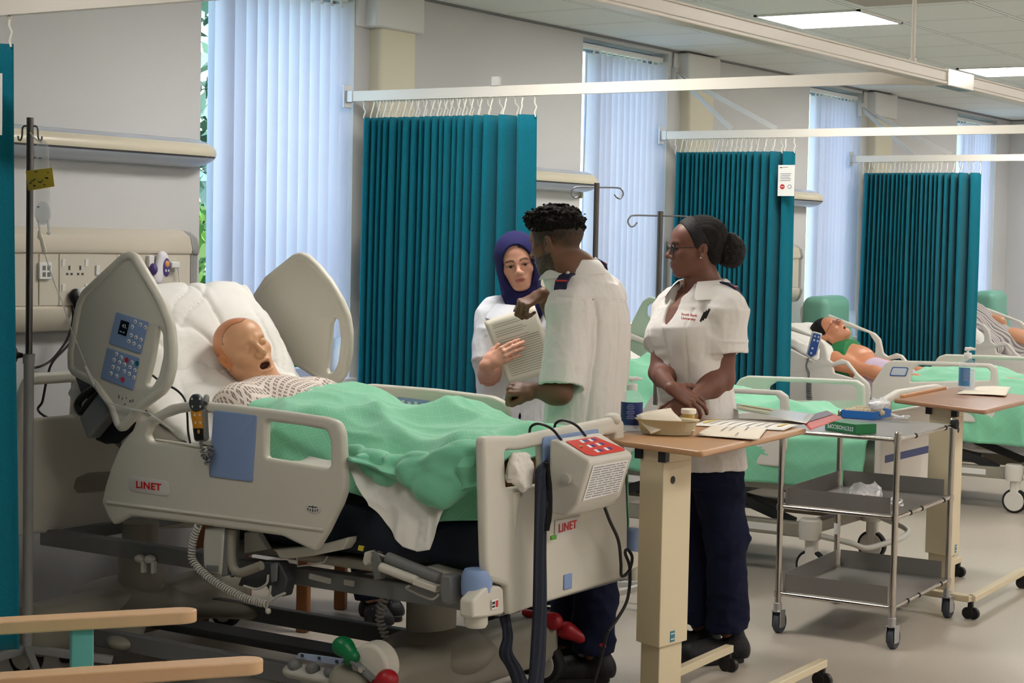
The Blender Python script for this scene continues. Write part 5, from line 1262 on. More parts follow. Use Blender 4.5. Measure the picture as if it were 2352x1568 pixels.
# corner bumpers
def bumper(c, s=1.0):
    mb = MB(); mb.lathe([(.046*s, -.035), (.048*s, .00), (.044*s, .03), (.038*s, .042), (.012, .046)], c, 30); b_ = RB(mb.build('corner_bumper', M_BLUE)); mb = MB(); mb.lathe([(.030*s, -.135), (.036*s, -.125), (.036*s, -.03)], c, 24); sub(mb.build('bumper_post', M_BED), b_); return b_
cb = pX(1095, 1338, 4.505); bumper(cb); cb2 = pX(1450, 1242, 5.5); bumper(cb2)
mb = MB(); mb.prism([pY(x, y, 3.03) for x, y in ((1118, 1345), (1150, 1346), (1157, 1352), (1159, 1410), (1118, 1418), (1086, 1420), (1086, 1380))], (0, .05, 0)); RB(mb.build('corner_mount', M_BED, bevel=.008))
mb = MB(); c = pY(1137, 1387, 3.026); mb.box(c, (.036, .001, .03)); lb = RB(mb.build('load_label', M_PAPER, smooth=False)); mb = MB(); mb.box(c+Vector((.009, -.001, 0)), (.012, .001, .02)); sub(mb.build('red_diagram', M_RED, smooth=False), lb); mb = MB(); mb.box(c+Vector((-.009, -.001, .005)), (.014, .001, .008)); mb.box(c+Vector((-.009, -.001, -.006)), (.014, .001, .006)); sub(mb.build('label_text', M_INK, smooth=False), lb)
mb = MB(); mb.prism([pY(x, y, 3.05) for x, y in ((1432, 1262), (1470, 1268), (1470, 1300), (1434, 1316))], (0, .04, 0)); RB(mb.build('corner_mount', M_BED, bevel=.005))
# head-section mechanism: grey box and black brackets
hm_ = [pX(*p, 4.505) for p in ((180, 960), (226, 900), (258, 940), (200, 1010))]
mb = MB(); mb.prism(hm_, (.22, 0, 0)); RB(mb.build('backrest_motor', mat('motor_grey', (128, 130, 132), .5), bevel=.01, seg=3))
mb = MB(); mb.tube(smoothpath([pX(*p, 4.52) for p in ((222, 888), (190, 910), (178, 930), (188, 945), (205, 925), (235, 895))], 30), .014, 10, closed=False); RB(mb.build('bracket_loop', M_BLACK))
xprism('bracket_arm', [(262, 940), (272, 978), (310, 968), (300, 990), (268, 1018), (240, 1020), (215, 1010), (240, 975)], 4.56, .10, M_BLACK, .008)
xprism('bracket_plate', [(168, 855), (215, 885), (258, 940), (240, 950), (185, 905)], 4.56, .08, M_DGREY, .006)
mb = MB(); mb.prism([Vector((4.62, 4.15, .56)), Vector((4.62, 4.15, .60)), Vector((4.62, 4.92, .98)), Vector((4.62, 4.94, .945))], (.84, 0, 0)); RB(mb.build('backrest_platform', M_BEDD, bevel=.01))
# ================================================================== bedding
def softbox(name, poly, x0, x1, m, r=.05, wr=.006, h=.008, seed=0., s=6, dirs=(1, 1, 1)):
    """soft slab: YZ outline extruded in x and inflated"""
    P2_ = np.array([(p[0], p[1]) for p in poly]); cx = (x0+x1)/2; hx = (x1-x0)/2
    def fn(P):
        q = P[:, 1:3]; d = np.full(len(P), 1e9); ins = inpoly(q[:, 0], q[:, 1], P2_)
        for i in range(len(P2_)):
            a, b = P2_[i-1], P2_[i]; e = b-a; w = q-a; t = np.clip((w@e)/(e@e), 0, 1); d = np.minimum(d, np.linalg.norm(w-t[:, None]*e, axis=1))
        d = np.where(ins, -d, d); dx = np.abs(P[:, 0]-cx)-hx
        a = d+r; b = dx+r; return np.sqrt(np.maximum(a, 0)**2+np.maximum(b, 0)**2)+np.minimum(np.maximum(a, b), 0)-r
    S = SDF(); S.fn(fn, (cx, P2_[:, 0].mean(), P2_[:, 1].mean()), 3); S.fn(wrinkle(wr, s, dirs, seed), (0, 0, 0), 1e9, .01, '~')
    return sdfmesh(name, S, (x0-.06, P2_[:, 0].min()-.06, P2_[:, 1].min()-.06), (x1+.06, P2_[:, 0].max()+.06, P2_[:, 1].max()+.06), h, m)
mt = softbox('mattress', [(3.09, .57), (4.15, .57), (4.90, .96), (4.84, 1.10), (4.10, .74), (3.09, .745)], 4.60, 5.47, M_NAVYF, .05, .008, .009, 3., 3)
tag(mt, 'navy blue mattress bent up under the mannequin on the nearest bed', 'mattress')
M_SHEET = mat('sheet_white', (232, 229, 222), .85, bump=.1, bscale=500, spec=.15); M_PILLOW = mat('pillow_cotton', (228, 227, 223), .85, bump=.1, bscale=500, spec=.15)
sh_ = softbox('bed_sheet', [(4.06, .735), (4.12, .755), (4.86, 1.125), (4.95, 1.02), (4.92, .99), (4.2, .62), (4.06, .62)], 4.575, 5.495, M_SHEET, .03, .012, .008, 8., 7, (2, .7, .7)); tag(sh_, 'creased white fitted sheet on the raised head end of the nearest bed', 'bed sheet')
# pillow: puffy, leaning on the raised backrest
def pillow(name, c, ex, ey, ez, hx, hy, hz, m, wr=.012, seed=0., h=.007, label=None):
    F_ = np.stack([nrm(ex), nrm(ey), nrm(ez)], 1); c = npv(c)
    def fn(P):
        q = (P-c)@F_; u, v, w = q[:, 0]/hx, q[:, 1]/hy, q[:, 2]
        e = np.clip((1-np.abs(u)**3.2)*(1-np.abs(v)**3.2), 0, 1)**.55; t = hz*e+.006
        o = np.maximum(np.abs(u)-1, 0)*hx+np.maximum(np.abs(v)-1, 0)*hy
        return (np.abs(w)-t)*.75+o
    S = SDF(); S.fn(fn, c, max(hx, hy)*1.5)
    def wf(P):
        q = (P-c)@F_; u, v = q[:, 0]/hx, q[:, 1]/hy; rr = np.hypot(u, v); th = np.arctan2(v, u)
        w1_ = q+.06*np.stack([noise3(q+seed, 5), noise3(q+seed+4, 5), np.zeros(len(q))], 1); cr = np.abs(noise3(w1_*np.array((1.5, .32, .3))+seed, 5.0)); cr2 = np.abs(noise3((w1_@np.array(((.7, .7, 0), (-.7, .7, 0), (0, 0, 1))))*np.array((1.6, .35, .3))+seed+7, 6)); return wr*1.1*(np.exp(-cr/.07)*1.0+.8*np.exp(-cr2/.06))-wr*1.2*noise3(q+seed, 6)-wr*.8*np.abs(noise3(np.c_[th*3, rr*1.2, np.zeros(len(P))+seed], 1.6))*rr
    S.fn(wf, c, 1e9, .01, '~'); R_ = sqrt(hx*hx+hy*hy)+hz
    return sdfmesh(name, S, c-R_*.95, c+R_*.95, h, m)
eb = nrm((0, .86, .50)); nb_ = nrm((0, -.50, .86))
pil = pillow('pillow', (5.02, 4.73, 1.20), (1, 0, 0), (0, .58, .81), (0, -.81, .58), .47, .26, .085, M_PILLOW, .013, 3.3); tag(pil, 'large creased white pillow under the mannequin head on the nearest bed', 'pillow')
pil2 = pillow('pillow', (5.0, 4.54, 1.02), (1, 0, 0), eb, nb_, .44, .27, .06, M_PILLOW, .010, 7.1); tag(pil2, 'second white pillow lying under the large pillow on the nearest bed', 'pillow')
# ---- mannequin
M_MANQ = skin_material('mannequin_vinyl', .42, .03, .45, .05)
hx = nrm((CRh*.35-CFh*.15)+UP*.02)
HFq = Frame(pX(563, 806, 5.02), nrm(np.array((.35, -.55, .62))), nrm(np.array((-.35, .62, .60))), 1.12)
fq = nrm(CRh*.50-CFh*.72+UP*.26); uq = nrm(-CRh*.50+CFh*.10+UP*.80)
HFq = Frame(pX(560, 806, 5.02), fq, uq, 1.10)
S = SDF(); head(S, HFq, jaw=1.1, nose=1.1, open_=1.25, lips=1.1, closed=True)
nk = npv((5.05, 4.40, 1.03)); S.cap(HFq(-.02, 0, -.06), nk, .06, .062, .03)
for sx in (-1, 1): S.cap(nk, npv((5.05+sx*.17, 4.33, .99)), .06, .065, .05); S.cap(npv((5.05+sx*.20, 4.30, .97)), npv((5.05+sx*.25, 3.98, .87)), .055, .045, .04); S.cap(npv((5.05+sx*.25, 3.98, .87)), npv((5.05+sx*.20, 3.78, .87)), .045, .035, .03)
S.cap((5.05, 4.28, .92), (5.05, 3.95, .86), .16, .14, .06, flat=(0, 0, 1), fa=.6)
for sx in (-1, 1): S.chain([(5.05+sx*.10, 3.90, .85), (5.05+sx*.12, 3.55, .86), (5.05+sx*.11, 3.20, .83)], [.09, .065, .045], .05); S.cap((5.05+sx*.11, 3.2, .83), (5.05+sx*.11, 3.14, .90), .04, .03, .02)
pq = head_paint(HFq, lin((214, 160, 120)), lin((190, 120, 98)), lin((196, 142, 104)), browth=.0001)
def colq(V):
    C = np.tile(lin((212, 160, 122)), (len(V), 1)); L = HFq.inv(V); x, y, z = L.T
    wig = (((x < .072-.35*np.abs(y)**1.2*3) & (z > .048+.0*x)) | ((x < .012) & (z > -.03)) | (x < -.02))&(np.linalg.norm(L, axis=1) < .16)
    C[wig] = lin((204, 134, 88)); edge = (np.abs(x-(.072-1.05*np.abs(y)**1.2)) < .0022) & (z > .045) & (x > .0); C[edge] = lin((130, 80, 56))
    m = (np.sqrt((y/.020)**2+((z+.0735)/.011)**2) < 1)&(x > .05)&(x < .0875); C[m] = lin((70, 24, 22))
    return C
mq = sdfmesh('mannequin', S, (4.65, 3.05, .72), (5.42, 4.85, 1.45), .0042, M_MANQ, None, colq); tag(mq, 'bald open-mouthed training mannequin lying on the pillow of the nearest bed', 'mannequin')
# gown: printed cotton over chest and shoulders
def gown_material():
    m = bpy.data.materials.new('gown_print'); m.use_nodes = True; nt = m.node_tree; b = nt.nodes['Principled BSDF']; b.inputs['Roughness'].default_value = .85
    tc = nt.nodes.new('ShaderNodeTexCoord'); sx = nt.nodes.new('ShaderNodeSeparateXYZ'); nt.links.new(tc.outputs['Object'], sx.inputs[0])
    def cell(sock, k, w, off=0):
        a = nt.nodes.new('ShaderNodeMath'); a.operation = 'MULTIPLY'; a.inputs[1].default_value = k; nt.links.new(sock, a.inputs[0])
        f = nt.nodes.new('ShaderNodeMath'); f.operation = 'FRACT'; nt.links.new(a.outputs[0], f.inputs[0])
        p = nt.nodes.new('ShaderNodeMath'); p.operation = 'PINGPONG'; p.inputs[1].default_value = .5; nt.links.new(f.outputs[0], p.inputs[0])
        g = nt.nodes.new('ShaderNodeMath'); g.operation = 'GREATER_THAN'; g.inputs[1].default_value = w; nt.links.new(p.outputs[0], g.inputs[0]); return g
    ad = nt.nodes.new('ShaderNodeMath'); ad.operation = 'SUBTRACT'; nt.links.new(sx.outputs[2], ad.inputs[0]); nt.links.new(sx.outputs[1], ad.inputs[1])
    c1 = cell(sx.outputs[0], 60, .22); c2 = cell(ad.outputs[0], 50, .22); c3 = cell(sx.outputs[0], 120, .05); c4 = cell(ad.outputs[0], 100, .05)
    prev = c1
    for c_ in (c2, c3, c4):
        mm = nt.nodes.new('ShaderNodeMath'); mm.operation = 'MULTIPLY'; nt.links.new(prev.outputs[0], mm.inputs[0]); nt.links.new(c_.outputs[0], mm.inputs[1]); prev = mm
    k = nt.nodes.new('ShaderNodeMix'); k.data_type = 'RGBA'; k.inputs[6].default_value = srgb(226, 214, 204); k.inputs[7].default_value = srgb(120, 104, 102); nt.links.new(prev.outputs[0], k.inputs[0]); nt.links.new(k.outputs[2], b.inputs['Base Color'])
    return m
M_GOWN = gown_material()
S = SDF(); S.cap((5.04, 4.31, .965), (5.04, 3.85, .885), .20, .18, .06, flat=(0, 0, 1), fa=.66)
for sx in (-1, 1): S.cap(nk-UP*.03, npv((5.05+sx*.21, 4.34, .985)), .078, .09, .06); S.cap(npv((5.05+sx*.23, 4.32, .975)), npv((5.05+sx*.26, 4.12, .90)), .09, .085, .05)
S.fn(wrinkle(.007, 9, (1, 1, 1), 4), nk, 1e9, .01, '~'); S.cap(nk-UP*.01-np.array((0, .0, 0)), HFq(-.0, 0, -.02), .065, .085, .01, '-')
gn = sdfmesh('gown', S, (4.55, 3.6, .72), (5.56, 4.58, 1.2), .006, M_GOWN, mq)
# ---- green blanket, a draped sheet with thickness
def green_material():
    m = bpy.data.materials.new('blanket_green'); m.use_nodes = True; nt = m.node_tree; b = nt.nodes['Principled BSDF']; b.inputs['Roughness'].default_value = .75; b.inputs['Sheen Weight'].default_value = .3; b.inputs['Specular IOR Level'].default_value = .2
    uv = nt.nodes.new('ShaderNodeUVMap'); uv.uv_map = 'UVMap'; sx = nt.nodes.new('ShaderNodeSeparateXYZ'); nt.links.new(uv.outputs[0], sx.inputs[0])
    def mth(op, a, b_=None, v=None):
        n = nt.nodes.new('ShaderNodeMath'); n.operation = op; nt.links.new(a, n.inputs[0])
        if b_ is not None: nt.links.new(b_, n.inputs[1])
        if v is not None: n.inputs[1].default_value = v
        return n.outputs[0]
    s = mth('ADD', sx.outputs[0], sx.outputs[1]); d = mth('SUBTRACT', sx.outputs[0], sx.outputs[1]); K = 16.0
    fa = mth('PINGPONG', mth('MULTIPLY', s, v=K), v=.5); fb_ = mth('PINGPONG', mth('MULTIPLY', d, v=K), v=.5)
    mn = mth('MINIMUM', fa, fb_); l1 = mth('LESS_THAN', mn, v=.07); l2 = mth('MULTIPLY', mth('GREATER_THAN', mn, v=.16), mth('LESS_THAN', mn, v=.24)); 
    c3 = mth('MULTIPLY', mth('GREATER_THAN', mn, v=.33), mth('LESS_THAN', mth('PINGPONG', mth('MULTIPLY', s, v=K*6), v=.5), v=.3)); ln = mth('MAXIMUM', mth('MAXIMUM', l1, l2), c3)
    k = nt.nodes.new('ShaderNodeMix'); k.data_type = 'RGBA'; k.inputs[6].default_value = srgb(122, 198, 162); k.inputs[7].default_value = srgb(156, 216, 178); sc_ = mth('MULTIPLY', ln, v=.38); nt.links.new(sc_, k.inputs[0]); nt.links.new(k.outputs[2], b.inputs['Base Color'])
    bp = nt.nodes.new('ShaderNodeBump'); bp.inputs['Strength'].default_value = .35; bp.inputs['Distance'].default_value = .002; nt.links.new(ln, bp.inputs['Height']); nt.links.new(bp.outputs['Normal'], b.inputs['Normal'])
    return m
M_GREENB = green_material()
def drape(name, rows, nu, nv, m, folds, thick=.006, parent=None, uvs=True):
    """rows: list of polylines (same meaning, head to foot); bilinear loft, then displaced along its normal by folds(P,U,V)"""
    R_ = [np.array([tuple(p) for p in smoothpath(r, 60)]) for r in rows]; R_ = [resample(r, nu) for r in R_]; A = np.stack(R_); t = np.linspace(0, len(rows)-1, nv)
    V = np.zeros((nv, nu, 3))
    for i, q in enumerate(t):
        k = min(int(q), len(rows)-2); f = q-k; g0 = A[max(k-1, 0)]; g3 = A[min(k+2, len(rows)-1)]
        V[i] = .5*(2*A[k]+(A[k+1]-g0)*f+(2*g0-5*A[k]+4*A[k+1]-g3)*f*f+(3*A[k]-g0-3*A[k+1]+g3)*f**3)
    du = np.gradient(V, axis=1); dv = np.gradient(V, axis=0); N = np.cross(du, dv); N /= np.linalg.norm(N, axis=2)[..., None]+1e-9
    if N[nv//2, nu//2, 2] < 0: N = -N
    Ug, Vg = np.meshgrid(np.linspace(0, 1, nu), np.linspace(0, 1, nv)); V = V+N*folds(V, Ug, Vg)[..., None]
    o = npmesh(name, V.reshape(-1, 3), gridfaces(nv, nu), m, parent)
    if uvs:
        lu = np.r_[0, np.cumsum(np.linalg.norm(np.diff(A.mean(0), axis=0), axis=1))]; Lv = np.linalg.norm(A[0].mean(0)-A[-1].mean(0)); UV = np.stack([np.tile(lu, (nv, 1)), np.tile(np.linspace(0, Lv, nv)[:, None], (1, nu))], -1).reshape(-1, 2)
        ul = o.data.uv_layers.new(name='UVMap'); li = np.empty(len(o.data.loops), np.int32); o.data.loops.foreach_get('vertex_index', li); ul.data.foreach_set('uv', UV[li].astype(np.float32).ravel())
    md = o.modifiers.new('s', 'SOLIDIFY'); md.thickness = thick; md.offset = -1
    return o
def bfold(V, U, W):
    Q = V+.10*np.stack([noise3(V, 2.2), noise3(V+5, 2.2), noise3(V+9, 2.2)], -1)
    a = Q[..., 0]*.50+Q[..., 1]*.86; b = Q[..., 0]*.9-Q[..., 1]*.35
    rs_ = lambda t: np.sqrt(np.sin(t)**2+.012)
    f = .048*(1.006-rs_(a*6.4+1.1))**1.4+.024*(1.006-rs_(b*9+2.0*noise3(V, 1.7)))**1.8*np.clip((5.25-V[..., 0])*2.5, .15, 1)
    f += .010*ridged(Q*np.array((1.6, 1.0, 1.3)), 4.5, 2)+.004*noise3(V, 14)-.020
    return 1.35*f*(.35+.65*np.clip(W*8, 0, 1))
rows = []
def zc(x, y, X): return pX(x, y, X)
for y, zt, zn, xn in ((4.16, 1.075, .86, 4.62), (4.05, 1.085, .82, 4.60), (3.90, 1.055, .80, 4.58), (3.72, 1.035, .79, 4.575), (3.55, 1.03, .765, 4.56), (3.40, 1.03, .70, 4.55), (3.26, 1.00, .73, 4.555), (3.12, .96, .745, 4.57)):
    rows.append([(xn, y-.01, zn), (xn+.015, y, zn+.09), (4.70, y, (zt+zn)/2+.075), (4.88, y, zt-.03), (5.03, y, zt), (5.20, y, zt-.01), (5.36, y, zt-.09), (5.50, y, .84), (5.535, y, .74), (5.54, y, .60)])
bk = drape('green_blanket', rows, 150, 150, M_GREENB, bfold); tag(bk, 'mint green patterned blanket bunched over the mannequin on the nearest bed', 'blanket')
# bunched lower edge hanging over the near side, one more fold of the same kind of cloth
S = SDF(); pts = [pX(x, y, X) for x, y, X in ((895, 1085, 4.56), (950, 1075, 4.52), (1010, 1070, 4.52), (1060, 1050, 4.54), (1095, 1040, 4.57))]; S.chain(pts, [.02, .030, .034, .032, .03], .05)
S.chain([pX(960, 1100, 4.52), pX(1000, 1125, 4.51), pX(1050, 1100, 4.53), pX(1095, 1085, 4.56)], [.02, .022, .024, .02], .05); S.chain([pX(985, 1125, 4.51), pX(1015, 1142, 4.51), pX(1035, 1128, 4.52)], [.018, .018, .018], .04)
S.chain([pX(810, 1050, 4.6), pX(860, 1060, 4.57), pX(900, 1085, 4.56)], [.03, .03, .03], .04)
S.fn(lambda P: .014*ridged(P@np.array(((1, .3, .2), (-.2, .55, .6), (.1, -.5, 1.5))), 8, 2)-.006+.004*noise3(P, 30), pts[0], 1e9, .01, '~'); lo, hi = box3(pts+[pX(1015, 1150, 4.5), pX(810, 1050, 4.6)], .09); 
def hang_fold(A, Bc, XA, XB, amp, seed, nu=90, nv=44):
    a = resample([pX(x, y, XA) for x, y in A], nu); b = resample([pX(x, y, XB) for x, y in Bc], nu); t = np.linspace(0, 1, nv)[:, None, None]
    V = a[None]*(1-t)+b[None]*t; U_ = np.linspace(0, 1, nu)[None, :]; T_ = t[..., 0]
    q = U_*7.5+.9*T_+1.1*noise3(V, 5)+seed; f = amp*(1.05-np.sqrt(np.sin(q*pi*.5)**2+.02))*np.sin(pi*np.clip(T_*.75+.18, 0, 1))+.5*amp*(1-np.abs(np.sin(T_*5+2*noise3(V+3, 4))))*np.clip(T_*3, 0, 1)
    V = V+np.array((-1, 0, .15))*f[..., None]; o = npmesh('hanging_fold', V.reshape(-1, 3), gridfaces(nv, nu), mat('blanket_green_plain', (122, 198, 162), .75, bump=.15, bscale=300, sheen=.3, spec=.2), bk); m_ = o.modifiers.new('s', 'SOLIDIFY'); m_.thickness = .006; return o
hang_fold([(800, 1040), (860, 1040), (950, 1045), (1030, 1030), (1104, 1018)], [(808, 1058), (850, 1072), (895, 1094), (925, 1112), (965, 1128), (985, 1150), (1022, 1162), (1052, 1128), (1104, 1114)], 4.575, 4.515, .055, .3)
bf = sdfmesh('bunched_fold', S, lo, hi, .006, mat('blanket_green_plain', (122, 198, 162), .75, bump=.15, bscale=300, sheen=.3, spec=.2), bk)
# white sheet corner hanging below the blanket
def hang(name, A, B, X0_, X1_, m, nu=46, nv=46, amp=.012, seed=0., par=None, thick=.002, nrmdir=(-1, 0, 0), s=9, dirs=(1, 2.2, .6)):
    a = resample([pX(x, y, X0_) for x, y in A], nu); b = resample([pX(x, y, X1_) for x, y in B], nu); t = np.linspace(0, 1, nv)[:, None, None]
    V = a[None]*(1-t)+b[None]*t; V = V+np.array(nrmdir)*(amp*ridged(V*np.array(dirs)+seed, s, 2)*np.clip(t*4, 0, 1))[...]
    return V
def hang(name, A, B, X0_, X1_, m, nu=50, nv=50, amp=.012, seed=0., par=None, thick=.002, nrmdir=(-1, 0, 0), s=7, dirs=(1, 2.2, .6), P=pX):
    a = resample([P(x, y, X0_) for x, y in A], nu); b = resample([P(x, y, X1_) for x, y in B], nu); t = np.linspace(0, 1, nv)[:, None, None]
    V = a[None]*(1-t)+b[None]*t; f = amp*ridged(V*np.array(dirs)+seed, s, 2)*np.clip(t[..., 0]*5, 0, 1); V = V+np.array(nrmdir)*f[..., None]
    o = npmesh(name, V.reshape(-1, 3), gridfaces(nv, nu), m, par); md = o.modifiers.new('s', 'SOLIDIFY'); md.thickness = thick; return o
ws = hang('white_sheet', [(790, 1048), (860, 1062), (920, 1088), (1000, 1120), (1022, 1135)], [(800, 1085), (835, 1140), (880, 1205), (925, 1256), (960, 1266), (988, 1262), (1005, 1205), (1022, 1150)], 4.545, 4.50, M_SHEET, amp=.022); tag(ws, 'corner of white sheet hanging out below the green blanket on the nearest bed', 'bed sheet')
ws2 = hang('sheet_edge', [(618, 1040), (680, 1040), (745, 1055), (770, 1058)], [(618, 1060), (680, 1066), (745, 1078), (770, 1085)], 4.60, 4.56, M_SHEET, amp=.008); tag(ws2, 'strip of white sheet showing through the near rail opening under the blanket', 'bed sheet')
# tissue stuffed through the footboard handle
def tis(x, y, d): return pY(x, y, YF-.03-d)
S = SDF(); c = npv(pY(1190, 1075, YF-.035)); S.ell(c, (.055, .022, .058), None, .02); S.ell(npv(pY(1205, 1100, YF-.04)), (.035, .016, .035), None, .02); S.fn(wrinkle(.020, 15, (1, 1, 1), 3.1), c, 1e9, .01, '~')
lo, hi = box3([c], .10); ti = sdfmesh('tissue', S, lo, hi, .0035, mat('tissue_white', (226, 222, 214), .9)); tag(ti, 'crumpled white tissue stuffed in the footboard handle opening', 'tissue')
# ================================================================== things hanging on the near bed
def prism_part(name, pts, d, m, par=None, bevel=.0, seg=2, smooth=True):
    mb = MB(); mb.prism([Vector(p) for p in pts], d); return mb.build(name, m, par, smooth, bevel, seg)
def on(o, root): return reparent_world(o, root)
def subw(o, par):
    """world-built mesh under a part whose own parent is an Empty thing, or under a mesh thing at the origin"""
    o.parent = par
    if par.parent: o.matrix_parent_inverse = (Matrix.Translation(par.parent.location) @ par.parent.rotation_euler.to_matrix().to_4x4() @ par.matrix_parent_inverse).inverted()
    return o
# air mattress pump
Yb = 3.0; xa, xb = pY(1262, 1010, Yb).x, pY(1364, 989, Yb).x
pm = thing('mattress_pump', 'white mattress pump with red keypad hooked on the footboard', 'pump', ((xa+xb)/2, Yb, .9))
prof = [(3.00, .985), (2.975, .988), (2.86, .935), (2.852, .925), (2.895, .79), (2.93, .752), (3.00, .755)]
mb = MB(); mb.prism([Vector((xa, y, z)) for y, z in prof], (xb-xa, 0, 0)); on(mb.build('housing', mat('pump_white', (205, 200, 190), .4), bevel=.008, seg=3), pm)
top_n = Vector((0, -(.988-.935), (.975-.86)+0)); a = Vector((0, 2.970, .986)); b = Vector((0, 2.866, .938)); tn = Vector((0, -.42, .91)).normalized()
def tp(u, v): p = a*(1-v)+b*v; return Vector((xa+.015+(xb-xa-.03)*u, p.y, p.z))+tn*.0016
M_PUR = mat('key_purple', (70, 60, 130), .5); M_KRED = mat('panel_red', (206, 52, 40), .45)
rp = [tp(.05, .12), tp(.80, .12), tp(.99, .80), tp(.99, .93), tp(.93, .96), tp(.15, .96), tp(.05, .85)]
kpn = on(prism_part('red_keypad', rp, tn*.001, M_KRED), pm)
for (u, v) in ((.36, .25), (.36, .52), (.36, .78), (.58, .25), (.60, .50), (.62, .76)):
    mb = MB(); mb.prism([tp(u-.035, v-.07)+tn*.001, tp(u+.035, v-.07)+tn*.001, tp(u+.035, v+.07)+tn*.001, tp(u-.035, v+.07)+tn*.001], tn*.001); subw(mb.build('key', M_WBTN, smooth=False), kpn)
    mb = MB(); mb.prism([tp(u+.045, v-.06)+tn*.001, tp(u+.14, v-.06)+tn*.001, tp(u+.14, v+.05)+tn*.001, tp(u+.045, v+.05)+tn*.001], tn*.0008); subw(mb.build('key_text', M_PUR, smooth=False), kpn)
mb = MB(); mb.ball(tp(.18, .45)+tn*.001, (.009, .009, .002), 14, 6); subw(mb.build('green_lamp', mat('lamp_yellowgreen', (170, 175, 70), .4)), kpn)
fn_ = Vector((0, -(.925-.79), -(.895-.852))).normalized(); fa_ = Vector((0, 2.8545, .918)); fb2 = Vector((0, 2.8925, .798))
def fp(u, v): p = fa_*(1-v)+fb2*v; return Vector((xa+.02+(xb-xa-.04)*u, p.y, p.z))+fn_*.0015
lb = on(prism_part('instruction_label', [fp(.02, .03), fp(.98, .03), fp(.98, .92), fp(.02, .97)], fn_*.001, M_PAPER, smooth=False), pm)
mb = MB(); rr = random.Random(2)
for k in range(13):
    v = .08+k*.066; u = .06
    while u < .9:
        w_ = .06+.22*rr.random(); mb.prism([fp(u, v)+fn_*.001, fp(min(u+w_, .94), v)+fn_*.001, fp(min(u+w_, .94), v+.026)+fn_*.001, fp(u, v+.026)+fn_*.001], fn_*.0004); u += w_+.03
subw(mb.build('printed_text', M_GREY, smooth=False), lb)
for x in (xa+.02, xa+.62*(xb-xa)):
    mb = MB(); mb.tube(smoothpath([(x, 2.968, .985), (x-.006, 3.0, 1.018), (x-.01, 3.045, 1.032), (x-.012, 3.075, 1.02), (x-.012, 3.08, .99)], 20), .0045, 8); on(mb.build('hook', M_BLACK), pm)
mb = MB(); mb.tube([(xa-.016, 2.93, .87), (xa+.002, 2.93, .87)], .018, 16); on(mb.build('air_connector', M_LGREY, bevel=.003), pm)
mb = MB(); mb.tube(smoothpath([pY(x, y, 2.93) for x, y in ((1368, 1090), (1378, 1130), (1398, 1190), (1420, 1240), (1426, 1290), (1428, 1322), (1445, 1310), (1452, 1280), (1442, 1262), (1436, 1270), (1446, 1300), (1446, 1345), (1438, 1385), (1415, 1425), (1396, 1450))], 120), .0055, 8)
cbl = on(mb.build('power_cord', M_BLACK), pm)
mb = MB(); mb.tube(smoothpath([pY(1396, 1450, 2.93), Vector((5.05, 3.0, .12)), Vector((4.9, 3.05, .02)), Vector((4.7, 3.2, .008)), Vector((4.62, 3.9, .008))], 50), .0055, 8); on(mb.build('power_cord', M_BLACK), pm)
# navy fabric sleeve tied to the pump
def ribbon(name, pts, widths, Y, m, par=None, thick=.012, seed=0.):
    c = smoothpath([pY(x, y, Y) for x, y in pts], 50); n = len(c); W_ = np.interp(np.linspace(0, 1, n), np.linspace(0, 1, len(widths)), widths); V = []
    for i, p in enumerate(c):
        for k in range(17):
            s = k/16*2-1; V.append((p.x+s*W_[i]/2, p.y-thick*(1-s*s)-.003*sin(s*9+i*.15+seed), p.z))
    V = np.array(V); b_ = V.copy(); b_[:, 1] += thick*.9*(1-0); F1 = gridfaces(n, 17); o = npmesh(name, V, F1, m, par); md = o.modifiers.new('s', 'SOLIDIFY'); md.thickness = thick*.8; md.offset = -1; return o
M_STRAP = mat('strap_navy', (30, 36, 50), .85, bump=.3, bscale=220)
sp = ribbon('navy_strap', [(1252, 1060), (1245, 1075), (1243, 1120), (1241, 1250), (1241, 1400), (1238, 1500), (1232, 1575)], [.018, .062, .068, .070, .068, .072, .078], 2.965, M_STRAP); tag(sp, 'long navy fabric sleeve hanging in front of the footboard', 'strap')
s2 = ribbon('thin_tail', [(1256, 1062), (1262, 1120), (1262, 1180), (1256, 1218)], [.012, .018, .018, .014], 2.95, mat('tail_black', (16, 17, 20), .8), sp, .006)
mb = MB(); mb.box(pY(1271, 1234, 3.01), (.032, .006, .014)); gt = mb.build('green_tag', mat('tag_green', (80, 150, 50), .45), bevel=.002); tag(gt, 'small green tag on the footboard beside the red lettering', 'tag')
s3 = ribbon('navy_strap', [(1158, 1412), (1166, 1460), (1164, 1500), (1185, 1540), (1205, 1590)], [.055, .055, .06, .075, .09], 3.10, M_STRAP, seed=2.); tag(s3, 'shorter navy strap dangling under the footboard near the corner bumper', 'strap')
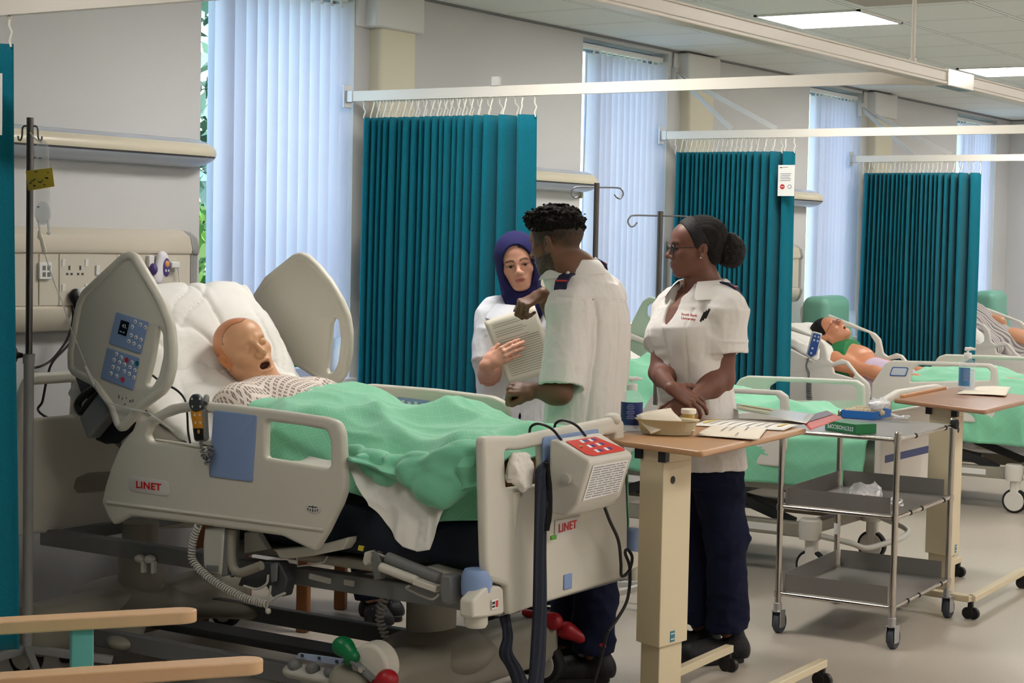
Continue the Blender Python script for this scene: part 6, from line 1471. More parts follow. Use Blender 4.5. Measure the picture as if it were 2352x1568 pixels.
# hand control hooked on the near rail
hc = thing('bed_remote', 'black and orange bed handset hooked over the near side rail', 'remote control', tuple(pX(452, 960, 4.47)))
Xr = 4.462
c = pX(450, 925, Xr); mb = MB(); mb.lathe([(.026, 0), (.030, .004), (.030, .014), (.026, .018)], c+Vector((.012, 0, 0)), 28, Matrix.Rotation(-pi/2, 3, 'Y')); on(mb.build('round_top', M_DGREY), hc)
on(plate('handset_body', [rpoly(tx([(436, 940), (467, 940), (471, 1008), (466, 1014), (448, 1014), (444, 1008)], Xr), .006)], .024, XM(Xr+.012), M_MGREY, None, .006, 3), hc)
on(plate('orange_panel', [rpoly(tx([(438, 943), (464, 943), (467, 983), (444, 983)], Xr), .003)], .002, XM(Xr-.0012), mat('panel_orange', (205, 140, 40), .5), None, .0006, 1), hc)
on(plate('black_panel', [rpoly(tx([(444, 984), (467, 984), (468, 1010), (448, 1011)], Xr), .003)], .002, XM(Xr-.0012), M_BLACK, None, .0006, 1), hc)
def tri(c, s, up=1, X_=None): return [c+Vector((0, s, -s*.8*up)), c+Vector((0, -s, -s*.8*up)), c+Vector((0, 0, s*up))]
for (x, y, u) in ((441, 915, 1), (459, 915, 1), (442, 934, -1), (460, 934, -1), (447, 952, 1), (459, 952, 1), (449, 971, -1), (460, 971, -1)):
    mb = MB(); mb.prism(tri(pX(x, y, Xr-.0075 if y < 940 else Xr-.0026), .0048, u), (-.0006, 0, 0)); on(mb.build('arrow_key', M_WBTN, smooth=False), hc)
mb = MB(); mb.ball(pX(456, 991, Xr-.003), (.002, .0055, .0075), 12, 8); on(mb.build('orange_key', MATS['panel_orange']), hc)
mb = MB(); mb.tube(smoothpath([pX(x, y, X) for x, y, X in ((470, 925, 4.475), (474, 915, 4.49), (474, 912, 4.515), (474, 920, 4.53))], 14), .010, 10); on(mb.build('hook', M_MGREY), hc)
mb = MB(); mb.tube([pX(461, 1014, Xr+.01), pX(464, 1030, Xr+.01)], [.006, .004], 10); on(mb.build('strain_relief', M_MGREY), hc)
on(coil([pX(464, 1030, Xr), pX(467, 1045, Xr), pX(476, 1050, Xr-.01), pX(486, 1035, Xr-.01), pX(482, 1025, Xr), pX(478, 1045, Xr), pX(474, 1068, Xr-.004)], .007, .0028, 13, 'coiled_cable', M_MGREY), hc)
# black cable over the sheet
mb = MB(); mb.tube(smoothpath([pX(x, y, X) for x, y, X in ((348, 860, 4.52), (375, 880, 4.55), (405, 895, 4.56), (425, 918, 4.56), (430, 950, 4.535), (432, 990, 4.53), (437, 1018, 4.53))], 40), .004, 8); cb_ = mb.build('black_cable', M_BLACK); tag(cb_, 'thin black cable crossing the white sheet inside the near rail', 'cable')
# ================================================================== drip stands
M_POLE = mat('pole_steel', (110, 106, 104), .3, metal=.9); M_POLEG = mat('pole_grey', (165, 166, 164), .45, metal=.1)
IVX = 4.42
def onpole(x, y): return pX(x, y, IVX)
p0 = onpole(66, 900); iv = thing('drip_stand', 'steel drip stand beside the head of the nearest bed, with a fluid bag on it', 'drip stand', (p0.x, p0.y, 0), 0, 'drip stands')
X_, Y_ = p0.x, p0.y; zj = onpole(66, 815).z; zt = onpole(70, 270).z
mb = MB(); mb.tube([(X_, Y_, zj-.1), (X_, Y_, zt)], .0125, 16); on(mb.build('upper_pole', M_POLE), iv)
mb = MB(); mb.tube([(X_, Y_, .10), (X_, Y_, zj)], .0185, 18); mb.tube([(X_, Y_, zj-.03), (X_, Y_, zj+.004)], .0215, 18); on(mb.build('lower_pole', M_POLEG), iv)
S = SDF(); kc = np.array((X_-.0, Y_+.04, zj-.003)); 
for k in range(5): a = 2*pi*k/5; S.ell(kc+np.array((0.02*sin(a)*0, 0, 0))+CRh*.018*cos(a)*0-CRh*.028+np.array((0, 0, 1))*.018*sin(a)+CFh*.018*cos(a), .013, None, .01)
S.cap(kc-CRh*.03, kc-CRh*.0, .012, .010); on(sdfmesh('clamp_knob', S, kc-.07, kc+.07, .004, M_BLACK), iv)
for s in (-1, 1):
    c = Vector((X_, Y_, zt-.035)); r = Vector(CRh)*s
    mb = MB(); mb.tube(smoothpath([c, c+r*.014+Vector((0, 0, .006)), c+r*.026+Vector((0, 0, 0)), c+r*.028-Vector((0, 0, .028)), c+r*.033-Vector((0, 0, .044)), c+r*.040-Vector((0, 0, .042)), c+r*.042-Vector((0, 0, .030))], 30), .0035, 8); on(mb.build('hook', M_POLE), iv)
for k in range(5):
    a = radians(20+72*k); d = Vector((cos(a), sin(a), 0)); mb = MB(); mb.bar(Vector((X_, Y_, .115)), Vector((X_, Y_, .075))+d*.30, .026, .03); on(mb.build('leg', M_POLEG, bevel=.004), iv)
    mb = MB(); e = Vector((X_, Y_, 0))+d*.29; mb.tube([e+Vector((-d.y, d.x, 0))*.014+Vector((0, 0, .027)), e-Vector((-d.y, d.x, 0))*.014+Vector((0, 0, .027))], .027, 16); mb.box(e+Vector((0, 0, .055)), (.02, .02, .03)); on(mb.build('castor', M_BLACK, bevel=.003), iv)
# fluid bag
M_CLEAR = mat('clear_plastic', (240, 244, 246), .08, trans=.0, alpha=.20, spec=.9, coat=.6); M_FLUID = mat('bag_fluid', (232, 238, 242), .1, alpha=.25, spec=.6)
M_TUBEC = mat('clear_tube', (225, 228, 225), .15, alpha=.6, spec=.7)
Xg = IVX-.03
bagp = [(84, 325), (112, 325), (118, 330), (120, 380), (122, 430), (126, 470), (131, 500), (122, 504), (76, 506), (66, 500), (64, 440), (62, 380), (66, 330)]
bg_ = thing('fluid_bag', 'clear fluid bag with a yellow label hanging from the near drip stand', 'drip bag', tuple(pX(95, 415, Xg)))
S = SDF(); c = npv(pX(97, 415, Xg)); e1 = npv(pX(97, 340, Xg)); e2 = npv(pX(98, 490, Xg)); S.cap(e1, e2, .030, .042, .01, flat=(1, 0, 0), fa=.35); lo, hi = box3([e1, e2], .06); on(sdfmesh('bag', S, lo, hi, .004, M_CLEAR), bg_)
S = SDF(); e3 = npv(pX(98, 485, Xg)); S.cap(e3, e2, .036, .038, .01, flat=(1, 0, 0), fa=.3); on(sdfmesh('fluid', S, lo, hi, .004, M_FLUID), bg_)
lb = on(plate('yellow_label', [tx([(58, 392), (119, 385), (124, 428), (64, 438)], Xg-.02)], .001, XM(Xg-.018), mat('label_yellow', (222, 196, 70), .6), None, .0003, 1), bg_)
mb = MB(); rr = random.Random(3)
for k in range(14): x, y = 68+48*rr.random(), 393+34*rr.random(); mb.box(pX(x, y, Xg-.0195), (.0006, .006+.010*rr.random(), .003))
subw(mb.build('label_text', M_INK, smooth=False), lb)
mb = MB()
for x, y in ((80, 362), (92, 363), (88, 475)): mb.box(pX(x, y, Xg-.017), (.0006, .012, .003))
on(mb.build('printed_marks', mat('print_blue', (60, 70, 120), .6), smooth=False), bg_)
mb = MB(); mb.tube(smoothpath([pX(66, 300, IVX), pX(80, 318, Xg), pX(97, 328, Xg)], 10), .003, 6); on(mb.build('hanging_loop', M_TUBEC), bg_)
mb = MB(); mb.tube([pX(88, 505, Xg), pX(92, 530, Xg)], .004, 8); mb.tube([pX(110, 505, Xg), pX(112, 530, Xg)], .004, 8); mb.ball(pX(112, 535, Xg), .007, 10, 8); on(mb.build('ports', M_TUBEC), bg_)
mb = MB(); mb.tube([pX(91, 530, Xg), pX(92, 545, Xg), pX(96, 550, Xg), pX(103, 582, Xg)], [.006, .010, .008, .009], 12); on(mb.build('drip_chamber', mat('chamber', (220, 215, 200), .15, alpha=.6)), bg_)
mb = MB(); mb.tube(smoothpath([pX(103, 583, Xg), pX(125, 650, 4.45), pX(145, 700, 4.44), pX(165, 760, 4.43), pX(190, 820, 4.455), pX(203, 850, 4.455), pX(222, 890, 4.455), pX(250, 925, 4.455), pX(330, 945, 4.46), pX(352, 955, 4.46), pX(400, 990, 4.54)], 70), .0024, 6); on(mb.build('tubing', M_TUBEC), bg_)
mb = MB(); mb.tube([pX(196, 842, 4.452), pX(217, 884, 4.452)], .0065, 10); on(mb.build('roller_clamp', M_BADGE), bg_)
# two more stands further back
def stand2(px, py, hl, hr_, D_, label):
    c = pD(px, py, D_); t = thing('drip_stand', label, 'drip stand', (c.x, c.y, 0), 0, 'drip stands')
    mb = MB(); mb.tube([(c.x, c.y, .85), (c.x, c.y, c.z)], .0125, 14); on(mb.build('upper_pole', M_POLE), t); mb = MB(); mb.tube([(c.x, c.y, .1), (c.x, c.y, .9)], .018, 14); on(mb.build('lower_pole', M_LGREY), t)
    z = c.z-.02
    for s, e in ((-1, hl), (1, hr_)):
        L = abs(e-px)/FPX*D_; r = Vector(CRh)*s; b = Vector((c.x, c.y, z)); mb = MB()
        pts = [b, b+r*(L-.03), b+r*(L-.008)-Vector((0, 0, .008)), b+r*L-Vector((0, 0, .028)), b+r*(L-.012)-Vector((0, 0, .048)), b+r*(L-.028)-Vector((0, 0, .045)), b+r*(L-.040)-Vector((0, 0, .030))]; mb.tube(smoothpath(pts, 36), .0038, 8); on(mb.build('hook', mat('hook_grey', (120, 120, 125), .35, metal=.6)), t)
    for k in range(5):
        a = radians(10+72*k); d = Vector((cos(a), sin(a), 0)); mb = MB(); o_ = Vector((c.x, c.y, 0)); mb.bar(o_+Vector((0, 0, .11)), o_+d*.28+Vector((0, 0, .07)), .024, .026); on(mb.build('leg', M_LGREY, bevel=.004), t)
        mb = MB(); e = o_+d*.27; sd = Vector((-d.y, d.x, 0)); mb.tube([e+sd*.012+Vector((0, 0, .027)), e-sd*.012+Vector((0, 0, .027))], .027, 14); mb.box(e+Vector((0, 0, .055)), (.018, .018, .028)); on(mb.build('castor', M_BLACK, bevel=.003), t)
    return t
stand2(1371, 420, 1313, 1432, 8.3, 'drip stand with two curled hooks rising behind the curly-haired person')
stand2(1517, 485, 1443, 1585, 7.9, 'drip stand with two curled hooks just left of the person with glasses')
# ================================================================== wall equipment
M_TRUNK = mat('trunking_cream', (208, 200, 184), .4); M_TLID = mat('trunking_panel', (205, 198, 184), .45); M_LBAR = mat('lightbar_cream', (212, 204, 184), .3, spec=.6); M_LDIFF = mat('lightbar_diffuser', (176, 184, 198), .2, spec=.6); M_CAPG = mat('cap_grey', (150, 150, 148), .4)
def trunking(x1, L, label):
    t = thing('bedhead_trunking', label, 'bedhead panel', (x1, WY, 0), 0, 'bedhead panels'); z0, z1 = 1.205, 1.622
    pr = [(-.002, z1), (-.03, z1-.004), (-.07, z1-.03), (-.085, z1-.085), (-.080, z1-.10), (-.072, z1-.105), (-.072, z0+.105), (-.085, z0+.095), (-.085, z0+.07), (-.07, z0+.03), (-.05, z0+.004), (-.002, z0)]
    mb = MB(); mb.prism([Vector((-L, y, z)) for y, z in pr], (L-.045, 0, 0)); mb.build('body', M_TRUNK, t)
    out = rpoly([(-.045, z0-.004, .004), (0, z0-.004, .004), (0, z1+.004, .1), (-.045, z1+.004, .004)]); mb = MB()
    mb.prism([Vector((-.047, y*1.06, z)) for y, z in pr], (.016, 0, 0)); mb.prism([Vector((-.031, y*1.02, z-.004*(z-1.4)*5)) for y, z in pr], (.030, 0, 0)); mb.build('end_cap', M_CAPG, t, bevel=.004)
    for k in range(int(L/.20)):
        xx = -.065-.21*k; mb = MB(); mb.box((xx-.10, -.0745, (z0+z1)/2), (.205, .004, z1-z0-.215)); mb.build('cover_panel', M_TLID, t, bevel=.0015)
    return t
TRL = [trunking(5.83, 2.05, 'cream bedhead panel with sockets on the wall behind the nearest bed'), trunking(8.98, 1.9, 'bedhead panel on the wall behind the second bed'), trunking(12.1, 1.9, 'bedhead panel beside the green armchair by the third bed')]
def lightbar(x1, L, label):
    t = thing('bed_light', label, 'wall light', (x1, WY, 1.955), 0, 'over-bed light bars')
    ro = lambda ys, R: [(-.001, ys[0]*R), (-.06, ys[0]*R), (-.105, ys[1]*R), (-.125, 0), (-.105, -ys[1]*R), (-.06, -ys[0]*R), (-.001, -ys[0]*R)]
    S = SDF()
    def fn(P):
        x = P[:, 0]; xe = np.maximum(x-(x1-.16), 0); y = WY-P[:, 1]; z = P[:, 2]-1.955
        return (np.maximum(np.sqrt(((y-.035)/.10)**2+(z/.062)**2+(xe/.16)**2)-1, (-y+.035)/.1*0-1e3*0-1))*.06
    S.fn(fn, (x1-L/2, WY, 1.955), L); S.plane((0, WY, 0), (0, 1, 0)); S.plane((x1-L, 0, 0), (-1, 0, 0))
    V, F = surfnet(S, (x1-L-.02, WY-.16, 1.87), (x1+.03, WY+.01, 2.04), .0075)
    o = npmesh('body', V, F, [M_LBAR, M_LDIFF, mat('lightbar_line', (70, 70, 74), .5)]); cz = V[F].mean(1); zz = cz[:, 2]-1.955; yy = WY-cz[:, 1]
    mi = np.where(zz > .040, 1, np.where(zz < -.020, 1, 0)); mi[(zz < -.014) & (zz > -.0215)] = 2; o.data.polygons.foreach_set('material_index', mi.astype(np.int32)); return on(o, t)
for x1, L, l in ((5.95, 2.1, 'long cream over-bed light on the wall above the nearest bed'), (9.20, 1.9, 'over-bed light ending just left of the second window blind'), (12.42, 1.9, 'over-bed light poking out right of the curtain with the notice')): lightbar(x1, L, l)
# sockets and switches on the near panel
YP = WY-.0775
def wp(x, y): return pY(x, y, YP)
def rocker(x, y, w=8, h=20, name='switch'):
    a, b = wp(x-w/2, y-h/2), wp(x+w/2, y+h/2); mb = MB(); mb.box(((a.x+b.x)/2, YP-.003, (a.z+b.z)/2), (abs(b.x-a.x), .007, abs(a.z-b.z)), (radians(6), 0, 0)); return on(mb.build(name, M_WHITE, bevel=.0015), TRL[0])
for (x, y) in ((27, 625), (223, 620)): rocker(x, y, 8, 22)
a, b = wp(136, 583), wp(204, 700)
mb = MB(); mb.box(((a.x+b.x)/2, YP-.001, (a.z+b.z)/2), (b.x-a.x, .004, a.z-b.z)); sk = on(mb.build('socket_plate', M_TLID, bevel=.001), TRL[0])
for (x, y) in ((144, 604), (197, 604), (144, 661), (197, 661)): subw(rocker(x, y, 7, 17), sk)
for (x, y) in ((158, 622), (183, 622)):
    mb = MB()
    for dx, dy, w_, h_ in ((0, -7, 4, 8), (-5, 7, 5, 4), (5, 7, 5, 4)): a = wp(x+dx, y+dy); mb.box((a.x, YP-.0035, a.z), (w_*.0022, .002, h_*.0022))
    subw(mb.build('socket_holes', M_DGREY, smooth=False), sk)
a, b = wp(86, 602), wp(114, 641); mb = MB(); mb.box(((a.x+b.x)/2, YP-.006, (a.z+b.z)/2), (b.x-a.x, .014, a.z-b.z)); dp = on(mb.build('data_socket', M_WHITE, bevel=.002), TRL[0])
mb = MB()
for (x, y) in ((96, 615), (107, 615), (96, 630), (107, 630)): a = wp(x, y); mb.box((a.x, YP-.0135, a.z), (.016, .001, .018))
subw(mb.build('ports', M_MGREY, smooth=False), dp)
def plug(x, y, label):
    t = thing('mains_plug', label, 'plug', tuple(wp(x, y)), 0, 'black plugs in the wall panel'); c = wp(x, y); S = SDF(); S.ell((c.x, YP-.022, c.z), (.028, .022, .030), None, .01); S.plane((0, YP-.002, 0), (0, 1, 0)); S.cap((c.x, YP-.024, c.z-.02), (c.x, YP-.022, c.z-.058), .012, .006, .01)
    return t, on(sdfmesh('plug_body', S, (c.x-.05, YP-.06, c.z-.08), (c.x+.05, YP+.01, c.z+.05), .004, M_BLACK), t)
t1, _ = plug(165, 679, 'black plug in the lower left wall socket'); t2, _ = plug(189, 678, 'black plug half hidden behind the raised keypad rail')
def cord(pts, r, t, m=None, name='cord'):
    mb = MB(); mb.tube(smoothpath(pts, 60), r, 8); return on(mb.build(name, m or M_BLACK), t)
cord([pY(*p, YP-.02) for p in ((166, 700), (168, 730), (160, 765), (148, 790), (120, 825), (95, 840), (75, 845))]+[pY(60, 850, 5.35)], .005, t1)
cord([pY(*p, YP-.03) for p in ((190, 700), (186, 735), (170, 775), (150, 800), (122, 830), (110, 860), (98, 920), (92, 948))]+[Vector((4.95, 5.28, .8)), Vector((4.98, 5.2, .5))], .005, t2)
# nurse call / thermometer unit and charger
d0 = wp(356, 616); dv = thing('call_handset', 'white and purple handset clipped to the wall panel', 'handset', tuple(d0)); e1, e2 = wp(361, 592), wp(350, 640)
S = SDF(); S.cap((e1.x, YP-.03, e1.z), (e2.x, YP-.03, e2.z), .030, .026, .01, flat=(0, 1, 0), fa=.6); on(sdfmesh('handset_shell', S, (d0.x-.06, YP-.07, d0.z-.10), (d0.x+.06, YP+.0, d0.z+.10), .004, mat('shell_white', (230, 228, 235), .3)), dv)
mb = MB(); c = wp(364, 611); mb.ball((c.x, YP-.046, c.z-.004), (.022, .006, .040), 18, 12); pf = on(mb.build('purple_face', mat('purple_plastic', (84, 66, 130), .4)), dv)
mb = MB(); mb.ball((c.x, YP-.050, c.z+.010), (.013, .005, .014), 16, 10); subw(mb.build('orange_button', mat('button_orange', (225, 160, 90), .4)), pf)
for dx in (-.008, .008): mb = MB(); mb.ball((c.x+dx, YP-.051, c.z-.018), (.005, .003, .006), 12, 8); subw(mb.build('small_button', M_WBTN), pf)
mb = MB(); c = wp(342, 618); mb.ball((c.x, YP-.025, c.z), (.018, .02, .026), 14, 10); on(mb.build('purple_side', MATS['purple_plastic']), dv)
mb = MB(); c = wp(349, 600); mb.box((c.x-.02, YP-.01, c.z), (.03, .02, .05)); on(mb.build('wall_cradle', M_WHITE, bevel=.004), dv)
ch = thing('charger', 'white charger plugged into the wall panel with a thin white lead', 'charger', tuple(wp(390, 608))); c = wp(390, 608); mb = MB(); mb.box((c.x, YP-.02, c.z), (.05, .035, .028)); on(mb.build('charger_body', M_WHITE, bevel=.006, seg=3), ch); mb = MB(); mb.box((c.x, YP-.004, c.z), (.055, .006, .055)); on(mb.build('wall_plate', M_TLID, bevel=.002), ch)
cord([pY(*p, YP-.02) for p in ((398, 607), (408, 612), (412, 640), (416, 665), (414, 690), (414, 730), (418, 780))], .0025, ch, M_WHITE); mb = MB(); mb.tube([wp(411, 655)+Vector((0, -.02, 0)), wp(414, 680)+Vector((0, -.02, 0))], .006, 10); on(mb.build('lead_joiner', M_LGREY), ch)
# red and black hoses at the left edge
hs = thing('oxygen_hose', 'red coiled hose beside the headboard at the left edge', 'hose', tuple(pD(5, 1300, 6.3)))
on(coil([pD(6, 1205, 6.4), pD(4, 1280, 6.4), pD(2, 1390, 6.4)], .018, .006, 16, 'red_coil', mat('hose_red', (180, 40, 30), .45)), hs)
mb = MB(); mb.tube(smoothpath([pD(*p, 6.35) for p in ((0, 1190), (18, 1188), (29, 1210), (26, 1240), (12, 1252), (0, 1250))], 30), .006, 8); mb.tube(smoothpath([pD(*p, 6.35) for p in ((12, 1250), (12, 1310), (22, 1335), (10, 1360), (0, 1370))], 30), .005, 8); on(mb.build('black_loop', M_BLACK), hs)
# ================================================================== armchair at the lower left
def A65(x, y): return pZ(x, y, .66)
a1 = A65(452, 1397); a0 = A65(0, 1422); b1 = A65(604, 1510); b0 = A65(0, 1555)
ac = thing('armchair', 'wooden-armed teal patient chair cut off at the lower left corner', 'chair', tuple(((a0+b1)/2)[:2])+(0,))
M_OAK = mat('arm_beech', (208, 170, 130), .45, noise=.06, nscale=14, bump=.05, bscale=90); M_TEALV = mat('vinyl_teal', (108, 176, 170), .45, spec=.4)
dA = Vector((a1-a0).normalized()); nA = Vector((-dA.y, dA.x, 0))
def armrest(e, back, side):
    pts = []; L = .80; w = .033
    for k in range(13): t = -pi/2+pi*k/12; pts.append(e-dA*.045+dA*.045*cos(t)+nA*w*sin(t))
    s = e-dA*L; pts += [s+nA*w, s-nA*w]; mb = MB(); mb.prism([Vector((p.x, p.y, .628)) for p in pts], (0, 0, .032)); return on(mb.build('armrest', M_OAK, bevel=.004, seg=3), ac)
ea = a1-nA*0.0; eb_ = b1; armrest(ea, 0, 1); armrest(eb_, 0, -1)
for e, off in ((ea, .285), (eb_, .285)):
    for s_, nm in ((off, 'leg'), (off+.46, 'leg')): p = e-dA*s_; mb = MB(); mb.bar(Vector((p.x, p.y, .0)), Vector((p.x, p.y, .629)), .056, .024, nA); on(mb.build(nm, M_TEALV, bevel=.004), ac)
mid = (ea+eb_)/2; md_ = mid-dA*.38; sx = thing; mb = MB(); R3 = Matrix((dA, nA, Vector((0, 0, 1)))).transposed()
mb.box((md_.x-.0, md_.y, .44), (.50, .50, .12), R3); on(mb.build('seat', M_TEALV, bevel=.03, seg=4), ac); bk_ = mid-dA*.80; mb = MB(); mb.box((bk_.x, bk_.y, .75), (.10, .50, .60), R3); on(mb.build('backrest', M_TEALV, bevel=.03, seg=4), ac)
mb = MB(); c = pZ(540, 1566, .60); mb.ball((c.x-.03, c.y-.03, .50), (.12, .12, .085), 20, 14); on(mb.build('side_pad', M_TEALV), ac)
# ================================================================== overbed tables
M_TTOP = mat('table_top_beech', (186, 144, 104), .32, noise=.08, nscale=6, spec=.5); M_TTOP2 = mat('table_top_brown', (166, 122, 92), .3, noise=.06, nscale=6, spec=.5); M_COL = mat('table_cream', (214, 200, 168), .38, spec=.45)
def overbed(quad, zt, foot, topm, label, lip, colz, legs, hole=True):
    c = sum((Vector((*q, 0)) for q in quad), Vector())/4; t = thing('overbed_table', label, 'table', (c.x, c.y, 0), 0, 'overbed tables')
    on(plate('tabletop', [rpoly([(q[0], q[1], .02) for q in quad])], .020, Matrix.Translation((0, 0, zt-.010)), topm, None, .008, 4), t)
    for a, b in lip: mb = MB(); mb.bar(Vector((*a, zt+.006)), Vector((*b, zt+.006)), .018, .018); on(mb.build('raised_lip', mat('lip_beech', (196, 142, 92), .35), bevel=.006, seg=3), t)
    f = [Vector((*q, 0)) for q in foot]; cc = sum(f, Vector())/4
    mb = MB(); mb.prism([v+Vector((0, 0, colz)) for v in f], (0, 0, zt-.06-colz)); co = on(mb.build('outer_column', M_COL, bevel=.003), t)
    g = [cc+(v-cc)*.80 for v in f]; mb = MB(); mb.prism([v+Vector((0, 0, .06)) for v in g], (0, 0, colz-.05)); on(mb.build('inner_column', M_COL, bevel=.003), t)
    mb = MB(); g = [cc+(v-cc)*1.05 for v in f]; mb.prism([v+Vector((0, 0, zt-.062)) for v in f], (0, 0, .040)); on(mb.build('top_bracket', M_COL, bevel=.003), t)
    for k in (0, 1): v = f[0] if k == 0 else f[1]; mb = MB(); mb.box((v.x, v.y, zt-.040), (.03, .028, .034)); on(mb.build('black_block', M_BLACK, bevel=.002), t)
    if hole:
        n = (f[3]-f[0]).normalized(); o = Vector((n.y, -n.x, 0)); p = f[0]+n*.055+Vector((0, 0, zt-.12)); mb = MB(); mb.lathe([(.013, 0), (.013, .0015)], p, 20, frameM((0, 0, 0), n, (0, 0, 1), o).to_3x3()); subw(mb.build('lever_hole', M_BLACK, smooth=False), co)
        p = f[0]+n*.075+Vector((0, 0, colz+.028)); mb = MB(); mb.box(p+o*.0008, (.026, .0016, .036), Matrix((n, o, Vector((0, 0, 1)))).transposed()); lb = subw(mb.build('maker_label', mat('label_teal', (50, 120, 140), .4), smooth=False), co)
        mb = MB()
        for dz in (-.009, .009): mb.box(p+o*.0018+Vector((0, 0, dz)), (.022, .0006, .003), Matrix((n, o, Vector((0, 0, 1)))).transposed())
        subw(mb.build('label_stripe', M_WBTN, smooth=False), co)
    for a, b in legs: mb = MB(); mb.bar(Vector((*a, .088)), Vector((*b, .088)), .035, .028); on(mb.build('base_leg', M_COL, bevel=.003), t)
    (a, b) = legs[0]; (c_, d_) = legs[1]; mb = MB(); mb.bar(Vector((*a, .088)), Vector((*c_, .088)), .05, .028); on(mb.build('base_crossbar', M_COL, bevel=.003), t)
    for q in (legs[0][1], legs[1][1], legs[0][0], legs[1][0]):
        mb = MB(); mb.box((q[0]-.01, q[1], .062), (.022, .022, .03)); mb.tube([(q[0]-.015, q[1]-.012, .026), (q[0]+.005, q[1]-.014, .026)], .026, 18); mb.tube([(q[0]-.015, q[1]+.014, .026), (q[0]+.005, q[1]+.012, .026)], .026, 18); on(mb.build('castor', M_BLACK, bevel=.003), t)
    return t
zt1 = .95
Q1 = [(5.105, 2.634), (6.03, 2.690), (6.17, 3.160), (5.24, 3.12)]
overbed(Q1, zt1, [(v[0]*.905, v[1]*.905) for v in ((5.74, 3.115), (5.79, 3.24), (5.97, 3.22), (5.92, 3.096))], M_TTOP, 'beech overbed table in front of the person with glasses, covered with papers and a dish', [((5.27, 3.108), (5.40, 3.113)), ((5.62, 3.122), (6.06, 3.142))], .28, [((5.25, 2.98), (6.12, 3.02)), ((5.25, 2.62), (6.12, 2.64))])
zt2 = .92
Q2 = [(7.59, 2.565), (8.50, 2.61), (8.78, 3.13), (7.86, 3.085)]
fz = lambda x, y, X: (pX(x, y, X).x, pX(x, y, X).y)
n2 = fz(2192, 1000, 7.80); l2 = fz(2133, 1000, 7.85); r2 = fz(2212, 1000, 7.93); b2_ = (l2[0]+r2[0]-n2[0], l2[1]+r2[1]-n2[1])
overbed(Q2, zt2, [n2, l2, b2_, r2], M_TTOP2, 'brown overbed table at the right edge with a sanitiser bottle on it', [((7.93, 3.075), (8.6, 3.11))], pX(2150, 1262, 7.95).z, [((7.72, 3.0), (8.62, 3.02)), ((7.66, 2.62), (8.52, 2.66))])
# ------------------------------------------------------------------ things on the first table
def T(x, y, z=zt1): return pZ(x, y, z)
def bottle(base, h, r, label_m, lab, bodym, liquid, scale=1, patch=None):
    t = thing('sanitiser_bottle', lab, 'bottle', tuple(base)); s = h/.20
    mb = MB(); mb.lathe([(r*.9, 0), (r, .006*s), (r, .118*s), (r*.97, .126*s), (r*.80, .142*s), (r*.45, .153*s), (r*.42, .158*s)], (0, 0, 0), 32); mb.build('bottle_body', bodym, t)
    mb = MB(); mb.lathe([(r*.86, .003), (r*.96, .008*s), (r*.96, .10*s), (r*.3, .1001*s)], (0, 0, 0), 28); mb.build('gel', liquid, t)
    a0_ = atan2(-base[1], -base[0]); seg = []
    for i in range(19):
        a = a0_+radians(-100+i*200/18) if patch is None else a0_+radians(patch[0]+i*(patch[1]-patch[0])/18); seg.append((cos(a)*r*1.012, sin(a)*r*1.012))
    V = [(x, y, z) for x, y in seg for z in (.026*s, .112*s)]; o = npmesh('label', V, [[2*i, 2*i+2, 2*i+3, 2*i+1] for i in range(18)], label_m, t)
    mb = MB(); cr = Vector((-sin(a0_), cos(a0_), 0)); fr_ = Vector((cos(a0_), sin(a0_), 0))
    for k in range(9):
        w_ = .030 if k % 3 else .022; c_ = fr_*r*1.03-cr*.004+Vector((0, 0, (.104-.0065*k)*s)); mb.box(c_, (w_*s, .0006, .0022*s), Matrix((cr, fr_, Vector((0, 0, 1)))).transposed())
    mb.build('label_text', mat('label_text_pale', (150, 160, 200), .5), o, smooth=False)
    mb = MB(); mb.lathe([(r*.46, .155*s), (r*.48, .158*s), (r*.48, .176*s), (r*.40, .180*s), (.005*s, .181*s), (.005*s, .196*s)], (0, 0, 0), 20); mb.build('pump_collar', M_WHITE, t)
    hd = Vector(CRh); mb = MB(); mb.tube([(0, 0, .196*s), hd*.012*s+Vector((0, 0, .200*s)), hd*.036*s+Vector((0, 0, .197*s))], [.010*s, .008*s, .005*s], 12); mb.tube([(0, 0, .196*s), -hd*.014*s+Vector((0, 0, .199*s))], [.010*s, .008*s], 12); mb.build('pump_head', M_WHITE, t); return t
M_BOT = mat('bottle_clear', (236, 240, 244), .06, alpha=.18, spec=.9, coat=.5); M_GEL = mat('gel_clear', (220, 226, 240), .1, alpha=.4, spec=.6)
def bb(x, y, topy, lab, lm, z=zt1, patch=None, rr=25):
    b = T(x, y, z); d = (b-CAMP).dot(CF); h = (y-topy)/FPX*d; return bottle(b, h, rr/FPX*d, lm, lab, M_BOT, M_GEL, patch=patch)
bb(1450, 990, 868, 'sanitiser pump bottle with a dark blue label beside the cardboard dish', mat('label_darkblue', (34, 48, 110), .4))
bb(2220, 898, 800, 'clear sanitiser pump bottle on the right-hand overbed table', mat('label_skyblue', (70, 130, 180), .4), z=zt2, patch=(-80, 20), rr=19)
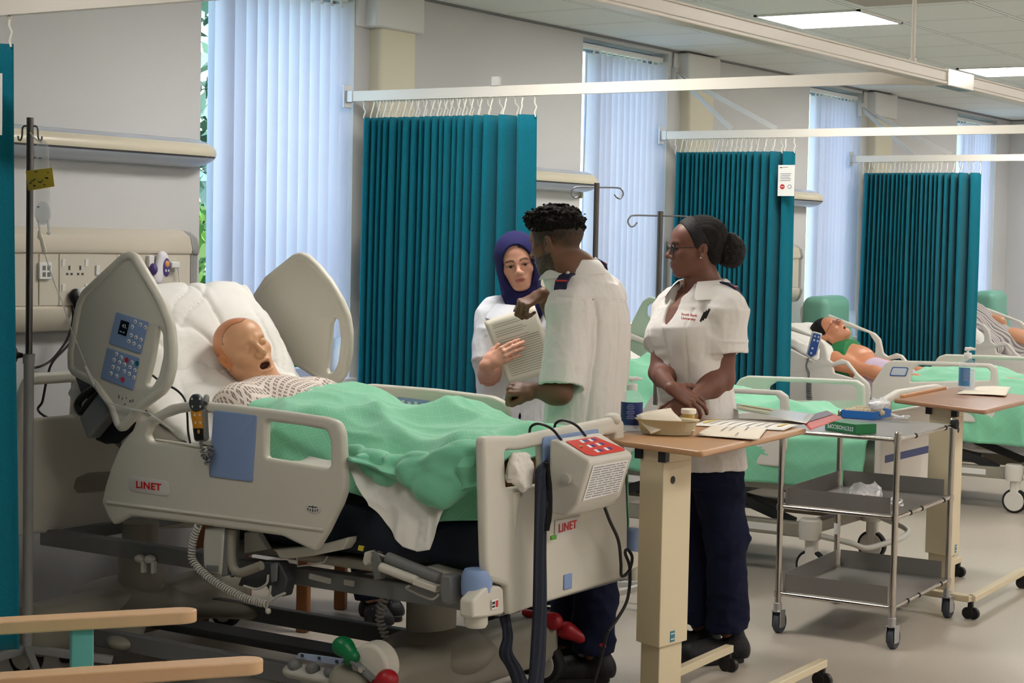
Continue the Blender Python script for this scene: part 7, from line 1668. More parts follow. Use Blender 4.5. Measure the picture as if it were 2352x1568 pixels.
# oval dish with packets
dc = T(1532, 998); ds = thing('cardboard_dish', 'oval moulded cardboard dish holding paper packets', 'dish', tuple(dc)); ax = Vector(nrm((CRh*.98+CFh*-.2)))
def oval(rx, ry, z, n=36): ay = Vector((-ax.y, ax.x, 0)); return [ax*rx*cos(2*pi*k/n)+ay*ry*sin(2*pi*k/n)+Vector((0, 0, z)) for k in range(n)]
rings = [oval(.085, .045, .002), oval(.088, .048, .004), oval(.102, .060, .046), oval(.112, .068, .052), oval(.112, .068, .055), oval(.100, .058, .050), oval(.088, .048, .010), oval(.0, .0, .008)]
mb = MB(); n = 36; V = [v for r in rings for v in r]; mb.add(V, [(i*n+k, i*n+(k+1) % n, (i+1)*n+(k+1) % n, (i+1)*n+k) for i in range(len(rings)-1) for k in range(n)]+[tuple(range(n))[::-1]]); mb.build('dish', mat('pulp_cream', (196, 184, 150), .8, bump=.2, bscale=200), ds)
def packet(p, rot, sz, label, m, curve=.008):
    R = Euler(rot).to_matrix(); V = []; n = 9
    for i in range(n):
        for j in range(n): u, v = i/(n-1)-.5, j/(n-1)-.5; V.append(tuple(Vector(p)+R@Vector((u*sz[0], v*sz[1], curve*(1-4*u*u)+.003*sin(7*v+u*5)))))
    o = npmesh('paper_packet', V, gridfaces(n, n), m); md = o.modifiers.new('s', 'SOLIDIFY'); md.thickness = .003; tag(o, label, 'packet'); return o
M_PKT = mat('packet_paper', (224, 214, 196), .6)
DD = (dc-CAMP).dot(CF)
packet(tuple(pD(1518, 966, DD)), (radians(34), radians(-10), radians(-30)), (.14, .10), 'large open paper packet sticking up from the cardboard dish', M_PKT)
p_ = packet(tuple(pD(1552, 976, DD)), (radians(12), radians(4), radians(-58)), (.13, .075), 'smaller paper packet lying flat in the cardboard dish', M_PKT, .004)
# specimen jar
jc = T(1581, 972, zt1); jr = thing('specimen_jar', 'small jar of yellow liquid with a white lid behind the dish', 'jar', tuple(jc)); mb = MB(); mb.lathe([(.022, 0), (.024, .003), (.024, .036)], (0, 0, 0), 24); mb.build('jar_body', mat('jar_yellow', (196, 168, 90), .15, alpha=.85, spec=.7), jr); mb = MB(); mb.lathe([(.0275, .036), (.028, .038), (.028, .052), (.026, .054)], (0, 0, 0), 28); mb.build('lid', mat('lid_white', (236, 230, 214), .4), jr)
# papers and leaflets
def flat(pts, z, m, name, label, cat='paper', lift=None, n=12, thick=.0008):
    c = [T(x, y, z) for x, y in pts]; V = []
    for i in range(n):
        for j in range(n):
            u, v = i/(n-1), j/(n-1); p = (c[0]*(1-u)+c[1]*u)*(1-v)+(c[3]*(1-u)+c[2]*u)*v
            if lift: p = p+Vector((0, 0, lift(u, v)))
            V.append(tuple(p))
    o = npmesh(name, V, gridfaces(n, n), m); md = o.modifiers.new('s', 'SOLIDIFY'); md.thickness = thick; md.offset = 1; tag(o, label, cat)
    def at(u, v, e=.0016): p = (c[0]*(1-u)+c[1]*u)*(1-v)+(c[3]*(1-u)+c[2]*u)*v; return p+Vector((0, 0, (lift(u, v) if lift else 0)+e+thick))
    return o, at
def lines(o, at, rows, m, name='printed_lines', h=.02):
    mb = MB()
    for (u0, u1, v) in rows:
        N = 5
        for q in range(N): a, b = u0+(u1-u0)*q/N, u0+(u1-u0)*(q+1)/N; mb.add([at(a, v), at(b, v), at(b, v+h), at(a, v+h)], [(0, 1, 2, 3)])
    return mb.build(name, m, o, smooth=False)
M_P1 = mat('sheet_cream', (226, 216, 198), .6); M_P2 = mat('sheet_white2', (228, 224, 218), .6)
o, at = flat([(1590, 978), (1660, 958), (1870, 968), (1800, 990)], zt1+.001, M_P2, 'paper_sheet', 'white chart sheet with yellow markings in the middle of the near table', lift=lambda u, v: .004*sin(5*u)+.003); lines(o, at, [(.1, .9, .15+.1*k) for k in range(7)], mat('line_pale', (190, 186, 180), .6)); lines(o, at, [(.15, .6, .06), (.2, .5, .85)], mat('mark_yellow', (225, 200, 110), .6), 'yellow_marks', .04)
o, at = flat([(1598, 1000), (1640, 975), (1768, 975), (1742, 1012)], zt1+.004, M_P1, 'paper_sheet', 'plain cream sheet with handwriting at the front edge of the near table', lift=lambda u, v: .002+.002*sin(4*u+v)); lines(o, at, [(.35, .75, .30), (.42, .85, .42), (.1, .3, .6), (.5, .8, .66)], M_GREY, h=.02)
lf1, at = flat([(1835, 962), (1900, 948), (1935, 966), (1860, 990)], zt1+.004, mat('leaflet_red', (190, 62, 52), .5), 'leaflet', 'red and purple booklet end sticking out over the trolley', 'leaflet', lift=lambda u, v: .006*u+.004)
lines(lf1, at, [(.05, .95, .05), (.05, .95, .2), (.05, .95, .35)], mat('leaflet_purple', (84, 62, 92), .5), 'purple_band', .15)
lf, at = flat([(1668, 950), (1682, 937), (1872, 950), (1852, 972)], zt1+.014, mat('leaflet_gloss', (226, 224, 216), .2, spec=.7), 'leaflet', 'glossy rolled chart with yellow and red squares on the near table', 'leaflet', lift=lambda u, v: .026*(1-v)**1.2*(1-.2*u), thick=.001)
for (u0, u1, c_) in ((.12, .20, (150, 170, 110)), (.27, .36, (200, 170, 30)), (.40, .46, (190, 190, 90)), (.52, .58, (150, 30, 50)), (.70, .84, (200, 150, 130))): lines(lf, at, [(u0, u1, .12), (u0, u1, .32)], mat('sq_%d' % c_[0], c_, .4), 'colour_square', .2)
# paper on the second table
o, at = flat([(2195, 905), (2245, 890), (2322, 890), (2310, 912)], zt2+.001, M_P1, 'paper_sheet', 'creased cream paper beside the bottle on the right-hand table', lift=lambda u, v: .006*abs(sin(4*u+2*v))+.002)
# ================================================================== steel trolley
M_CHROME = mat('trolley_chrome', (190, 184, 176), .16, metal=1.0); M_SHEETM = mat('trolley_steel', (150, 147, 143), .32, metal=.55)
LG = [(6.86, 2.67), (6.85, 3.165), (7.60, 2.71), (7.60, 3.23)]
tr = thing('steel_trolley', 'three-shelf stainless steel trolley with bandages and tubing on it', 'trolley', (7.23, 2.94, 0))
zT = .85; zM = pX(2056, 1185, 6.86).z; zB = pX(2050, 1392, 6.86).z
for x, y in LG:
    mb = MB(); mb.tube([(x, y, .125), (x, y, zT+.02)], .0125, 18); mb.ball((x, y, zT+.02), (.0125, .0125, .006), 16, 8); lg_ = on(mb.build('leg', M_CHROME), tr)
    for z in (zT-.01, zM-.01, zB-.01): mb = MB(); mb.tube([(x, y, z-.012), (x, y, z+.012)], .016, 16); subw(mb.build('joint_collar', M_CHROME), lg_)
    mb = MB(); mb.cyl((x, y, .09), (x, y, .13), .017, n=16); mb.box((x+.012, y-.018, .062), (.05, .003, .07)); mb.box((x+.012, y+.018, .062), (.05, .003, .07)); mb.box((x+.004, y, .095), (.04, .04, .006)); fk = on(mb.build('castor_fork', mat('zinc', (185, 186, 188), .3, metal=.9), bevel=.002), tr)
    mb = MB(); mb.tube([(x+.022, y-.014, .044), (x+.022, y+.014, .044)], .044, 26); subw(mb.build('castor_wheel', mat('tyre_grey', (58, 62, 70), .6), bevel=.006, seg=3), fk)
    mb = MB(); mb.tube([(x+.022, y-.017, .044), (x+.022, y+.017, .044)], .022, 20); subw(mb.build('wheel_hub', mat('hub_grey', (150, 152, 156), .4), bevel=.002), fk)
A_, B_, C_, D_ = [Vector((*q, 0)) for q in LG]
for z, lipb in ((zT, 0), (zM, .07), (zB, .075)):
    mb = MB(); mb.prism([v+Vector((0, 0, z-.002)) for v in (A_+Vector((.012, 0, 0)), B_+Vector((.012, 0, 0)), D_-Vector((.012, 0, 0)), C_-Vector((.012, 0, 0)))], (0, 0, .003)); sf = on(mb.build('shelf', M_SHEETM, smooth=False), tr)
    for a, b in ((A_, B_), (A_, C_), (B_, D_), (C_, D_)):
        mb = MB(); mb.tube([a+Vector((0, 0, z-.008)), b+Vector((0, 0, z-.008))], .0085, 12); on(mb.build('rail', M_CHROME), tr)
    if lipb:
        for a, b in ((A_, B_), (B_, D_), (C_, D_)):
            d = (b-a).normalized(); q0, q1 = a+d*.025, b-d*.025; inn = (((A_+D_)/2)-(a+b)/2).normalized()*.012
            mb = MB(); mb.prism([q0+inn+Vector((0, 0, z)), q1+inn+Vector((0, 0, z)), q1+inn+Vector((0, 0, z+lipb)), q0+inn+Vector((0, 0, z+lipb))], inn*.12); on(mb.build('side_panel', M_SHEETM, smooth=False), tr)
for z in (zT, zM, zB):
    for f_ in (.25, .45, .86) if z != zT else (.3, .85):
        p = A_.lerp(C_, f_); mb = MB(); mb.tube([p+Vector((-.004, 0, z-.008)), p+Vector((.004, 0, z-.008))], .011, 14); on(mb.build('black_clip', M_BLACK), tr)
mb = MB(); p = C_+Vector((0, -.006, zT+.0)); mb.tube([p+Vector((.0, .012, 0)), p+Vector((0, -.016, 0))], .022, 20); on(mb.build('rubber_buffer', M_RUB, bevel=.003), tr)
mb = MB(); mb.cyl((D_.x, D_.y, zB+.14), (D_.x, D_.y, zB+.19), .0145, n=16); on(mb.build('paper_sticker', M_PAPER), tr)
# stuff on top of the trolley
Z2 = zT+.001
def Tz(x, y, z): return pZ(x, y, z)
gx0 = Tz(1965, 998, Z2); gd = (Tz(1880, 985, Z2)-gx0).normalized(); gn = Vector((gd.y, -gd.x, 0)); gl = .19
bx = thing('stethoscope_box', 'green stethoscope box standing on the steel trolley beside the booklet', 'box', tuple(gx0)); R4 = Matrix((gd, -gn, Vector((0, 0, 1)))).transposed()
if gn.dot(CFh.tolist()) < 0: gn = -gn
R4 = Matrix((gd, gn, gd.cross(gn))).transposed(); bc = gx0+gd*gl/2+gn*.055
mb = MB(); mb.box((bc.x, bc.y, Z2+.021), (gl, .11, .040), R4); on(mb.build('carton', mat('carton_green', (20, 110, 60), .4), bevel=.001), bx)
cc_ = bc-gn*.0556+Vector((0, 0, .021+Z2-bc.z)); txm = frameM(cc_, gd, (0, 0, -1), -gn); on(text('lettering', 'STETHOSCOPE', .024, txm, M_WBTN, None, .0004, squeeze=.95), bx)
bt = Tz(1990, 958, Z2); tr2 = thing('blue_tray', 'blue plastic tray of bandages on the steel trolley', 'tray', tuple(bt)); mb = MB()
for (p, s_) in (((0, 0, .003), (.20, .15, .004)), ((-.1, 0, .018), (.004, .15, .034)), ((.1, 0, .018), (.004, .15, .034)), ((0, -.075, .018), (.20, .004, .034)), ((0, .075, .018), (.20, .004, .034))): mb.box(p, s_)
mb.build('tray', mat('tray_blue', (30, 100, 175), .4), tr2, bevel=.001)
rr = random.Random(8)
for k in range(7):
    S = SDF(); a = np.array((bt.x-.07+.14*rr.random(), bt.y-.05+.1*rr.random(), Z2+.025+.012*rr.random())); d = np.array((rr.random()-.5, rr.random()-.5, 0)); d = d/np.linalg.norm(d)*.035; S.cap(a-d, a+d, .014, .014); S.fn(lambda P, a=a, d=d: .0022*np.sin(((P-a)@(d/.035))*420), a, 1e9, .01, '~')
    o = sdfmesh('bandage_roll', S, a-.07, a+.07, .004, mat('crepe_beige', (205, 188, 160), .7)); tag(o, 'beige crepe bandage roll lying in the blue tray', 'bandage', 'bandage rolls in the blue tray')
def tangle(c, r, h, n, seed, rad, m, lab, cat):
    rr = random.Random(seed); pts = []
    for k in range(n): a = k*1.9+rr.random(); q = r*(.35+.65*rr.random()); pts.append(Vector((c[0]+q*cos(a)*1.5, c[1]+q*sin(a), c[2]+rad+h*rr.random())))
    mb = MB(); mb.tube(smoothpath(pts, n*9), rad, 8); o = mb.build('tubing', m); tag(o, lab, cat); return o
M_CT = mat('clear_vinyl', (242, 242, 244), .08, alpha=.62, spec=1.0, coat=.8)
tangle(Tz(2065, 968, Z2), .05, .03, 9, 4, .0045, M_CT, 'loop of clear oxygen tubing on the top shelf of the trolley', 'tubing')
def crumple(c, r, seed, lab, m=None, s=(1.3, .9, .6)):
    S = SDF(); c = np.array(tuple(c)); S.ell(c+np.array((0, 0, r*.5)), np.array(s)*r, None, .01); S.fn(lambda P: -.35*r*ridged(P+seed, 1.1/r, 3), c, 1e9, .01, '~'); S.plane(c, (0, 0, -1)); o = sdfmesh('plastic_bag', S, c-r*2, c+r*2, r/14, m or M_CT, relax=0); tag(o, lab, 'plastic bag'); return o
crumple(Tz(2015, 940, Z2+.04), .05, 3, 'clear plastic wrapping resting on the bandages in the blue tray', s=(1.4, .9, .4))
crumple(Tz(1985, 1158, zM+.002), .068, 5, 'clear face mask bag on the middle shelf of the trolley', s=(1.3, .9, .85)); tangle(Tz(2055, 1165, zM+.002), .06, .03, 12, 6, .0045, M_CT, 'clear tubing bundle on the middle shelf of the trolley', 'tubing')
mb = MB(); c = Tz(1918, 1337, zB+.002); mb.lathe([(.030, 0), (.034, .004), (.034, .006), (.028, .003)], c, 24); o = mb.build('plastic_lid', mat('lid_pinkish', (196, 176, 168), .3, alpha=.7)); o.name = 'petri_disc'; tag(o, 'small clear disc lying on the bottom shelf of the trolley', 'disc')
# ================================================================== the three farther beds
M_CRM = mat('bed_white_plastic', (216, 212, 204), .4, spec=.45); M_MINT = mat('bed_mint_panel', (186, 208, 188), .42); M_NVY = mat('stripe_navy', (44, 62, 120), .5); M_GB = mat('gown_stripe_dummy', (150, 145, 150), .8)
def tl(pts, X, X0): 
    """pixels on the plane x = X, returned as (u = -y_local, z) for a bed whose root is at (X0, 3.15)"""
    out = []
    for p in pts: q = pX(p[0], p[1], X); out.append((-(q.y-3.15), q.z)+tuple(p[2:]))
    return out
def LX(x): return Matrix(((0, 0, -1, x), (-1, 0, 0, 0), (0, 1, 0, 0), (0, 0, 0, 1)))
def make_bed(label, loc, raise_=None):
    t = thing('hospital_bed', label, 'hospital bed', loc, 0, 'hospital beds with white plastic rails'); X3 = 10.9; xo = -.46
    hd = rpoly(tl([(1700, 700, .05), (1816, 747, .1), (1882, 775, .04), (1896, 790, .03), (1903, 824, .02), (1914, 832, .02), (1933, 824, .02), (1948, 829, .03), (1970, 857, .1), (1997, 880, .03), (2003, 905, .05), (1990, 955, .05), (1850, 930, .1), (1720, 890, .05)], X3, 0))
    hh = rpoly(tl([(1725, 735, .03), (1816, 759, .1), (1868, 775, .03), (1884, 800, .02), (1883, 822, .01), (1872, 830, .01), (1816, 800, .1), (1735, 775, .03)], X3, 0)); hs_ = rpoly(tl([(1914, 842, .006), (1928, 839, .01), (1943, 837, .01), (1964, 860, .01), (1959, 868, .006), (1917, 856, .006)], X3, 0))
    ft = rpoly(tl([(2004, 880, .03), (2035, 833, .05), (2052, 827, .04), (2160, 830, .3), (2276, 835, .03), (2291, 845, .02), (2293, 885, .1), (2289, 939, .03), (2277, 973, .03), (2120, 962, .2), (2000, 948, .03)], X3, 0))
    fh = rpoly(tl([(2112, 838, .02), (2268, 844, .01), (2276, 852, .01), (2275, 873, .01), (2091, 877, .01), (2096, 848, .02)], X3, 0))
    for s in (-1, 1):
        x = xo if s < 0 else -xo+.02; m = M_CRM
        a = plate('head_side_rail', [hd, hh, hs_], .030, LX(x), m, t, .011, 3); b = plate('side_rail', [ft, fh], .030, LX(x), m, t, .011, 3)
        if s < 0:
            st = rpoly(tl([(2052, 842), (2090, 843), (2083, 864), (2044, 863)], X3, 0), .012); plate('blue_sticker', [st], .002, LX(x-.0165), mat('sticker_blue', (70, 100, 160), .4), b, .0008, 1); st2 = rpoly(tl([(2054, 844.5), (2087, 845.5), (2081, 861.5), (2047, 860.5)], X3, 0), .010); plate('sticker_face', [st2], .002, LX(x-.0175), mat('sticker_face', (200, 208, 220), .4), b, .0008, 1)
    fy = 0.0
    fo = rpoly([(-.47, .36, .03), (.47, .36, .03), (.475, .80, .05), (.46, .90, .08), (.25, .935, .2), (-.25, .935, .2), (-.46, .90, .08), (-.475, .80, .05)]); ho = rpoly([(-.38, .84, .03), (.38, .84, .03), (.36, .885, .03), (.2, .905, .2), (-.2, .905, .2), (-.36, .885, .03)])
    fb_ = plate('footboard', [fo, ho], .04, Matrix(((1, 0, 0, 0), (0, 0, -1, .0), (0, 1, 0, 0), (0, 0, 0, 1))), M_CRM, t, .015, 3)
    mb = MB(); mb.box((0, -.021, .62), (.86, .003, .035)); mb.build('navy_stripe', M_NVY, fb_, smooth=False)
    plate('headboard', [rpoly([(-.45, .42, .03), (.45, .42, .03), (.44, 1.05, .08), (-.44, 1.05, .08)]), rpoly([(-.36, .9, .03), (.36, .9, .03), (.35, 1.0, .03), (-.35, 1.0, .03)])], .04, Matrix(((1, 0, 0, 0), (0, 0, -1, 2.12), (0, 1, 0, 0), (0, 0, 0, 1))), M_CRM, t, .015, 3)
    for x in (-.36, .36): mb = MB(); mb.box2((x-.025, .05, .42), (x+.025, 2.1, .48)); mb.build('frame_rail', M_LGREY, t, bevel=.005)
    for x in (-.36, .36): mb = MB(); mb.box2((x-.03, .38, .20), (x+.03, 1.9, .27)); r_ = mb.build('base_rail', M_BEDD, t, bevel=.006)
    mb = MB(); mb.box((-.392, .62, .235), (.002, .16, .035)); mb.build('rail_label', M_PAPER, t, smooth=False)
    for y in (.42, 1.86): mb = MB(); mb.box2((-.36, y-.03, .205), (.36, y+.03, .265)); mb.build('base_cross', M_BEDD, t, bevel=.006)
    for x in (-.27, .27):
        for (y0, y1) in ((.5, 1.1), (1.7, 1.1)): mb = MB(); mb.bar((x, y0, .25), (x, y1, .44), .03, .05); mb.build('lift_arm', M_DGREY, t, bevel=.004)
    mb = MB(); mb.tube([(0, .7, .27), (0, 1.3, .36)], .035, 16); mb.build('actuator', M_MGREY, t)
    mb = MB(); mb.box((0, 1.1, .38), (.5, .5, .06)); mb.build('underbed_unit', M_DGREY, t, bevel=.01)
    for x in (-.40, .36):
        for y in (.36, 1.9):
            mb = MB(); mb.lathe([(.052, .20), (.056, .24), (.056, .29), (.045, .30)], (x, y, 0), 24); c_ = mb.build('castor_housing', M_CRM, t); mb = MB(); mb.box((x, y-.01, .14), (.05, .06, .14)); mb.build('castor_fork', M_CRM, c_, bevel=.015, seg=3)
            mb = MB(); mb.tube([(x-.02, y-.01, .075), (x+.02, y-.01, .075)], .075, 30); w = mb.build('castor_wheel', M_RUB, t, bevel=.006); mb = MB(); mb.tube([(x-.024, y-.01, .075), (x+.024, y-.01, .075)], .062, 26); mb.build('wheel_disc', M_CRM, w, bevel=.004)
    mb = MB(); mb.tube(smoothpath([(-.40, .30, .22), (-.38, .16, .20), (-.30, .12, .17), (-.1, .12, .16), (.2, .12, .16), (.34, .16, .18), (.36, .30, .22)], 40), .014, 10); mb.build('brake_bar', M_LGREY, t)
    mb = MB(); mb.box2((-.43, .04, .485), (.43, 1.3, .515)); mb.build('mattress_platform', M_BEDD, t, bevel=.005); 
    mb = MB(); mb.prism([Vector((-.43, 1.3, .49)), Vector((-.43, 2.02, .80)), Vector((-.43, 2.03, .83)), Vector((-.43, 1.3, .52))], (.86, 0, 0)); mb.build('backrest_platform', M_BEDD, t)
    return t
BED2 = (8.45, 3.20, 0); BED3 = (11.36, 3.15, 0); BED4 = (14.55, 3.15, 0)
t3 = make_bed('third bed along, with white plastic rails and a mannequin in a green top', BED3)
t2_ = copy_tree(t3); t2_.location = BED2; t2_['label'] = 'second bed along, behind the steel trolley, with a crumpled green blanket'
t4 = copy_tree(t3); t4.location = BED4; t4['label'] = 'farthest bed at the right edge, with a mannequin in a striped gown'
# mint insets on the far rails of bed 2
o2 = [(1440, 790, .02), (1450, 745, .05), (1478, 690, .05), (1495, 680, .03), (1512, 686, .05), (1530, 705, .1), (1560, 750, .1), (1600, 800, .1), (1600, 850, .02), (1440, 850, .02)]; ho2 = [(1487, 703, .02), (1497, 695, .02), (1507, 702, .02), (1513, 748, .01), (1503, 740, .02), (1486, 722, .02)]
on(plate('raised_head_panel', [rpoly(tx(o2, 8.96)), rpoly(tx(ho2, 8.96))], .03, XM(8.96), M_MINT, None, .010, 3), t2_)
def lying(X0, names):
    mt_ = softbox('mattress', [(3.20, .52), (4.45, .52), (5.15, .80), (5.10, .90), (4.42, .63), (3.20, .63)], X0-.37, X0+.37, M_SHEET, .04, .006, .014, X0, 4); tag(mt_, names[0], 'mattress', None)
    pl_ = pillow('pillow', (X0, 5.00, .955), (1, 0, 0), (0, .85, .52), (0, -.52, .85), .40, .22, .065, M_PILLOW, .010, X0, .011); tag(pl_, names[1], 'pillow')
lying(8.45, ('white-sheeted mattress on the second bed', 'white pillow on the second bed')); lying(11.36, ('white-sheeted mattress on the third bed under the mannequin', 'white pillow behind the black-haired mannequin')); lying(14.55, ('white-sheeted mattress on the farthest bed', 'white pillow on the farthest bed'))
def bf2(seed, amp=1.0):
    def f(V, U, W):
        return amp*(.028*ridged(V*np.array((1.2, 1, 1.2))+seed, 3.4, 2)+.014*noise3(V+seed, 9))
    return f
def blanket2(X0, y0, y1, ztop, seed, label, low=.50, amp=1.0):
    rows = []
    for k, y in enumerate(np.linspace(y0, y1, 6)):
        zt_ = ztop[k]; rows.append([(X0-.49, y, low), (X0-.485, y, .60), (X0-.44, y, .71), (X0-.22, y, zt_-.03), (X0, y, zt_), (X0+.22, y, zt_-.03), (X0+.40, y, .70), (X0+.46, y, .58), (X0+.47, y, low)])
    o = drape('green_blanket', rows, 90, 90, M_GREENB, bf2(seed, amp), .008); tag(o, label, 'blanket'); return o
blanket2(8.45, 4.78, 3.27, (1.0, .93, .86, .83, .80, .76), 11., 'crumpled green blanket on the second bed behind the trolley', .46, 1.3)
blanket2(11.36, 4.28, 3.22, (.84, .86, .86, .84, .82, .78), 17., 'green blanket over the legs of the mannequin in the green top', .42, 1.2)
blanket2(14.55, 4.0, 3.22, (.80, .84, .84, .82, .80, .76), 23., 'green blanket on the farthest bed', .45)
# white sheet fold and far raised rail visible on bed 2 behind the standing people
rows = [[(8.02, 4.9-.45*k/5, 1.02-.16*k/5), (8.2, 4.9-.45*k/5, 1.07-.16*k/5), (8.5, 4.9-.45*k/5, 1.08-.16*k/5), (8.9, 4.9-.45*k/5, .98-.14*k/5)] for k in range(6)]
# ---- mannequin with the green top (third bed)
X3 = 11.36
f3_ = nrm((-.12, -.45, .88)); u3_ = nrm((0, .88, .46)); HF = Frame(pX(1908, 768, X3), f3_, u3_, 1.05)
S = SDF(); head(S, HF, open_=.6, closed=True); ck = npv(pX(1925, 800, X3)); bl_ = npv(pX(1985, 835, X3)); hp_ = npv(pX(2030, 850, X3))
S.cap(HF(-.02, 0, -.08), ck-UP*.05, .05, .055, .03); 
for s in (-1, 1): S.cap(ck-UP*.06, ck+np.array((s*.16, -.05, -.07)), .06, .055, .05); S.chain([ck+np.array((s*.19, -.05, -.08)), npv((X3+s*.24, 4.50, .80)), npv((X3+s*.25, 4.28, .78))], [.05, .04, .03], .03); S.ell((X3+s*.25, 4.22, .78), (.04, .06, .03), None, .02)
S.cap(ck+np.array((0, -.12, -.08)), bl_-UP*.10, .15, .14, .08, flat=(0, 0, 1), fa=.75); S.cap(bl_-UP*.1, hp_-UP*.10, .14, .15, .06, flat=(0, 0, 1), fa=.75)
for s in (-1, 1): S.chain([hp_+np.array((s*.1, -.1, -.1)), npv((X3+s*.12, 3.8, .76)), npv((X3+s*.12, 3.4, .74))], [.09, .065, .05], .04)
def col3(V):
    C = np.tile(lin((206, 140, 104)), (len(V), 1)); L = HF.inv(V); x, y, z = L.T; m = (np.sqrt((y/.02)**2+((z+.070)/.010)**2) < 1) & (x > .05); C[m] = lin((90, 40, 36)); return C
m3 = sdfmesh('mannequin', S, (X3-.36, 3.3, .6), (X3+.36, 5.1, 1.3), .007, M_MANQ, None, col3); tag(m3, 'mannequin with black hair, glasses and a cropped green top in the third bed', 'mannequin')
S = SDF(); S.ell(HF(-.020, 0, .050), (.110, .092, .095), HF.R, .02); S.plane(HF(.066, 0, .06), HF.R@np.array((1, 0, -.5))); S.ell(HF(-.06, .0, -.05), (.055, .10, .10), HF.R, .04); lo, hi = box3([HF(0, 0, 0)], .24); sdfmesh('hair', S, lo, hi, .006, M_HAIR, m3)
glasses(HF, m3, mat('frame_red', (150, 60, 60), .4))
S = SDF(); S.cap(ck+np.array((0, -.10, -.078)), bl_-UP*.098+np.array((0, .06, 0)), .192, .186, .06, flat=(0, 0, 1), fa=.77)
for s in (-1, 1): S.cap(ck+np.array((s*.07, -.0, -.03)), ck+np.array((s*.08, -.14, .01)), .03, .035, .04)
S.plane(bl_+np.array((0, .05, 0)), (0, -1, .25), .01); S.fn(wrinkle(.004, 9), ck, 1e9, .01, '~'); lo, hi = box3([ck, bl_], .25); sdfmesh('green_top', S, lo, hi, .007, mat('top_green', (30, 120, 70), .7), m3)
S = SDF(); S.cap(bl_-UP*.095-np.array((0, .06, 0)), hp_-UP*.10-np.array((0, .08, 0)), .180, .188, .06, flat=(0, 0, 1), fa=.77); S.plane(bl_-np.array((0, .05, 0)), (0, 1, -.25), .01); S.fn(wrinkle(.006, 9), ck, 1e9, .01, '~'); lo, hi = box3([hp_, bl_], .25); sdfmesh('shorts', S, lo, hi, .007, mat('shorts_lilac', (196, 178, 200), .8), m3)
# blue handset on the third bed
hs2 = thing('bed_remote', 'blue handset hooked on the head-end rail of the third bed', 'remote control', tuple(pX(1870, 795, 10.86)))
on(plate('handset_body', [rpoly([(-q.y, q.z) for q in [pX(x, y, 10.87) for x, y in ((1866, 760), (1888, 766), (1876, 815), (1862, 824), (1852, 816))]], .012)], .03, XM(10.87), M_BADGE, None, .008, 3), hs2)
on(plate('blue_face', [rpoly([(-q.y, q.z) for q in [pX(x, y, 10.85) for x, y in ((1868, 764), (1885, 769), (1874, 813), (1862, 820), (1854, 813))]], .01)], .003, XM(10.853), mat('handset_blue', (60, 90, 160), .4), None, .001, 1), hs2)
for (x, y) in ((1872, 772), (1880, 774), (1870, 781), (1878, 783), (1866, 800), (1863, 811)): mb = MB(); mb.ball(pX(x, y, 10.849), (.002, .007, .007), 10, 8); on(mb.build('key', M_WBTN), hs2)
mb = MB(); mb.tube(smoothpath([pX(x, y, 10.87) for x, y in ((1857, 822), (1852, 840), (1858, 855), (1857, 868))], 20), .006, 8); on(mb.build('cable', M_MGREY), hs2)
on(coil([pX(1858, 872, 10.84), pX(1858, 900, 10.84), pX(1860, 925, 10.84)], .014, .005, 12, 'coiled_cable', M_MGREY), hs2)
# ---- mannequin in the striped gown (farthest bed)
X4 = 14.55; HF = Frame((X4, 5.20, 1.16), nrm((-.1, -.5, .85)), nrm((0, .85, .5)), 1.0); S = SDF(); head(S, HF, closed=True); S.cap(HF(-.02, 0, -.08), (X4, 4.82, 1.02), .05, .055, .03)
for s in (-1, 1): S.chain([(X4+s*.12, 4.1, .74), (X4+s*.12, 3.8, .74), (X4+s*.12, 3.4, .72)], [.07, .06, .05], .04)
S.cap((X4, 4.7, .92), (X4, 4.1, .76), .11, .11, .05, flat=(0, 0, 1), fa=.6); m4 = sdfmesh('mannequin', S, (X4-.3, 3.3, .6), (X4+.3, 5.4, 1.4), .01, M_MANQ, None, lambda V: np.tile(lin((206, 150, 114)), (len(V), 1))); tag(m4, 'mannequin in a grey striped gown in the farthest bed', 'mannequin')
def stripe_material():
    m = bpy.data.materials.new('gown_stripe'); m.use_nodes = True; nt = m.node_tree; b = nt.nodes['Principled BSDF']; b.inputs['Roughness'].default_value = .85
    tc = nt.nodes.new('ShaderNodeTexCoord'); w = nt.nodes.new('ShaderNodeTexWave'); w.inputs['Scale'].default_value = 12; w.inputs['Distortion'].default_value = 1.5; nt.links.new(tc.outputs['Object'], w.inputs['Vector'])
    r = nt.nodes.new('ShaderNodeValToRGB'); r.color_ramp.elements[0].color = srgb(120, 112, 116); r.color_ramp.elements[1].color = srgb(205, 198, 194); nt.links.new(w.outputs['Fac'], r.inputs[0]); nt.links.new(r.outputs[0], b.inputs['Base Color']); return m
S = SDF(); g0, g1, g2 = npv(pX(2255, 715, X4)), npv(pX(2300, 760, X4)), npv(pX(2350, 790, X4)); S.cap(g0-UP*.07+np.array((0, .1, .02)), g1-UP*.12, .16, .18, .06, flat=(0, 0, 1), fa=.8); S.cap(g1-UP*.12, g2-UP*.12, .17, .16, .06, flat=(0, 0, 1), fa=.8); S.cap(g2-UP*.12, (X4, 3.9, .76), .16, .15, .06, flat=(0, 0, 1), fa=.75)
for s in (-1, 1): S.cap(g0+np.array((s*.16, 0, -.08)), g1+np.array((s*.24, 0, -.14)), .07, .08, .05)
S.fn(wrinkle(.014, 6, (1, 1, 1), 4), g0, 1e9, .01, '~'); lo, hi = box3([g0, g1, g2, (X4, 3.9, .76)], .38); sdfmesh('gown', S, lo, hi, .010, stripe_material(), m4)
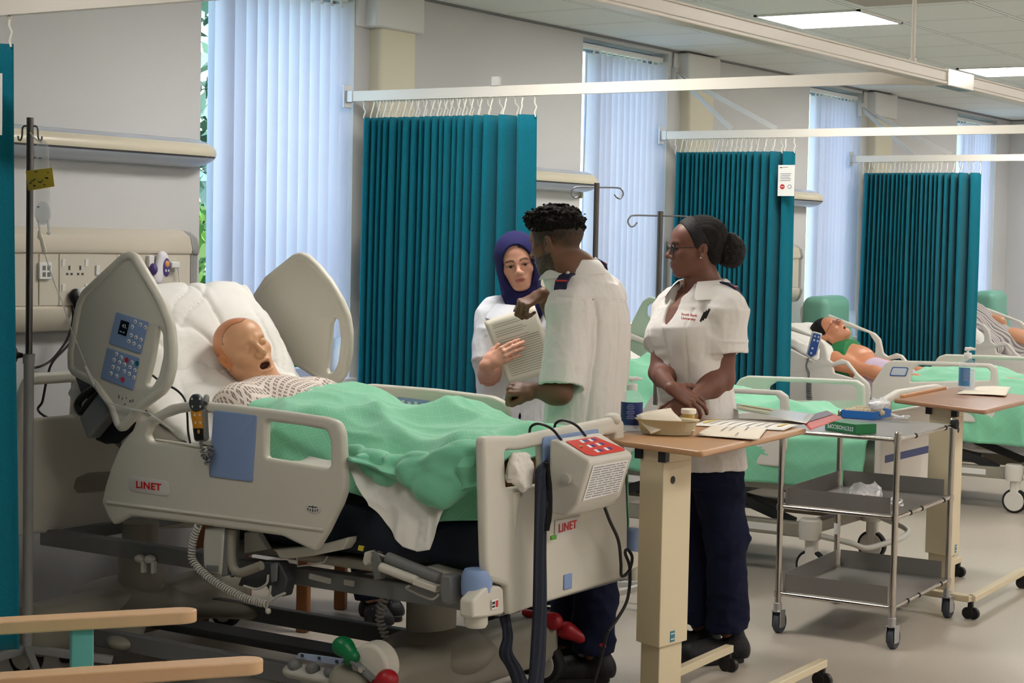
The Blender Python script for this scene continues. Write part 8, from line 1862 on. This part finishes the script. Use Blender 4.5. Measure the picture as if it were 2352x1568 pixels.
# ---- green high-backed armchairs by the wall
def recliner(loc, rz, label):
    t = thing('high_back_chair', label, 'chair', loc, rz, 'green vinyl high-back chairs'); gm = mat('vinyl_green', (112, 168, 150), .45, spec=.4)
    S = SDF(); S.fn(lambda P: np.sqrt((np.maximum(np.abs(P-np.array((0, .12, .83)))-np.array((.24, .03, .36)), 0)**2).sum(1))-.07, (0, .12, .83), .6); S.cap((-.26, .05, 1.0), (-.26, .0, .75), .05, .05, .04); S.cap((.26, .05, 1.0), (.26, .0, .75), .05, .05, .04)
    sdfmesh('backrest', S, (-.4, -.12, .35), (.4, .3, 1.32), .014, gm, t); mb = MB(); mb.box((0, -.22, .42), (.52, .52, .14)); mb.build('seat', gm, t, bevel=.04, seg=4)
    for x in (-.31, .31): mb = MB(); mb.box((x, -.2, .62), (.06, .52, .035)); mb.build('armrest', M_OAK, t, bevel=.015, seg=3)
    for x in (-.31, .31):
        for y in (-.4, .12): mb = MB(); mb.box((x, y, .31), (.05, .05, .62)); mb.build('leg', M_OAK, t, bevel=.006)
    return t
ar = recliner((12.10, 5.15, 0), radians(8), 'green vinyl high-back chair between the third bed and the teal curtain')
ar2 = copy_tree(ar); ar2.location = (15.55, 5.12, 0); ar2['label'] = 'green vinyl high-back chair behind the farthest bed by the end wall'
# ================================================================== light, camera
w = bpy.data.worlds.new('World'); SC.world = w; w.use_nodes = True; nt = w.node_tree
sky = nt.nodes.new('ShaderNodeTexSky'); sky.sky_type = 'NISHITA'; sky.sun_elevation = radians(48); sky.sun_rotation = radians(200); sky.sun_disc = False; sky.air_density = 1.2
bg = nt.nodes['Background']; bg.inputs[1].default_value = 2.5; mx = nt.nodes.new('ShaderNodeMix'); mx.data_type = 'RGBA'; mx.inputs[0].default_value = .45; mx.inputs[7].default_value = (.95, 1.0, 1.08, 1); nt.links.new(sky.outputs[0], mx.inputs[6]); nt.links.new(mx.outputs[2], bg.inputs[0])
SC.view_settings.view_transform = 'Standard'; SC.view_settings.look = 'None'; SC.view_settings.gamma = 1.0; SC.view_settings.exposure = 0.0
SC.view_settings.use_curve_mapping = False
cd = bpy.data.cameras.new('camera'); cam = bpy.data.objects.new('camera', cd); COL.objects.link(cam); SC.camera = cam
cd.sensor_width = 36; cd.lens = FPX/2352*36; cd.clip_start = .05; cd.clip_end = 200
M4 = Matrix((( CR.x, CU.x, -CF.x, CAMP.x), (CR.y, CU.y, -CF.y, CAMP.y), (CR.z, CU.z, -CF.z, CAMP.z), (0, 0, 0, 1)))
cam.matrix_world = M4
